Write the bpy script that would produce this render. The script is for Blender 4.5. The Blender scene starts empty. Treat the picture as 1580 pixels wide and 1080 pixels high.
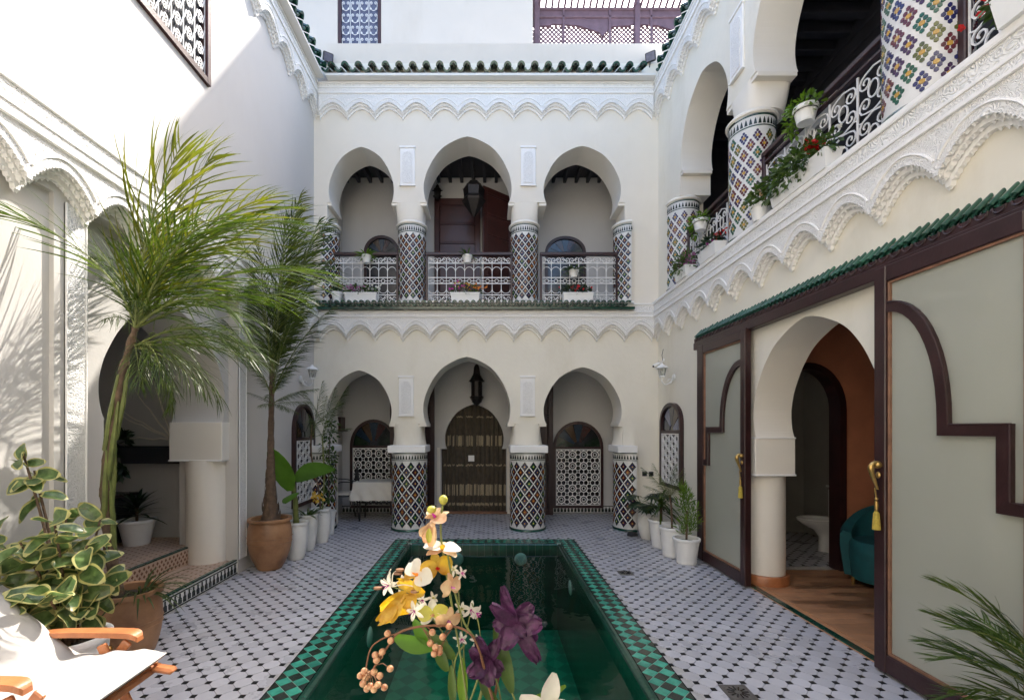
import bpy, bmesh, math, random
from mathutils import Vector as V, Matrix, Euler
from mathutils.geometry import tessellate_polygon
random.seed(7)
R = math.radians
PI = math.pi
sc = bpy.context.scene
COL = sc.collection

# ------------------------------------------------------------ camera, light
F, CX, CY, EYE = 702.0, 755.0, 662.0, 1.54       # measured from the vanishing lines of the place
cd = bpy.data.cameras.new('camera')
cam = bpy.data.objects.new('camera', cd)
COL.objects.link(cam)
sc.camera = cam
cam.location = (0, 0, EYE)
cam.rotation_euler = (R(90), 0, 0)
cd.sensor_width = 36.0
cd.sensor_fit = 'HORIZONTAL'
cd.lens = 36.0 * F / 1580.0
cd.shift_x = (790 - CX) / 1580.0
cd.shift_y = (CY - 540) / 1580.0
cd.clip_start = 0.05
cd.clip_end = 500

SUN = V((0.66, 1.0, 1.47)).normalized()
sd = bpy.data.lights.new('sun', 'SUN')
sd.energy = 2.3
sd.angle = R(0.55)
sd.color = (1.0, 0.94, 0.85)
sun = bpy.data.objects.new('sun', sd)
COL.objects.link(sun)
sun.location = (4, 6, 14)
sun.rotation_euler = SUN.to_track_quat('Z', 'Y').to_euler()
w = bpy.data.worlds.new('World')
sc.world = w
w.use_nodes = True
nt = w.node_tree
nt.nodes.clear()
sky = nt.nodes.new('ShaderNodeTexSky')
sky.sky_type = 'NISHITA'
sky.sun_disc = False
sky.sun_elevation = math.asin(SUN.z)
sky.sun_rotation = math.atan2(SUN.x, SUN.y)
sky.air_density = 1.0
sky.dust_density = 3.0
sky.ozone_density = 1.0
bg = nt.nodes.new('ShaderNodeBackground')
bg.inputs['Strength'].default_value = 0.15
ow = nt.nodes.new('ShaderNodeOutputWorld')
nt.links.new(sky.outputs[0], bg.inputs[0])
nt.links.new(bg.outputs[0], ow.inputs[0])
sc.view_settings.view_transform = 'Standard'
sc.view_settings.look = 'None'
sc.view_settings.gamma = 1.0
sc.view_settings.use_curve_mapping = False
sc.view_settings.exposure = 2.12
sc.render.engine = 'CYCLES'
cy = sc.cycles
cy.use_denoising = True
cy.max_bounces = 10
cy.diffuse_bounces = 6
cy.glossy_bounces = 4
cy.transmission_bounces = 6
cy.transparent_max_bounces = 12
cy.caustics_reflective = False
cy.caustics_refractive = False
cy.sample_clamp_indirect = 8.0


def at(px, py, Y):
    """a point of the place at depth Y, from where it stands in the view"""
    return V(((px - CX) / F * Y, Y, EYE + (CY - py) / F * Y))


# ------------------------------------------------------------ materials
def newmat(name):
    m = bpy.data.materials.new(name)
    m.use_nodes = True
    t = m.node_tree
    t.nodes.clear()
    o = t.nodes.new('ShaderNodeOutputMaterial')
    return m, t, o


def N(t, kind, **kw):
    n = t.nodes.new(kind)
    for k, v in kw.items():
        if k in n.inputs.keys() if hasattr(n.inputs, 'keys') else False:
            n.inputs[k].default_value = v
        else:
            setattr(n, k, v)
    return n


def mat(name, col, rough=0.6, var=0.12, vscale=3.0, bump=0.0, bscale=40.0, metal=0.0, spec=0.5,
        coat=0.0, transl=0.0, obj=False, stain=0.0, col2=None, bkind='noise', bdist=0.004, rand=0.0):
    m, t, o = newmat(name)
    p = t.nodes.new('ShaderNodeBsdfPrincipled')
    p.inputs['Roughness'].default_value = rough
    p.inputs['Metallic'].default_value = metal
    p.inputs['Specular IOR Level'].default_value = spec
    if coat:
        p.inputs['Coat Weight'].default_value = coat
        p.inputs['Coat Roughness'].default_value = 0.08
    if obj:
        tc = t.nodes.new('ShaderNodeTexCoord'); co = tc.outputs['Object']
    else:
        g = t.nodes.new('ShaderNodeNewGeometry'); co = g.outputs['Position']
    nz = t.nodes.new('ShaderNodeTexNoise')
    nz.inputs['Scale'].default_value = vscale
    nz.inputs['Detail'].default_value = 5
    nz.inputs['Roughness'].default_value = 0.6
    t.links.new(co, nz.inputs['Vector'])
    mr = t.nodes.new('ShaderNodeMapRange')
    mr.inputs['From Min'].default_value = 0.3
    mr.inputs['From Max'].default_value = 0.7
    t.links.new(nz.outputs['Fac'], mr.inputs['Value'])
    mx = t.nodes.new('ShaderNodeMix'); mx.data_type = 'RGBA'
    c = V(col[:3])
    a = c * (1 - var)
    b = V(col2) if col2 else c * (1 + var * 0.6)
    mx.inputs[6].default_value = (*a, 1)
    mx.inputs[7].default_value = (min(b[0], 1), min(b[1], 1), min(b[2], 1), 1)
    t.links.new(mr.outputs[0], mx.inputs[0])
    cout = mx.outputs[2]
    if stain:
        n2 = t.nodes.new('ShaderNodeTexNoise')
        n2.inputs['Scale'].default_value = 0.9
        n2.inputs['Detail'].default_value = 8
        n2.inputs['Roughness'].default_value = 0.7
        mp = t.nodes.new('ShaderNodeMapping')
        mp.inputs['Scale'].default_value = (1.6, 1.6, 0.5)
        t.links.new(co, mp.inputs[0])
        t.links.new(mp.outputs[0], n2.inputs['Vector'])
        r2 = t.nodes.new('ShaderNodeMapRange')
        r2.inputs['From Min'].default_value = 0.5
        r2.inputs['From Max'].default_value = 0.75
        r2.inputs['To Max'].default_value = stain
        t.links.new(n2.outputs['Fac'], r2.inputs['Value'])
        m2 = t.nodes.new('ShaderNodeMix'); m2.data_type = 'RGBA'; m2.blend_type = 'MULTIPLY'
        m2.inputs[7].default_value = (0.80, 0.76, 0.68, 1)
        t.links.new(r2.outputs[0], m2.inputs[0])
        t.links.new(cout, m2.inputs[6])
        cout = m2.outputs[2]
    if rand:
        oi = t.nodes.new('ShaderNodeObjectInfo')
        hs = t.nodes.new('ShaderNodeHueSaturation')
        r3 = t.nodes.new('ShaderNodeMapRange')
        r3.inputs['To Min'].default_value = 1 - rand
        r3.inputs['To Max'].default_value = 1 + rand
        t.links.new(oi.outputs['Random'], r3.inputs['Value'])
        t.links.new(r3.outputs[0], hs.inputs['Value'])
        t.links.new(cout, hs.inputs['Color'])
        cout = hs.outputs['Color']
    t.links.new(cout, p.inputs['Base Color'])
    rr = t.nodes.new('ShaderNodeMapRange')
    rr.inputs['To Min'].default_value = max(rough - 0.08, 0.02)
    rr.inputs['To Max'].default_value = min(rough + 0.1, 1)
    t.links.new(nz.outputs['Fac'], rr.inputs['Value'])
    t.links.new(rr.outputs[0], p.inputs['Roughness'])
    if bump:
        if bkind == 'noise':
            bn = t.nodes.new('ShaderNodeTexNoise')
            bn.inputs['Detail'].default_value = 6
            bo = bn.outputs['Fac']
        elif bkind == 'wave':
            bn = t.nodes.new('ShaderNodeTexWave')
            bn.inputs['Distortion'].default_value = 3
            bo = bn.outputs['Fac']
        bn.inputs['Scale'].default_value = bscale
        t.links.new(co, bn.inputs['Vector'])
        bp = t.nodes.new('ShaderNodeBump')
        bp.inputs['Strength'].default_value = bump
        bp.inputs['Distance'].default_value = bdist
        t.links.new(bo, bp.inputs['Height'])
        t.links.new(bp.outputs[0], p.inputs['Normal'])
    out = p.outputs[0]
    if transl:
        tr = t.nodes.new('ShaderNodeBsdfTranslucent')
        hs = t.nodes.new('ShaderNodeHueSaturation')
        hs.inputs['Value'].default_value = 1.6
        hs.inputs['Saturation'].default_value = 1.1
        t.links.new(cout, hs.inputs['Color'])
        t.links.new(hs.outputs[0], tr.inputs[0])
        ms = t.nodes.new('ShaderNodeMixShader')
        ms.inputs[0].default_value = transl
        t.links.new(out, ms.inputs[1])
        t.links.new(tr.outputs[0], ms.inputs[2])
        out = ms.outputs[0]
    t.links.new(out, o.inputs[0])
    return m


def carved_mat(name, col, s1=26.0, strength=1.0, dist=0.012):
    """white stucco with carved arabesque: swirled cells as fine relief"""
    m, t, o = newmat(name)
    p = t.nodes.new('ShaderNodeBsdfPrincipled')
    p.inputs['Roughness'].default_value = 0.75
    p.inputs['Specular IOR Level'].default_value = 0.25
    g = t.nodes.new('ShaderNodeNewGeometry')
    n0 = t.nodes.new('ShaderNodeTexNoise'); n0.inputs['Scale'].default_value = 9
    t.links.new(g.outputs['Position'], n0.inputs['Vector'])
    mxv = t.nodes.new('ShaderNodeMix'); mxv.data_type = 'RGBA'
    mxv.inputs[0].default_value = 0.10
    t.links.new(g.outputs['Position'], mxv.inputs[6])
    t.links.new(n0.outputs['Color'], mxv.inputs[7])
    vo = t.nodes.new('ShaderNodeTexVoronoi')
    vo.inputs['Scale'].default_value = s1
    t.links.new(mxv.outputs[2], vo.inputs['Vector'])
    ma = t.nodes.new('ShaderNodeMath'); ma.operation = 'MULTIPLY'; ma.inputs[1].default_value = 17.0
    t.links.new(vo.outputs['Distance'], ma.inputs[0])
    si = t.nodes.new('ShaderNodeMath'); si.operation = 'SINE'
    t.links.new(ma.outputs[0], si.inputs[0])
    vf = t.nodes.new('ShaderNodeTexVoronoi'); vf.feature = 'DISTANCE_TO_EDGE'
    vf.inputs['Scale'].default_value = s1
    t.links.new(mxv.outputs[2], vf.inputs['Vector'])
    cl = t.nodes.new('ShaderNodeMapRange')
    cl.inputs['From Max'].default_value = 0.12
    t.links.new(vf.outputs['Distance'], cl.inputs['Value'])
    ad = t.nodes.new('ShaderNodeMath'); ad.operation = 'MULTIPLY'
    t.links.new(si.outputs[0], ad.inputs[0]); t.links.new(cl.outputs[0], ad.inputs[1])
    bp = t.nodes.new('ShaderNodeBump')
    bp.inputs['Strength'].default_value = strength
    bp.inputs['Distance'].default_value = dist
    t.links.new(ad.outputs[0], bp.inputs['Height'])
    t.links.new(bp.outputs[0], p.inputs['Normal'])
    # darker colour in the carved grooves
    cr = t.nodes.new('ShaderNodeMapRange')
    cr.inputs['From Min'].default_value = -1.0; cr.inputs['From Max'].default_value = 0.2
    t.links.new(ad.outputs[0], cr.inputs['Value'])
    mx = t.nodes.new('ShaderNodeMix'); mx.data_type = 'RGBA'
    mx.inputs[6].default_value = (col[0] * .84, col[1] * .84, col[2] * .83, 1)
    mx.inputs[7].default_value = (*col, 1)
    t.links.new(cr.outputs[0], mx.inputs[0])
    t.links.new(mx.outputs[2], p.inputs['Base Color'])
    t.links.new(p.outputs[0], o.inputs[0])
    return m


def glass_mat(name, tint, gl=0.12, rough=0.02, dirt=0.0):
    m, t, o = newmat(name)
    tr = t.nodes.new('ShaderNodeBsdfTransparent'); tr.inputs[0].default_value = (*tint, 1)
    gs = t.nodes.new('ShaderNodeBsdfGlossy'); gs.inputs['Roughness'].default_value = rough
    lw = t.nodes.new('ShaderNodeFresnel'); lw.inputs[0].default_value = 1.45
    mr = t.nodes.new('ShaderNodeMapRange'); mr.inputs['To Min'].default_value = 0.0; mr.inputs['To Max'].default_value = 0.85
    t.links.new(lw.outputs[0], mr.inputs['Value'])
    ms = t.nodes.new('ShaderNodeMixShader')
    t.links.new(mr.outputs[0], ms.inputs[0])
    t.links.new(tr.outputs[0], ms.inputs[1]); t.links.new(gs.outputs[0], ms.inputs[2])
    out = ms.outputs[0]
    if dirt:
        df = t.nodes.new('ShaderNodeBsdfDiffuse'); df.inputs[0].default_value = (0.66, 0.67, 0.59, 1)
        g = t.nodes.new('ShaderNodeNewGeometry')
        nz = t.nodes.new('ShaderNodeTexNoise'); nz.inputs['Scale'].default_value = 2.5; nz.inputs['Detail'].default_value = 6
        t.links.new(g.outputs['Position'], nz.inputs['Vector'])
        r2 = t.nodes.new('ShaderNodeMapRange'); r2.inputs['To Min'].default_value = dirt * 0.95; r2.inputs['To Max'].default_value = dirt * 1.05
        t.links.new(nz.outputs['Fac'], r2.inputs['Value'])
        m2 = t.nodes.new('ShaderNodeMixShader')
        t.links.new(r2.outputs[0], m2.inputs[0])
        t.links.new(out, m2.inputs[1]); t.links.new(df.outputs[0], m2.inputs[2])
        out = m2.outputs[0]
    t.links.new(out, o.inputs[0])
    return m


def water_mat():
    m, t, o = newmat('pool water')
    g = t.nodes.new('ShaderNodeNewGeometry')
    nz = t.nodes.new('ShaderNodeTexNoise'); nz.inputs['Scale'].default_value = 2.2; nz.inputs['Detail'].default_value = 3
    t.links.new(g.outputs['Position'], nz.inputs['Vector'])
    bp = t.nodes.new('ShaderNodeBump'); bp.inputs['Strength'].default_value = 0.22; bp.inputs['Distance'].default_value = 0.04
    t.links.new(nz.outputs['Fac'], bp.inputs['Height'])
    tr = t.nodes.new('ShaderNodeBsdfTransparent'); tr.inputs[0].default_value = (0.66, 0.92, 0.78, 1)
    gs = t.nodes.new('ShaderNodeBsdfGlossy'); gs.inputs['Roughness'].default_value = 0.012
    t.links.new(bp.outputs[0], gs.inputs['Normal'])
    fr = t.nodes.new('ShaderNodeFresnel'); fr.inputs[0].default_value = 1.33
    t.links.new(bp.outputs[0], fr.inputs['Normal'])
    ms = t.nodes.new('ShaderNodeMixShader')
    t.links.new(fr.outputs[0], ms.inputs[0])
    t.links.new(tr.outputs[0], ms.inputs[1]); t.links.new(gs.outputs[0], ms.inputs[2])
    t.links.new(ms.outputs[0], o.inputs[0])
    return m


M = {}
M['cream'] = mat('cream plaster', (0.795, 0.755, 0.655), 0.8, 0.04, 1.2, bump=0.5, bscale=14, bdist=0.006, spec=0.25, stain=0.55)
M['cream_upper'] = mat('upper cream plaster', (0.77, 0.72, 0.63), 0.8, 0.03, 1.5, bump=0.25, bscale=60, spec=0.25, stain=0.2)  # upper facade's copy of the cream paint, tone shifted for sky light there
M['terrace'] = mat('warm terrace plaster', (0.66, 0.60, 0.53), 0.8, 0.03, 1.5, bump=0.25, bscale=60, spec=0.25, stain=0.3)  # even warm colour, chosen to offset bluish sky light on the roof walls
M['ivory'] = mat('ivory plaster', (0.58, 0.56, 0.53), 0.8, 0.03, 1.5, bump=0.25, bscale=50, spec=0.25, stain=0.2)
M['reveal'] = mat('pale plaster of arches', (0.80, 0.76, 0.68), 0.75, 0.03, 2, bump=0.15, bscale=60, spec=0.3)
M['grey'] = mat('grey plaster', (0.56, 0.555, 0.55), 0.8, 0.04, 2, bump=0.2, bscale=50, spec=0.25, stain=0.2)
M['stucco'] = carved_mat('carved stucco', (0.84, 0.83, 0.80), 24, 0.55, 0.007)
M['stucco_fine'] = carved_mat('fine carved stucco', (0.85, 0.84, 0.82), 36, 0.5, 0.006)
M['ivory2'] = mat('pale eave plaster', (0.74, 0.72, 0.68), 0.8, 0.03, 1.5, bump=0.25, bscale=50, spec=0.25)
M['smooth'] = mat('smooth stucco', (0.86, 0.85, 0.83), 0.75, 0.03, 4, bump=0.2, bscale=70, spec=0.25)
M['white'] = mat('white paint', (0.80, 0.80, 0.78), 0.45, 0.04, 6, bump=0.1, bscale=80)
M['whitepot'] = mat('white glazed pot', (0.76, 0.76, 0.73), 0.35, 0.07, 5, bump=0.15, bscale=30, stain=0.5)
M['iron_white'] = mat('white painted iron', (0.80, 0.79, 0.77), 0.5, 0.06, 20)
M['wood'] = mat('dark red brown wood', (0.034, 0.0115, 0.0115), 0.38, 0.35, 6, bump=0.35, bscale=45, coat=0.15)
M['wood2'] = mat('mahogany door wood', (0.055, 0.016, 0.014), 0.4, 0.3, 6, bump=0.35, bscale=45, coat=0.15)
M['woodraw'] = mat('worn wood edge', (0.24, 0.12, 0.07), 0.6, 0.3, 12, bump=0.4, bscale=60)
M['beam'] = mat('blackened beam wood', (0.034, 0.034, 0.042), 0.6, 0.3, 8, bump=0.4, bscale=40)
M['pergola'] = mat('purple brown pergola wood', (0.17, 0.105, 0.13), 0.55, 0.25, 6, bump=0.4, bscale=40)
M['teak'] = mat('orange teak', (0.42, 0.15, 0.055), 0.38, 0.25, 14, bump=0.3, bscale=60, coat=0.2)
M['laminate'] = mat('floor board wood', (0.46, 0.23, 0.115), 0.35, 0.22, 9, bump=0.15, bscale=60, rand=0.12)
M['terracotta'] = mat('terracotta', (0.27, 0.125, 0.055), 0.5, 0.3, 3.5, col2=(0.43, 0.235, 0.12), bump=0.35, bscale=30, stain=0.6, coat=0.1)
M['orange'] = mat('terracotta tadelakt wall', (0.52, 0.21, 0.115), 0.5, 0.18, 3, bump=0.2, bscale=12)
M['floor_tile'] = mat('pale glazed floor tile', (0.47, 0.47, 0.505), 0.28, 0.06, 3.5, bump=0.12, bscale=25, rand=0.10, stain=0.5)
M['grout'] = mat('floor grout', (0.40, 0.39, 0.38), 0.9, 0.2, 20)
M['dot'] = mat('black inset tile', (0.008, 0.009, 0.010), 0.4, 0.3, 20, spec=0.25)
M['pinktile'] = mat('sand pink tile', (0.50, 0.36, 0.27), 0.45, 0.15, 10, rand=0.06)
M['green'] = mat('jade glazed tile', (0.045, 0.30, 0.215), 0.22, 0.3, 14, bump=0.15, bscale=30, rand=0.22, coat=0.3)
M['darkgreen'] = mat('bottle green glaze', (0.006, 0.055, 0.036), 0.16, 0.4, 12, bump=0.2, bscale=25, coat=0.4, rand=0.15)
M['blackgreen'] = mat('black green tile', (0.020, 0.032, 0.026), 0.22, 0.4, 16, rand=0.25, coat=0.3)
M['poolgreen'] = mat('pool wall tile', (0.010, 0.085, 0.055), 0.2, 0.3, 8)
M['poolgrout'] = mat('pale green grout', (0.25, 0.40, 0.32), 0.7, 0.2, 20)
M['poolfloor'] = mat('pool floor tile', (0.015, 0.20, 0.12), 0.3, 0.25, 8, rand=0.2)
M['roof_green'] = mat('green glazed roof tile', (0.012, 0.062, 0.042), 0.22, 0.4, 9, bump=0.3, bscale=30, coat=0.4, rand=0.25)
M['roof_green2'] = mat('lighter green roof tile', (0.022, 0.090, 0.055), 0.3, 0.35, 9, bump=0.3, bscale=30, coat=0.2, rand=0.2)
M['mosaic_white'] = mat('white mosaic glaze', (0.66, 0.65, 0.63), 0.3, 0.08, 20, bump=0.2, bscale=90)
for k, c in dict(maroon=(0.10, 0.012, 0.022), emerald=(0.010, 0.085, 0.045), navy=(0.016, 0.016, 0.095), plum=(0.045, 0.012, 0.06),
                 ochre=(0.50, 0.29, 0.04), black=(0.012, 0.012, 0.014), rust=(0.22, 0.05, 0.02), olive=(0.10, 0.11, 0.015)).items():
    M[k] = mat(k + ' glaze', c, 0.2, 0.3, 40, coat=0.3)
M['iron_black'] = mat('black wrought iron', (0.014, 0.013, 0.014), 0.5, 0.3, 20, bump=0.2)
M['lantern'] = mat('blackened lantern metal', (0.022, 0.018, 0.017), 0.45, 0.35, 30, metal=0.6, bump=0.6, bscale=120)
M['gold'] = mat('aged brass', (0.55, 0.36, 0.12), 0.3, 0.25, 30, metal=0.9)
M['tassel'] = mat('mustard thread', (0.50, 0.38, 0.06), 0.8, 0.25, 90)
M['cushion'] = mat('off white cushion cloth', (0.46, 0.44, 0.415), 0.9, 0.08, 8, bump=0.3, bscale=260, spec=0.1)
M['cloth'] = mat('white table cloth', (0.70, 0.67, 0.60), 0.9, 0.05, 10, bump=0.25, bscale=200, spec=0.1)
M['teal'] = mat('teal velvet', (0.006, 0.085, 0.095), 0.75, 0.25, 9, bump=0.2, bscale=120)
M['porcelain'] = mat('porcelain', (0.75, 0.75, 0.74), 0.12, 0.03, 4, coat=0.5)
M['soil'] = mat('potting soil', (0.030, 0.022, 0.014), 0.95, 0.5, 60, bump=1.0, bscale=60, bdist=0.02)
M['bark'] = mat('palm bark', (0.13, 0.085, 0.055), 0.85, 0.4, 22, bump=0.9, bscale=45, bdist=0.015)
M['stem_green'] = mat('green stem', (0.16, 0.19, 0.05), 0.55, 0.35, 16, bump=0.3)
M['frond'] = mat('palm leaflet', (0.034, 0.072, 0.014), 0.42, 0.4, 7, transl=0.35, col2=(0.09, 0.13, 0.02), spec=0.4)
M['frond_lit'] = mat('sunlit tone palm leaflet', (0.085, 0.125, 0.018), 0.42, 0.35, 5, transl=0.4, col2=(0.17, 0.175, 0.025), spec=0.4)  # brighter yellow green puts sunlight into the colour of some fronds
M['frond_dark'] = mat('dark palm leaflet', (0.034, 0.062, 0.018), 0.45, 0.4, 7, transl=0.3, col2=(0.08, 0.11, 0.025))
M['leaf'] = mat('green leaf', (0.040, 0.085, 0.018), 0.4, 0.35, 12, transl=0.25, col2=(0.075, 0.13, 0.02))
M['leaf_dark'] = mat('dark leaf', (0.018, 0.042, 0.016), 0.35, 0.35, 12, transl=0.15)
M['leaf_bright'] = mat('bright leaf', (0.10, 0.21, 0.018), 0.45, 0.3, 12, transl=0.35, col2=(0.16, 0.27, 0.03))
M['banana'] = mat('banana leaf', (0.075, 0.17, 0.018), 0.4, 0.2, 6, transl=0.35, col2=(0.10, 0.22, 0.03))
M['ficus_in'] = mat('ficus leaf green', (0.040, 0.095, 0.028), 0.3, 0.4, 16, transl=0.2, col2=(0.15, 0.23, 0.08), coat=0.2, obj=True)
M['ficus_rim'] = mat('ficus leaf pale rim', (0.40, 0.36, 0.09), 0.35, 0.2, 10, transl=0.3, col2=(0.55, 0.54, 0.26), coat=0.2, rand=0.2)
M['red'] = mat('red petal', (0.55, 0.012, 0.012), 0.6, 0.25, 40, transl=0.2)
M['pink'] = mat('mauve petal', (0.42, 0.16, 0.30), 0.6, 0.3, 40, transl=0.2)
M['magenta'] = mat('magenta petal', (0.45, 0.03, 0.28), 0.6, 0.3, 40, transl=0.2)
M['whitepetal'] = mat('white petal', (0.60, 0.58, 0.50), 0.55, 0.08, 40, transl=0.3)
M['orangepetal'] = mat('orange petal', (0.75, 0.22, 0.02), 0.6, 0.2, 40, transl=0.2)
M['yellowpetal'] = mat('yellow petal', (0.60, 0.30, 0.012), 0.5, 0.3, 40, transl=0.3, col2=(0.62, 0.46, 0.08))
M['peach'] = mat('peach petal', (0.62, 0.30, 0.16), 0.5, 0.3, 30, transl=0.3, col2=(0.70, 0.55, 0.34))
M['purple'] = mat('purple velvet petal', (0.030, 0.006, 0.032), 0.55, 0.45, 60, transl=0.15, col2=(0.11, 0.030, 0.10), bump=0.6, bscale=60)
M['bud'] = mat('yellow green bud', (0.42, 0.40, 0.06), 0.5, 0.2, 40)
M['berry'] = mat('salmon berry', (0.50, 0.12, 0.05), 0.4, 0.3, 110, col2=(0.62, 0.42, 0.22), coat=0.2)
M['twig'] = mat('brown twig', (0.17, 0.075, 0.035), 0.7, 0.3, 50)
M['steel'] = mat('drain steel', (0.22, 0.21, 0.20), 0.4, 0.3, 40, metal=0.8)
M['plastic'] = mat('dark plastic', (0.02, 0.02, 0.025), 0.4, 0.1, 10)
M['lampglass'] = glass_mat('lamp glass', (0.85, 0.87, 0.85))
M['doorglass'] = glass_mat('greenish door glass', (0.97, 0.98, 0.95), dirt=0.42)
M['darkcream'] = mat('dark cream room plaster', (0.30, 0.29, 0.26), 0.8, 0.1, 3)  # one even dark cream for the bathroom walls and room ceilings
M['curtain'] = mat('brown lace curtain', (0.085, 0.070, 0.050), 0.85, 0.3, 14, bump=0.5, bscale=90)
M['lace'] = mat('beige lace', (0.40, 0.33, 0.22), 0.85, 0.35, 60, bump=0.8, bscale=120)
for k, c in dict(g_blue=(0.012, 0.028, 0.05), g_green=(0.012, 0.03, 0.014), g_red=(0.045, 0.012, 0.010), g_amber=(0.06, 0.032, 0.012), g_dark=(0.012, 0.012, 0.016), g_lilac=(0.12, 0.13, 0.20)).items():
    M[k] = mat(k[2:] + ' window glass', c, 0.12, 0.3, 20, coat=0.4)
M['water'] = water_mat()


# ------------------------------------------------------------ mesh builder
class MB:
    def __init__(s):
        s.v = []; s.f = []; s.m = []; s.s = []

    def add(s, vs, fs, m=0, smooth=False, T=None):
        b = len(s.v)
        if T is not None:
            vs = [T @ V(v) for v in vs]
        s.v.extend(tuple(v) for v in vs)
        for f in fs:
            s.f.append(tuple(i + b for i in f)); s.m.append(m); s.s.append(smooth)
        return s

    def box(s, x0, y0, z0, x1, y1, z1, m=0, T=None, bev=0.0):
        x0, x1 = sorted((x0, x1)); y0, y1 = sorted((y0, y1)); z0, z1 = sorted((z0, z1))
        if bev <= 0:
            vs = [(x, y, z) for x in (x0, x1) for y in (y0, y1) for z in (z0, z1)]
            fs = [(0, 1, 3, 2), (4, 6, 7, 5), (0, 4, 5, 1), (2, 3, 7, 6), (0, 2, 6, 4), (1, 5, 7, 3)]
            return s.add(vs, fs, m, False, T)
        b = min(bev, (x1 - x0) * .45, (y1 - y0) * .45, (z1 - z0) * .45)
        bm = bmesh.new()
        bmesh.ops.create_cube(bm, size=1)
        for v in bm.verts:
            v.co = V((x0 if v.co.x < 0 else x1, y0 if v.co.y < 0 else y1, z0 if v.co.z < 0 else z1))
        bmesh.ops.bevel(bm, geom=bm.edges[:], offset=b, segments=1, affect='EDGES', profile=0.5)
        bm.verts.index_update()
        vs = [v.co.copy() for v in bm.verts]
        fs = [[v.index for v in f.verts] for f in bm.faces]
        bm.free()
        return s.add(vs, fs, m, False, T)

    def tube(s, pts, r, n=6, m=0, closed=False, smooth=True, T=None, flat=None):
        pts = [V(p) for p in pts]
        k = len(pts)
        rr = r if isinstance(r, (list, tuple)) else [r] * k
        vs = []; up = None
        for i, p in enumerate(pts):
            a = pts[i - 1] if (i > 0 or closed) else p
            c = pts[(i + 1) % k] if (i < k - 1 or closed) else p
            d = (c - a)
            if d.length < 1e-9: d = V((0, 0, 1))
            d.normalize()
            if up is None:
                up = V((0, 0, 1)) if abs(d.z) < .9 else V((1, 0, 0))
            x = up - d * up.dot(d)
            if x.length < 1e-6: x = d.orthogonal()
            x.normalize(); up = x; y = d.cross(x)
            for j in range(n):
                t = 2 * PI * (j + .5) / n
                vs.append(p + (x * math.cos(t) + y * math.sin(t)) * rr[i])
        fs = []
        for i in range(k if closed else k - 1):
            for j in range(n):
                a = i * n + j; b = i * n + (j + 1) % n
                c = ((i + 1) % k) * n + (j + 1) % n; d = ((i + 1) % k) * n + j
                fs.append((a, b, c, d))
        if not closed:
            fs.append(tuple(range(n - 1, -1, -1))); fs.append(tuple((k - 1) * n + j for j in range(n)))
        return s.add(vs, fs, m, smooth, T)

    def lathe(s, prof, n=28, c=(0, 0, 0), m=0, a0=0.0, a1=2 * PI, smooth=True, T=None):
        full = abs(a1 - a0 - 2 * PI) < 1e-6
        cols = n if full else n + 1
        vs = []
        for j in range(cols):
            t = a0 + (a1 - a0) * j / n
            for r, z in prof:
                vs.append((c[0] + r * math.cos(t), c[1] + r * math.sin(t), c[2] + z))
        k = len(prof); fs = []
        for j in range(n):
            j2 = (j + 1) % cols
            for i in range(k - 1):
                fs.append((j * k + i, j2 * k + i, j2 * k + i + 1, j * k + i + 1))
        return s.add(vs, fs, m, smooth, T)

    def sphere(s, c, r, m=0, n=8, sq=(1, 1, 1)):
        vs = []; fs = []
        k = n // 2 + 1
        for i in range(k):
            a = -PI / 2 + PI * i / (k - 1)
            for j in range(n):
                t = 2 * PI * j / n
                vs.append((c[0] + r * sq[0] * math.cos(a) * math.cos(t), c[1] + r * sq[1] * math.cos(a) * math.sin(t), c[2] + r * sq[2] * math.sin(a)))
        for i in range(k - 1):
            for j in range(n):
                fs.append((i * n + j, i * n + (j + 1) % n, (i + 1) * n + (j + 1) % n, (i + 1) * n + j))
        return s.add(vs, fs, m, True)

    def plate(s, polys, axis, a, b, m=0, mside=None, T=None):
        """polygons with holes in two axes, given depth a..b on the third"""
        flat = [p for poly in polys for p in poly]
        tris = tessellate_polygon([[V((p[0], p[1], 0)) for p in poly] for poly in polys])

        def c(p, d):
            return {'Y': (p[0], d, p[1]), 'X': (d, p[0], p[1]), 'Z': (p[0], p[1], d)}[axis]
        n = len(flat)
        vs = [c(p, a) for p in flat] + [c(p, b) for p in flat]
        s.add(vs, [tuple(t) for t in tris] + [tuple(i + n for i in reversed(t)) for t in tris], m, False, T)
        fs = []; o = 0
        for poly in polys:
            k = len(poly)
            for i in range(k):
                j = (i + 1) % k
                fs.append((o + i, o + j, o + j + n, o + i + n))
            o += k
        s.add(vs, fs, m if mside is None else mside, False, T)
        return s

    def build(s, name, mats, parent=None, world=True, recalc=True):
        off = V((0, 0, 0))
        if parent is not None and world:
            p = parent
            while p is not None:
                off += p.location; p = p.parent
        me = bpy.data.meshes.new(name)
        vs = [tuple(V(v) - off) for v in s.v] if off.length > 0 else s.v
        me.from_pydata(vs, [], s.f)
        if not isinstance(mats, (list, tuple)): mats = [mats]
        for mm in mats:
            me.materials.append(M[mm] if isinstance(mm, str) else mm)
        me.polygons.foreach_set('material_index', s.m)
        me.polygons.foreach_set('use_smooth', s.s)
        if recalc:
            bm = bmesh.new(); bm.from_mesh(me)
            bmesh.ops.remove_doubles(bm, verts=bm.verts[:], dist=1e-5) if len(s.v) < 60000 else None
            bmesh.ops.recalc_face_normals(bm, faces=bm.faces[:])
            bm.to_mesh(me); bm.free()
        if any(s.s) and len(s.v) < 60000:
            try: me.set_sharp_from_angle(angle=R(45))
            except Exception: pass
        me.update()
        o = bpy.data.objects.new(name, me)
        COL.objects.link(o)
        if parent is not None: o.parent = parent
        return o


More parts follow.
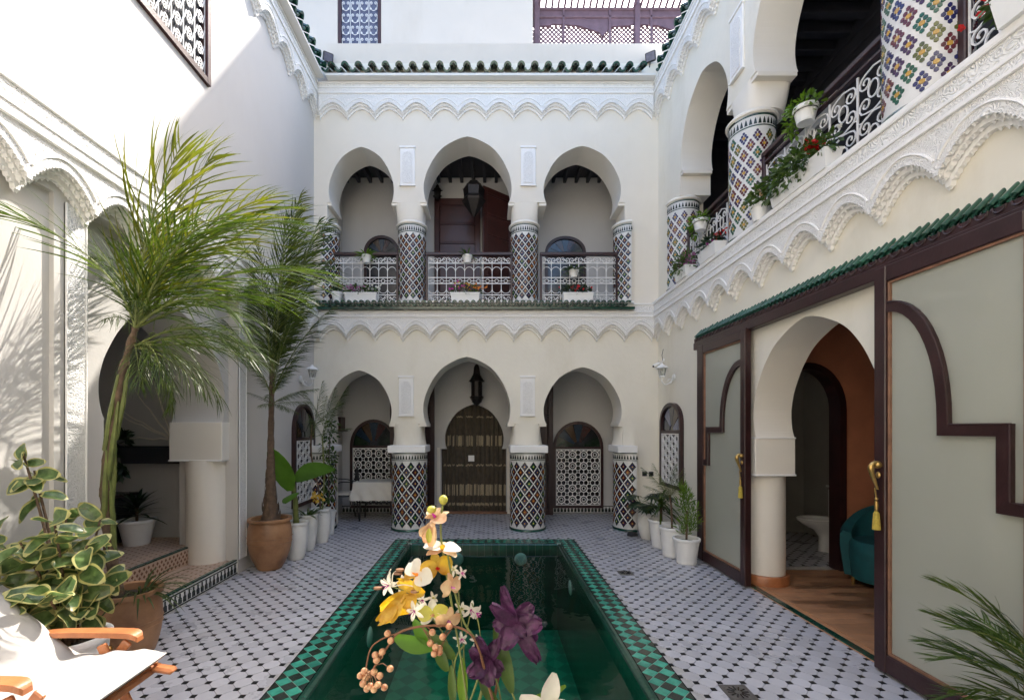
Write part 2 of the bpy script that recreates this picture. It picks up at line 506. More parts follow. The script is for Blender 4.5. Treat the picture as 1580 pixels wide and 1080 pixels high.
def tag(o, label=None, cat=None, group=None, kind=None):
    if label: o['label'] = label
    if cat: o['category'] = cat
    if group: o['group'] = group
    if kind: o['kind'] = kind
    return o


def thing(name, label, cat, loc=(0, 0, 0), rotz=0.0, group=None):
    o = bpy.data.objects.new(name, None)
    COL.objects.link(o)
    o.empty_display_size = 0.1
    o.location = loc
    o.rotation_euler = (0, 0, rotz)
    return tag(o, label, cat, group)


def struct(mb, name, mats, parent=None):
    o = mb.build(name, mats, parent)
    return tag(o, kind='structure')


def inst(src, parent, loc=(0, 0, 0), rot=(0, 0, 0), scale=(1, 1, 1), name=None):
    """another object on the mesh of src, a child of parent in parent's own frame"""
    o = bpy.data.objects.new(name or src.name.split('.')[0], src if isinstance(src, bpy.types.Mesh) else src.data)
    COL.objects.link(o)
    o.parent = parent
    o.location = loc; o.rotation_euler = rot; o.scale = scale
    return o


def kids(o):
    return [c for c in bpy.data.objects if c.parent == o]


def dup(root, loc, rotz=None, label=None, scale=None):
    def rec(o, parent):
        c = o.copy(); COL.objects.link(c); c.parent = parent
        for ch in o.children: rec(ch, c)
        return c
    r = rec(root, None)
    r.location = loc
    if rotz is not None: r.rotation_euler = (0, 0, rotz)
    if scale is not None: r.scale = (scale,) * 3 if not isinstance(scale, tuple) else scale
    if label: r['label'] = label
    return r


def mesh_of(mb, name, mats):
    """mesh data alone, for pieces that share it"""
    o = mb.build(name, mats)
    me = o.data
    bpy.data.objects.remove(o)
    return me


PROF = [(.94, 0), (.975, .06), (1, .154), (1.005, .22), (.998, .297), (.95, .43), (.87, .552), (.795, .645), (.705, .73),
        (.60, .81), (.468, .877), (.275, .945), (.13, .982), (0, 1)]


def smoothpts(pts, k=3):
    out = []
    n = len(pts)
    for i in range(n - 1):
        p0 = pts[max(i - 1, 0)]; p1 = pts[i]; p2 = pts[i + 1]; p3 = pts[min(i + 2, n - 1)]
        for j in range(k):
            t = j / k
            q = []
            for a, b, c, d in zip(p0, p1, p2, p3):
                q.append(0.5 * (2 * b + (c - a) * t + (2 * a - 5 * b + 4 * c - d) * t * t + (3 * b - a - 3 * c + d) * t ** 3))
            out.append(tuple(q))
    out.append(tuple(pts[-1]))
    return out


def arch(c, w, h, z0, k=3):
    r = smoothpts(PROF, k)
    L = [(c - w * a, z0 + h * b) for a, b in r]
    Rr = [(c + w * a, z0 + h * b) for a, b in reversed(r[:-1])]
    return L + Rr


def round_arch(c, w, z0, z1, zs, k=14, point=1.0):
    """upright opening with a rounded head: bottom z0, spring zs, crown z1"""
    p = [(c - w, z0)]
    for i in range(k + 1):
        t = PI - PI * i / k
        p.append((c + w * math.cos(t), zs + (z1 - zs) * math.sin(t) ** point))
    p.append((c + w, z0))
    return p


def inset(poly, d):
    """shrink a simple loop towards its own inside by d"""
    n = len(poly)
    A = sum(poly[i][0] * poly[(i + 1) % n][1] - poly[(i + 1) % n][0] * poly[i][1] for i in range(n))
    sg = 1 if A > 0 else -1
    out = []
    for i in range(n):
        a = V(poly[i - 1]).to_2d() if False else V((poly[i - 1][0], poly[i - 1][1]))
        b = V((poly[i][0], poly[i][1])); c = V((poly[(i + 1) % n][0], poly[(i + 1) % n][1]))
        d1 = (b - a); d2 = (c - b)
        if d1.length < 1e-7: d1 = d2
        if d2.length < 1e-7: d2 = d1
        d1 = d1.normalized(); d2 = d2.normalized()
        n1 = V((-d1.y, d1.x)) * sg; n2 = V((-d2.y, d2.x)) * sg
        bi = n1 + n2
        if bi.length < 1e-6: bi = n1
        bi = bi.normalized()
        q = b + bi * (d / max(bi.dot(n1), .35))
        out.append((q.x, q.y))
    return out


def spiral(cx, cz, r0, turns, a0, sg=1, n=14, rmin=0.15):
    pts = []
    for i in range(n + 1):
        t = i / n
        r = r0 * (1 - (1 - rmin) * t)
        a = a0 + sg * turns * 2 * PI * t
        pts.append((cx + r * math.cos(a), cz + r * math.sin(a)))
    return pts

# ------------------------------------------------------------ measured levels
YF, YB, YG = 6.95, 7.45, 8.30          # facade front, facade back, wall behind the galleries
XL, XR = -2.68, 2.58                   # side walls
KF = YF / F
FX = lambda px: (px - CX) * KF          # facade position from the view
FZ = lambda py: EYE + (CY - py) * KF
Z1, Z2 = 3.45, 7.12                     # gallery floor, top of the walls
PX0, PX1, PY0, PY1 = -1.305, 1.175, 1.25, 6.36   # pool surround
PB = 0.21

# ------------------------------------------------------------ floor of the court
floor = struct(MB().plate([[(-2.80, -1.6), (2.62, -1.6), (2.62, YG + .02), (-2.80, YG + .02)],
                           [(PX0 + .25, PY0 + .25), (PX0 + .25, PY1 - .25), (PX1 - .25, PY1 - .25), (PX1 - .25, PY0 + .25)]],
                          'Z', -0.16, -0.004), 'floor', 'grout')
S = 0.1414
HD = 0.0165


def oct_mb(z0=-0.004, z1=0.0015, g=0.0012, b=0.0022):
    m = MB(); a = S / 2 - HD - g; h = HD
    def ring(a, h, z): return [(a, -h, z), (a, h, z), (h, a, z), (-h, a, z), (-a, h, z), (-a, -h, z), (-h, -a, z), (h, -a, z)]
    vs = ring(a, h, z0) + ring(a - .0004, h - .0004, z1 - .0012) + ring(a - b, h - b * .4, z1)
    fs = [(i + k, (i + 1) % 8 + k, (i + 1) % 8 + 8 + k, i + 8 + k) for k in (0, 8) for i in range(8)] + [tuple(range(16, 24))]
    return m.add(vs, fs)


def dot_mb(z0=-0.004, z1=0.0015, h=HD - .0012):
    m = MB()
    vs = [(x * h, y * h, z0) for x, y in ((-1, -1), (1, -1), (1, 1), (-1, 1))] + [(x * (h - .0012), y * (h - .0012), z1) for x, y in ((-1, -1), (1, -1), (1, 1), (-1, 1))]
    return m.add(vs, [(0, 1, 5, 4), (1, 2, 6, 5), (2, 3, 7, 6), (3, 0, 4, 7), (4, 5, 6, 7)])


OX, OY = -1.427, 2.626
XA, XB_ = -2.78, 2.575


def on_floor(x, y, r=0.0):
    if x < (XL - .03 if y > 2.8 else -2.77) + r or x > XB_ - r: return False
    if y > YB and not (-2.68 + r < x < 2.58 - r): return False
    if y > YG - r or y < -1.5: return False
    return not (PX0 - r * .9 < x < PX1 + r * .9 and PY0 - r * .9 < y < PY1 + r * .9)


def view(x, y, z=0):
    if y < .1: return None
    px = CX + x / y * F; py = CY - (z - EYE) / y * F
    return (px, py) if -10 < px < 1590 and -10 < py < 1090 else None


octs, dots = [], []
for j in range(-60, 90):
    for i in range(-25, 35):
        x = OX + i * S + (j % 2) * S / 2; y = OY + j * S / 2
        if on_floor(x, y, .012): dots.append((x, y))
        x += S / 2
        if on_floor(x, y, .03): octs.append((x, y))


def nearest(L, n):
    vis = [p for p in L if view(*p)]
    vis.sort(key=lambda p: p[0] ** 2 + p[1] ** 2)
    near = set(vis[:n])
    return vis[:n], [p for p in L if p not in near]


ot = mesh_of(oct_mb(), 'tile', 'floor_tile')
dt = mesh_of(dot_mb(), 'inset_tile', 'dot')
for L, me, nm, src, mm in ((octs, ot, 'tile', oct_mb(), 'floor_tile'), (dots, dt, 'inset_tile', dot_mb(), 'dot')):
    near, rest = nearest(L, 298)
    for x, y in near:
        o = inst(me, floor, (x, y, random.uniform(-.0006, .0004)), (R(random.gauss(0, .22)), R(random.gauss(0, .22)), 0), name=nm)
    big = MB()
    for x, y in rest:
        T = Matrix.Translation((x, y, random.uniform(-.0006, .0004))) @ Euler((R(random.gauss(0, .22)), R(random.gauss(0, .22)), 0)).to_matrix().to_4x4()
        big.add(src.v, src.f, T=T)
    tag(big.build('tile_field' if nm == 'tile' else 'inset_field', mm, floor, recalc=False), kind='stuff')

# ------------------------------------------------------------ pool
pool = MB()
ix0, ix1, iy0, iy1 = PX0 + .265, PX1 - .265, PY0 + .265, PY1 - .265
PD = -1.15
for a, b, c, d in ((ix0 - .12, iy0 - .12, ix0, iy1 + .12), (ix1, iy0 - .12, ix1 + .12, iy1 + .12), (ix0, iy0 - .12, ix1, iy0), (ix0, iy1, ix1, iy1 + .12)):
    pool.box(a, b, PD, c, d, -.165)
pool.box(ix0 - .12, iy0 - .12, PD - .1, ix1 + .12, iy1 + .12, PD, 1)


def checker_mat():
    m = M['poolfloor']; t = m.node_tree
    p = [n for n in t.nodes if n.type == 'BSDF_PRINCIPLED'][0]
    g = t.nodes.new('ShaderNodeNewGeometry')
    mp = t.nodes.new('ShaderNodeMapping'); mp.inputs['Rotation'].default_value = (0, 0, R(45))
    ck = t.nodes.new('ShaderNodeTexChecker'); ck.inputs['Scale'].default_value = 6.5
    ck.inputs['Color1'].default_value = (0.012, 0.17, 0.11, 1); ck.inputs['Color2'].default_value = (0.022, 0.27, 0.17, 1)
    t.links.new(g.outputs['Position'], mp.inputs[0]); t.links.new(mp.outputs[0], ck.inputs['Vector'])
    t.links.new(ck.outputs[0], p.inputs['Base Color'])


checker_mat()
pool = struct(pool, 'pool', ['poolgreen', 'poolfloor'])
# rounded dark coping tiles on the inner lip
ct = MB()
prof = [(0, -.16), (0, -.012), (.008, 0.0), (.03, .006), (.055, .004), (.055, -.16)]
vs = [(x, p[0], p[1]) for x in (-.049, .049) for p in prof]
n = len(prof)
ct.add(vs, [(i, i + 1, i + 1 + n, i + n) for i in range(n - 1)] + [tuple(range(n)), tuple(range(2 * n - 1, n - 1, -1))])
ct = mesh_of(ct, 'coping_tile', 'darkgreen')
for (x0, y0, x1, y1, rz) in ((ix0, iy1, ix1, iy1, 0), (ix1, iy0, ix1, iy1, -90), (ix0, iy0, ix0, iy1, 90), (ix0, iy0, ix1, iy0, 180)):
    L = math.hypot(x1 - x0, y1 - y0); k = round(L / .1)
    for i in range(k):
        t = (i + .5) / k
        inst(ct, pool, (x0 + (x1 - x0) * t, y0 + (y1 - y0) * t, 0), (0, 0, R(rz)), (L / k / .1, 1, 1), name='coping_tile')
tag(pool, kind='structure')
# surround of diamond tiles
sur = struct(MB().plate([[(PX0, PY0), (PX1, PY0), (PX1, PY1), (PX0, PY1)], [(PX0 + PB, PY0 + PB), (PX1 - PB, PY0 + PB), (PX1 - PB, PY1 - PB), (PX0 + PB, PY1 - PB)]], 'Z', -.003, .0015), 'pool_surround', 'poolgrout')
A = PB / 4


def clip_poly(poly, x0, x1, y0, y1):
    for ax, lim, sgn in ((0, x0, 1), (0, x1, -1), (1, y0, 1), (1, y1, -1)):
        out = []
        for i in range(len(poly)):
            a = poly[i - 1]; b = poly[i]
            da = (a[ax] - lim) * sgn; db = (b[ax] - lim) * sgn
            if (da >= 0) != (db >= 0):
                t = da / (da - db); out.append((a[0] + (b[0] - a[0]) * t, a[1] + (b[1] - a[1]) * t))
            if db >= 0: out.append(b)
        poly = out
        if len(poly) < 3: return None
    return poly


def tile_poly(poly, c, z1=.005, g=.0016):
    m = MB(); q = inset(poly, g); r = inset(poly, g + .0015)
    n = len(q)
    vs = [(x - c[0], y - c[1], .0) for x, y in q] + [(x - c[0], y - c[1], z1) for x, y in r]
    return m.add(vs, [(i, (i + 1) % n, (i + 1) % n + n, i + n) for i in range(n)] + [tuple(range(n, 2 * n))])


border = []
g = .0
for (bx0, bx1, by0, by1) in ((PX0, PX0 + PB, PY0, PY1), (PX1 - PB, PX1, PY0, PY1), (PX0 + PB, PX1 - PB, PY1 - PB, PY1), (PX0 + PB, PX1 - PB, PY0, PY0 + PB)):
    cx0 = (bx0 + bx1) / 2 if bx1 - bx0 < .3 else bx0
    cy0 = by0 if bx1 - bx0 < .3 else (by0 + by1) / 2
    for i in range(-3, 50):
        for j in range(-3, 102):
            if (i + j) % 2: continue
            x = cx0 + i * A; y = cy0 + j * A
            if x < bx0 - A or x > bx1 + A or y < by0 - A or y > by1 + A: continue
            full = (x - A > bx0 - 1e-4 and x + A < bx1 + 1e-4 and y - A > by0 - 1e-4 and y + A < by1 + 1e-4)
            d = [(x + A, y), (x, y + A), (x - A, y), (x, y - A)]
            p = d if full else clip_poly(d, bx0, bx1, by0, by1)
            if not p or len(p) < 3: continue
            ar = abs(sum(p[k - 1][0] * p[k][1] - p[k][0] * p[k - 1][1] for k in range(len(p)))) / 2
            if ar < A * A * .15: continue
            lng = (bx1 - bx0 < .3)
            dark = ((i % 2 == 0) if lng else (j % 2 == 0))
            border.append((x, y, p, full, dark))
tm = {True: mesh_of(tile_poly([(A, 0), (0, A), (-A, 0), (0, -A)], (0, 0)), 'tile', 'blackgreen'),
      False: mesh_of(tile_poly([(A, 0), (0, A), (-A, 0), (0, -A)], (0, 0)), 'tile', 'green')}
border.sort(key=lambda b: (0 if view(b[0], b[1]) else 1, b[0] ** 2 + b[1] ** 2))
far = MB()
for k, (x, y, p, full, dark) in enumerate(border):
    if k < 298:
        if full: inst(tm[dark], sur, (x, y, 0), (R(random.gauss(0, .3)), R(random.gauss(0, .3)), 0), name='tile')
        else:
            o = tile_poly(p, (x, y)).build('tile', 'blackgreen' if dark else 'green', sur); o.location = (x, y, 0)
    else:
        q = tile_poly(p, (0, 0)); far.add(q.v, q.f, 0 if dark else 1)
tag(far.build('tile_field', ['blackgreen', 'green'], sur, recalc=False), kind='stuff')
wm = MB(); wm.add([(ix0, iy0, -.085), (ix1, iy0, -.085), (ix1, iy1, -.085), (ix0, iy1, -.085)], [(0, 1, 2, 3)])
struct(wm, 'water', 'water')
lampm = MB().lathe([(0, .02), (.05, .018), (.075, .010), (.085, 0)], 20)
lm = mesh_of(lampm, 'pool_lamp', 'porcelain')
for (x, y, z, rx, rz, lab) in ((ix1, 5.12, -.24, -90, 90, 'round white pool lamp in the right inner wall of the green pool'), (ix0, 3.95, -.26, -90, -90, 'round white pool lamp in the left inner wall of the green pool'),
                               (.42, iy1, -.2, 90, 0, 'round white pool lamp in the far inner wall right of centre'), (-.43, iy1, -.2, 90, 0, 'round white pool lamp in the far inner wall left of centre')):
    o = bpy.data.objects.new('pool_lamp', lm); COL.objects.link(o)
    o.location = (x, y, z); o.rotation_euler = Euler((R(90), 0, R(rz if rx < 0 else 0)))
    if rx < 0: o.rotation_euler = (0, R(-90 if x > 0 else 90), 0)
    tag(o, lab, 'pool lamp', 'underwater lamps in the pool walls')


# ------------------------------------------------------------ facade at the back of the court
ARL = [(FX(554), 50 * KF, 82 * KF), (FX(720.3), 67 * KF, 103 * KF), (FX(899), 60 * KF, 87 * KF)]
ARU = [(FX(557.4), 50 * KF, 85.5 * KF), (FX(721.5), 67.6 * KF, 101.5 * KF), (FX(898.5), 59.5 * KF, 87 * KF)]
ZS0, ZS1 = 1.624, 5.0
low = [(XL, 0), (FX(505), 0), (FX(505), ZS0)]
for a in ARL: low += arch(a[0], a[1], a[2], ZS0)
low += [(FX(961), ZS0), (FX(961), 0), (XR, 0), (XR, 3.2), (XL, 3.2)]
up = [(FX(505), Z1), (FX(505), ZS1)]
for a in ARU: up += arch(a[0], a[1], a[2], ZS1)
up += [(FX(964), ZS1), (FX(964), Z1)]
fac = MB().plate([low], 'Y', YF, YB, 0, 1).plate([[(XL, 3.2), (XR, 3.2), (XR, Z2), (XL, Z2)], up], 'Y', YF, YB, 2, 1)
fac = struct(fac, 'facade_wall', ['cream', 'reveal', 'cream_upper'])
piers = []


def pier_mb(cx, cy, w, d, z0, z1, r, mats=0):
    """square block that rounds off towards the column below"""
    m = MB(); n = 32; rings = []
    for k in range(9):
        t = k / 8
        s = t ** .8
        ring = []
        for j in range(n):
            a = 2 * PI * (j + .5) / n
            ca, sa = math.cos(a), math.sin(a)
            q = max(abs(ca) , abs(sa))
            sx, sy = ca / q * w / 2, sa / q * d / 2
            rx, ry = ca * r, sa * r
            ring.append((cx + rx + (sx - rx) * s, cy + ry + (sy - ry) * s, z0 + (z1 - z0) * t))
        rings.append(ring)
    vs = [p for r_ in rings for p in r_]
    fs = [(k * n + j, k * n + (j + 1) % n, (k + 1) * n + (j + 1) % n, (k + 1) * n + j) for k in range(8) for j in range(n)]
    fs += [tuple(range(n - 1, -1, -1)), tuple(8 * n + j for j in range(n))]
    return m.add(vs, fs, 0, True)


# mosaic pieces -------------------------------------------------
ROSE = ['maroon', 'emerald', 'navy', 'plum', 'olive']


def rosette(Rc, w, h, cm, detail=True):
    """a diamond flower of glazed chips wrapped on a column of radius Rc"""
    m = MB()
    def wrap(u, z, d): a = u / Rc; return ((Rc + d) * math.sin(a), -(Rc + d) * math.cos(a), z)
    def chip(cu, cz, ru, rz, n, mi, ph=0.0, d=.003):
        vs = []
        for q, dd in ((1.0, 0.0), (.86, d)):
            for k in range(n):
                t = 2 * PI * (k + ph) / n
                vs.append(wrap(cu + ru * q * math.cos(t), cz + rz * q * math.sin(t), dd))
        m.add(vs, [(k, (k + 1) % n, (k + 1) % n + n, k + n) for k in range(n)] + [tuple(range(n, 2 * n))], mi)
    if detail:
        chip(0, 0, w * .14, h * .10, 6, 1, .5)
        for (u, z) in ((0, .275), (0, -.275), (.245, 0.0), (-.245, 0.0), (.128, .138), (-.128, .138), (.128, -.138), (-.128, -.138)):
            chip(w * u, h * z, w * .112, h * .092, 6, 0, .5)
    else:
        chip(0, 0, w * .435, h * .445, 4, 0)
        chip(0, 0, w * .24, h * .25, 4, 2, 0, .0045)
        chip(0, 0, w * .105, h * .10, 4, 1, 0, .006)
    return m


def column(cx, cy, r, z0, z1, label, nround, nrow, detail, single, clip=None, group=None, a_from=0, a_to=2 * PI, slab=None):
    t = thing('column', label, 'column', (cx, cy, z0), 0, group)
    full = a_to - a_from > 6.2
    sh = MB().lathe([(r * .985, 0), (r, .0), (r, z1 - z0), (0, z1 - z0)], 48, (cx, cy, z0), a0=a_from, a1=a_to)
    if not full:   # flat face that is bedded in the wall
        p = [(cx + r * math.cos(a), cy + r * math.sin(a)) for a in (a_from, a_to)]
        sh.add([(p[0][0], p[0][1], z0), (p[1][0], p[1][1], z0), (p[1][0], p[1][1], z1), (p[0][0], p[0][1], z1)], [(0, 1, 2, 3)])
    sh.build('shaft', 'mosaic_white', t)
    MB().lathe([(r, 0), (r + .014, .002), (r + .016, .02), (r + .006, .034), (r, .036)], 48, (cx, cy, z0), a0=a_from, a1=a_to).build('base_ring', 'darkgreen', t)
    top = z1 - z0
    H0, H1 = .045, top - .125
    rings = MB()
    for zz, hh in ((top - .015, .012), (top - .12, .010)):
        rings.lathe([(r, zz), (r + .004, zz + .001), (r + .004, zz + hh), (r, zz + hh)], 48, (cx, cy, z0), a0=a_from, a1=a_to, smooth=False)
    rings.build('band', 'darkgreen', t)
    # small triangles of the upper band
    tri = MB(); nt_ = nround * 3
    for k in range(nt_):
        a = 2 * PI * k / nt_
        an = (a - PI / 2) % (2 * PI)
        if not full and not (a_from <= an <= a_to or a_from <= an - 2 * PI <= a_to): continue
        da = 2 * PI / nt_ * .36
        pts = [(a - da, top - .098), (a + da, top - .098), (a + da * .55, top - .06), (a, top - .035), (a - da * .55, top - .06)]
        vs = [(cx + (r + d) * math.sin(b), cy - (r + d) * math.cos(b), z0 + z) for d in (0.0, .004) for b, z in pts]
        tri.add(vs, [(5, 6, 7, 8, 9)] + [(i, (i + 1) % 5, (i + 1) % 5 + 5, i + 5) for i in range(5)], 0)
    tag(tri.build('merlon_band', 'blackgreen', t), kind='stuff')
    w = 2 * PI * r / nround; h = (H1 - H0) / nrow
    cols = ROSE if detail else ['black']
    keys = []
    if detail: keys = [[c, 'ochre'] for c in ROSE]
    else: keys = [['black', a, b] for a, b in (('ochre', 'navy'), ('ochre', 'maroon'), ('ochre', 'rust'), ('bud', 'emerald'), ('ochre', 'plum'))]
    src = [rosette(r, w, h, None, detail) for _ in keys]
    meshes = [mesh_of(s_, 'rosette', kk) for s_, kk in zip(src, keys)] if single else None
    join = {}
    for row in range(2 * nrow + 1):
        for k in range(nround):
            a = 2 * PI * (k + (.5 if row % 2 else 0)) / nround
            zc = H0 + row * h / 2
            if zc < H0 + h * .2 or zc > H1 - h * .2: continue
            an = (a - PI / 2) % (2 * PI)
            if not full and not (a_from + .1 <= an <= a_to - .1 or a_from + .1 <= an - 2 * PI <= a_to - .1): continue
            n_ = V((math.sin(a), -math.cos(a), 0))
            tocam = V((-cx, -cy, 0)).normalized()
            ci = (k + row // 2 * 2 + (row % 2) * 3) % len(keys) if random.random() < .75 else random.randrange(len(keys))
            if single and n_.dot(tocam) > -.15:
                inst(meshes[ci], t, (0, 0, zc), (0, 0, a), name='rosette')
            else:
                q = join.setdefault(ci, MB()); T = Matrix.Translation((cx, cy, z0 + zc)) @ Matrix.Rotation(a, 4, 'Z')
                q.add(src[ci].v, [f for f in src[ci].f], T=T)
                q.m[-len(src[ci].m):] = src[ci].m
    if join:
        allm = MB(); mats = []
        for ci, q in join.items():
            b = len(mats); mats += keys[ci]
            n0 = len(allm.m); allm.add(q.v, q.f); allm.m[n0:] = [x + b for x in q.m]
        tag(allm.build('mosaic', mats, t, recalc=False), kind='stuff')
    if slab:
        MB().box(cx - slab[0], cy - slab[1], z1, cx + slab[0] if full else min(cx + slab[0], slab[3] if len(slab) > 3 else 99), cy + slab[1], z1 + slab[2], bev=.008).build('capital', 'smooth', t)
    elif slab is None:
        MB().lathe([(r + .012, 0), (r + .03, .012), (r + .03, .03), (r + .01, .045), (r, .06)], 48, (cx, cy, z1), a0=a_from, a1=a_to).build('collar', 'reveal', t)
    return t


CY_ = 7.07
g1 = 'mosaic columns of the ground floor arcade'
c1, c2 = (632 - CX) / F * CY_, (814 - CX) / F * CY_
column(c1, CY_, .272, 0, 1.185, 'thick mosaic column beside the cloth covered table, left of the curtained doorway', 13, 6, False, True, group=g1, slab=(.283, .285, .108))
column(c2, CY_, .272, 0, 1.185, 'thick mosaic column right of the curtained doorway, behind the pool', 13, 6, False, True, group=g1, slab=(.283, .285, .108))
column(2.205, CY_, .272, 0, 1.185, 'half mosaic column bedded in the wall beside the right hand potted plants', 13, 6, False, True, group=g1, a_from=PI / 2, a_to=3 * PI / 2, slab=(.283, .285, .108, 2.215))
column(-2.665, CY_, .272, 0, 1.185, 'half mosaic column behind the tall plants in the left corner', 13, 6, False, True, group=g1, a_from=-PI / 2, a_to=PI / 2, slab=(.283, .285, .108))
g2 = 'mosaic columns of the upper back gallery'
column(FX(633.5), CY_ + .01, .212, Z1, 4.645, 'slim mosaic column between the left and middle railings upstairs', 13, 8, False, False, group=g2)
column(FX(810), CY_ + .01, .212, Z1, 4.645, 'slim mosaic column between the middle and right railings upstairs', 13, 8, False, False, group=g2)
column(FX(972), CY_ + .01, .212, Z1, 4.645, 'half mosaic column at the right end of the upper back gallery', 13, 8, False, False, group=g2, a_from=PI / 2, a_to=3 * PI / 2)
column(FX(497), CY_ + .01, .212, Z1, 4.645, 'half mosaic column at the left end of the upper back gallery', 13, 8, False, False, group=g2, a_from=-PI / 2, a_to=PI / 2)
g3 = 'mosaic columns of the right upper gallery'
column(2.70, 6.36, .212, Z1, 4.645, 'farthest mosaic column of the right upper gallery, above the mauve flowers', 11, 6, True, True, group=g3, a_from=-PI, a_to=PI * .02)
column(2.70, 4.68, .212, Z1, 4.645, 'middle mosaic column of the right upper gallery, left of the red geranium', 11, 6, True, True, group=g3)
column(2.70, 2.81, .212, Z1, 4.645, 'nearest and largest mosaic column of the right upper gallery', 11, 6, True, True, group=g3)
# blocks between columns and arches
for cx, w_ in ((FX(628), .425), (FX(813), .42)):
    pier_mb(cx, (YF + YB) / 2, w_, .50, 1.293, ZS0 + .002, .262).build('pier', 'cream', fac)
for cx, w_ in ((FX(630.5), .43), (FX(811), .42)):
    pier_mb(cx, (YF + YB) / 2, w_, .50, 4.70, ZS1 + .002, .214).build('pier', 'reveal', fac)
pier_mb(2.20, (YF + YB) / 2, .36, .498, 1.293, ZS0 + .002, .262).build('pier', 'cream', fac)

# imposts: the small stepped blocks at the foot of each arch
imp = MB()
for zs, pts in ((ZS0, (ARL[0][0] + .95 * ARL[0][1], ARL[1][0] - .95 * ARL[1][1], ARL[1][0] + .95 * ARL[1][1], ARL[2][0] - .95 * ARL[2][1], ARL[2][0] + .95 * ARL[2][1])),
                (ZS1, (ARU[0][0] - .95 * ARU[0][1], ARU[0][0] + .95 * ARU[0][1], ARU[1][0] - .95 * ARU[1][1], ARU[1][0] + .95 * ARU[1][1], ARU[2][0] - .95 * ARU[2][1], ARU[2][0] + .95 * ARU[2][1]))):
    for k, x in enumerate(pts):
        lft = any(abs(x - (a[0] - .95 * a[1])) < 1e-4 for a in ARL + ARU)
        x0, x1 = (x - .10, x + .012) if lft else (x - .012, x + .10)
        imp.box(x0, YF + .012, zs - .045, x1, YB - .012, zs + .003, bev=.004)
imp.build('impost', 'reveal', fac)

# ------------------------------------------------------------ galleries behind the facade
struct(MB().box(XL - .4, YB, Z1 - .22, 4.6, YG, Z1), 'gallery_floor', 'reveal')
struct(MB().box(XL - .4, YB - .0, 6.12, XR + .42, YG + 1.0, 6.25), 'gallery_ceiling', 'beam')
dw = (FX(681) * 8.3 / YF, FX(781) * 8.3 / YF)   # doorway downstairs on the rear wall
sx = 8.3 / F
DX = lambda px: (px - CX) * sx
DZ = lambda py: EYE + (CY - py) * sx
dcx = (DX(681) + DX(781)) / 2
hole = [(DX(681), 0.0), (DX(681), DZ(692.5))] + arch(DX(731.8), 45.3 * sx, 69 * sx, DZ(692.5)) + [(DX(781), DZ(692.5)), (DX(781), 0.0)]
rear = MB().plate([[(XL - .4, 0)] + hole + [(4.6, 0), (4.6, Z1 - .22), (XL - .4, Z1 - .22)]], 'Y', YG, YG + .12)
up2 = [(DX(745), Z1), (DX(745), 5.72), (DX(790), 5.72), (DX(790), Z1)]
rear.plate([[(XL - .4, Z1), (DX(745), Z1), (DX(745), 5.72), (DX(790), 5.72), (DX(790), Z1), (4.6, Z1), (4.6, 6.12), (XL - .4, 6.12)]], 'Y', YG, YG + .12)
rear = struct(rear, 'rear_wall', 'grey')
struct(MB().box(XL - .4, YG + 1.2, 0, 3.2, YG + 1.3, 6.2).box(XL - .4, YG + .12, Z1 - .2, 3.2, YG + 1.2, Z1 - .05).box(DX(790) + .25, YG + .12, Z1, DX(790) + .35, YG + 1.2, 6.1), 'inner_room_wall', 'grey')
struct(MB().box(XL - .4, YG + .12, -.1, 3.2, YG + 1.2, -.01), 'inner_room_floor', 'pinktile')
skirt = MB().box(XL, YG - .018, 0, DX(681) - .02, YG - .0, .165).box(DX(781) + .02, YG - .018, 0, XR, YG, .165)
sk = struct(skirt, 'skirting', 'mosaic_white')
me = mesh_of(MB().plate([[(-.022, 0), (.022, 0), (.022, .05), (.009, .06), (.009, .085), (-.009, .085), (-.009, .06), (-.022, .05)]], 'Y', -.005, 0), 'merlon', 'blackgreen')
x = XL + .03
while x < XR - .03:
    if not (DX(681) - .05 < x < DX(781) + .05): inst(me, sk, (x, YG - .018, .035), name='merlon')
    x += .062
MB().box(XL, YG - .024, .135, DX(681) - .02, YG - .018, .15).box(XL, YG - .024, .012, DX(681) - .02, YG - .018, .026).box(DX(781) + .02, YG - .024, .135, XR, YG - .018, .15).box(DX(781) + .02, YG - .024, .012, XR, YG - .018, .026).build('stripe', 'blackgreen', sk)
# ceiling beams upstairs (run front to back)
ceil = bpy.data.objects['gallery_ceiling']
bmesh_ = mesh_of(MB().box(-.028, YB, 6.02, .028, YG - .002, 6.12, bev=.006), 'beam', 'beam')
x = XL + .1
while x < XR:
    inst(bmesh_, ceil, (x, 0, 0), name='beam'); x += .208

# ------------------------------------------------------------ side walls
zc = 3.12
lw1 = MB().plate([[(-1.6, 0), (.9, 0), (.9, 3.0), (2.80, 3.0), (2.80, .0), (3.02, 0), (3.02, 3.0), (4.85, 3.0), (4.85, 0), (YF, 0), (YF, zc), (-1.6, zc)]], 'X', XL, XL - .10)
AC, AW, AH, AZ = 4.01, .73, 1.0, 1.61
lw2 = [(-1.6, 0), (3.28, 0), (3.28, AZ)] + arch(AC, AW + .04, AH, AZ) + [(4.74, AZ), (4.86, AZ), (4.86, 0), (8.3, 0), (8.3, zc), (-1.6, zc)]
lw1.plate([lw2], 'X', XL - .10, XL - .63)
lw1.box(XL - .1, .9, 0, XL - .03, 2.80, 3.0)
lw1.box(XL - .1, YF, 0, XL, YG, zc)
lw1.plate([[(-1.6, zc), (YG, zc), (YG, Z2), (-1.6, Z2)], [(3.0, 4.79), (3.0, 6.22), (4.345, 6.22), (4.345, 4.79)]], 'X', XL, XL - .4)
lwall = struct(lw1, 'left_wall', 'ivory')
rw = MB()
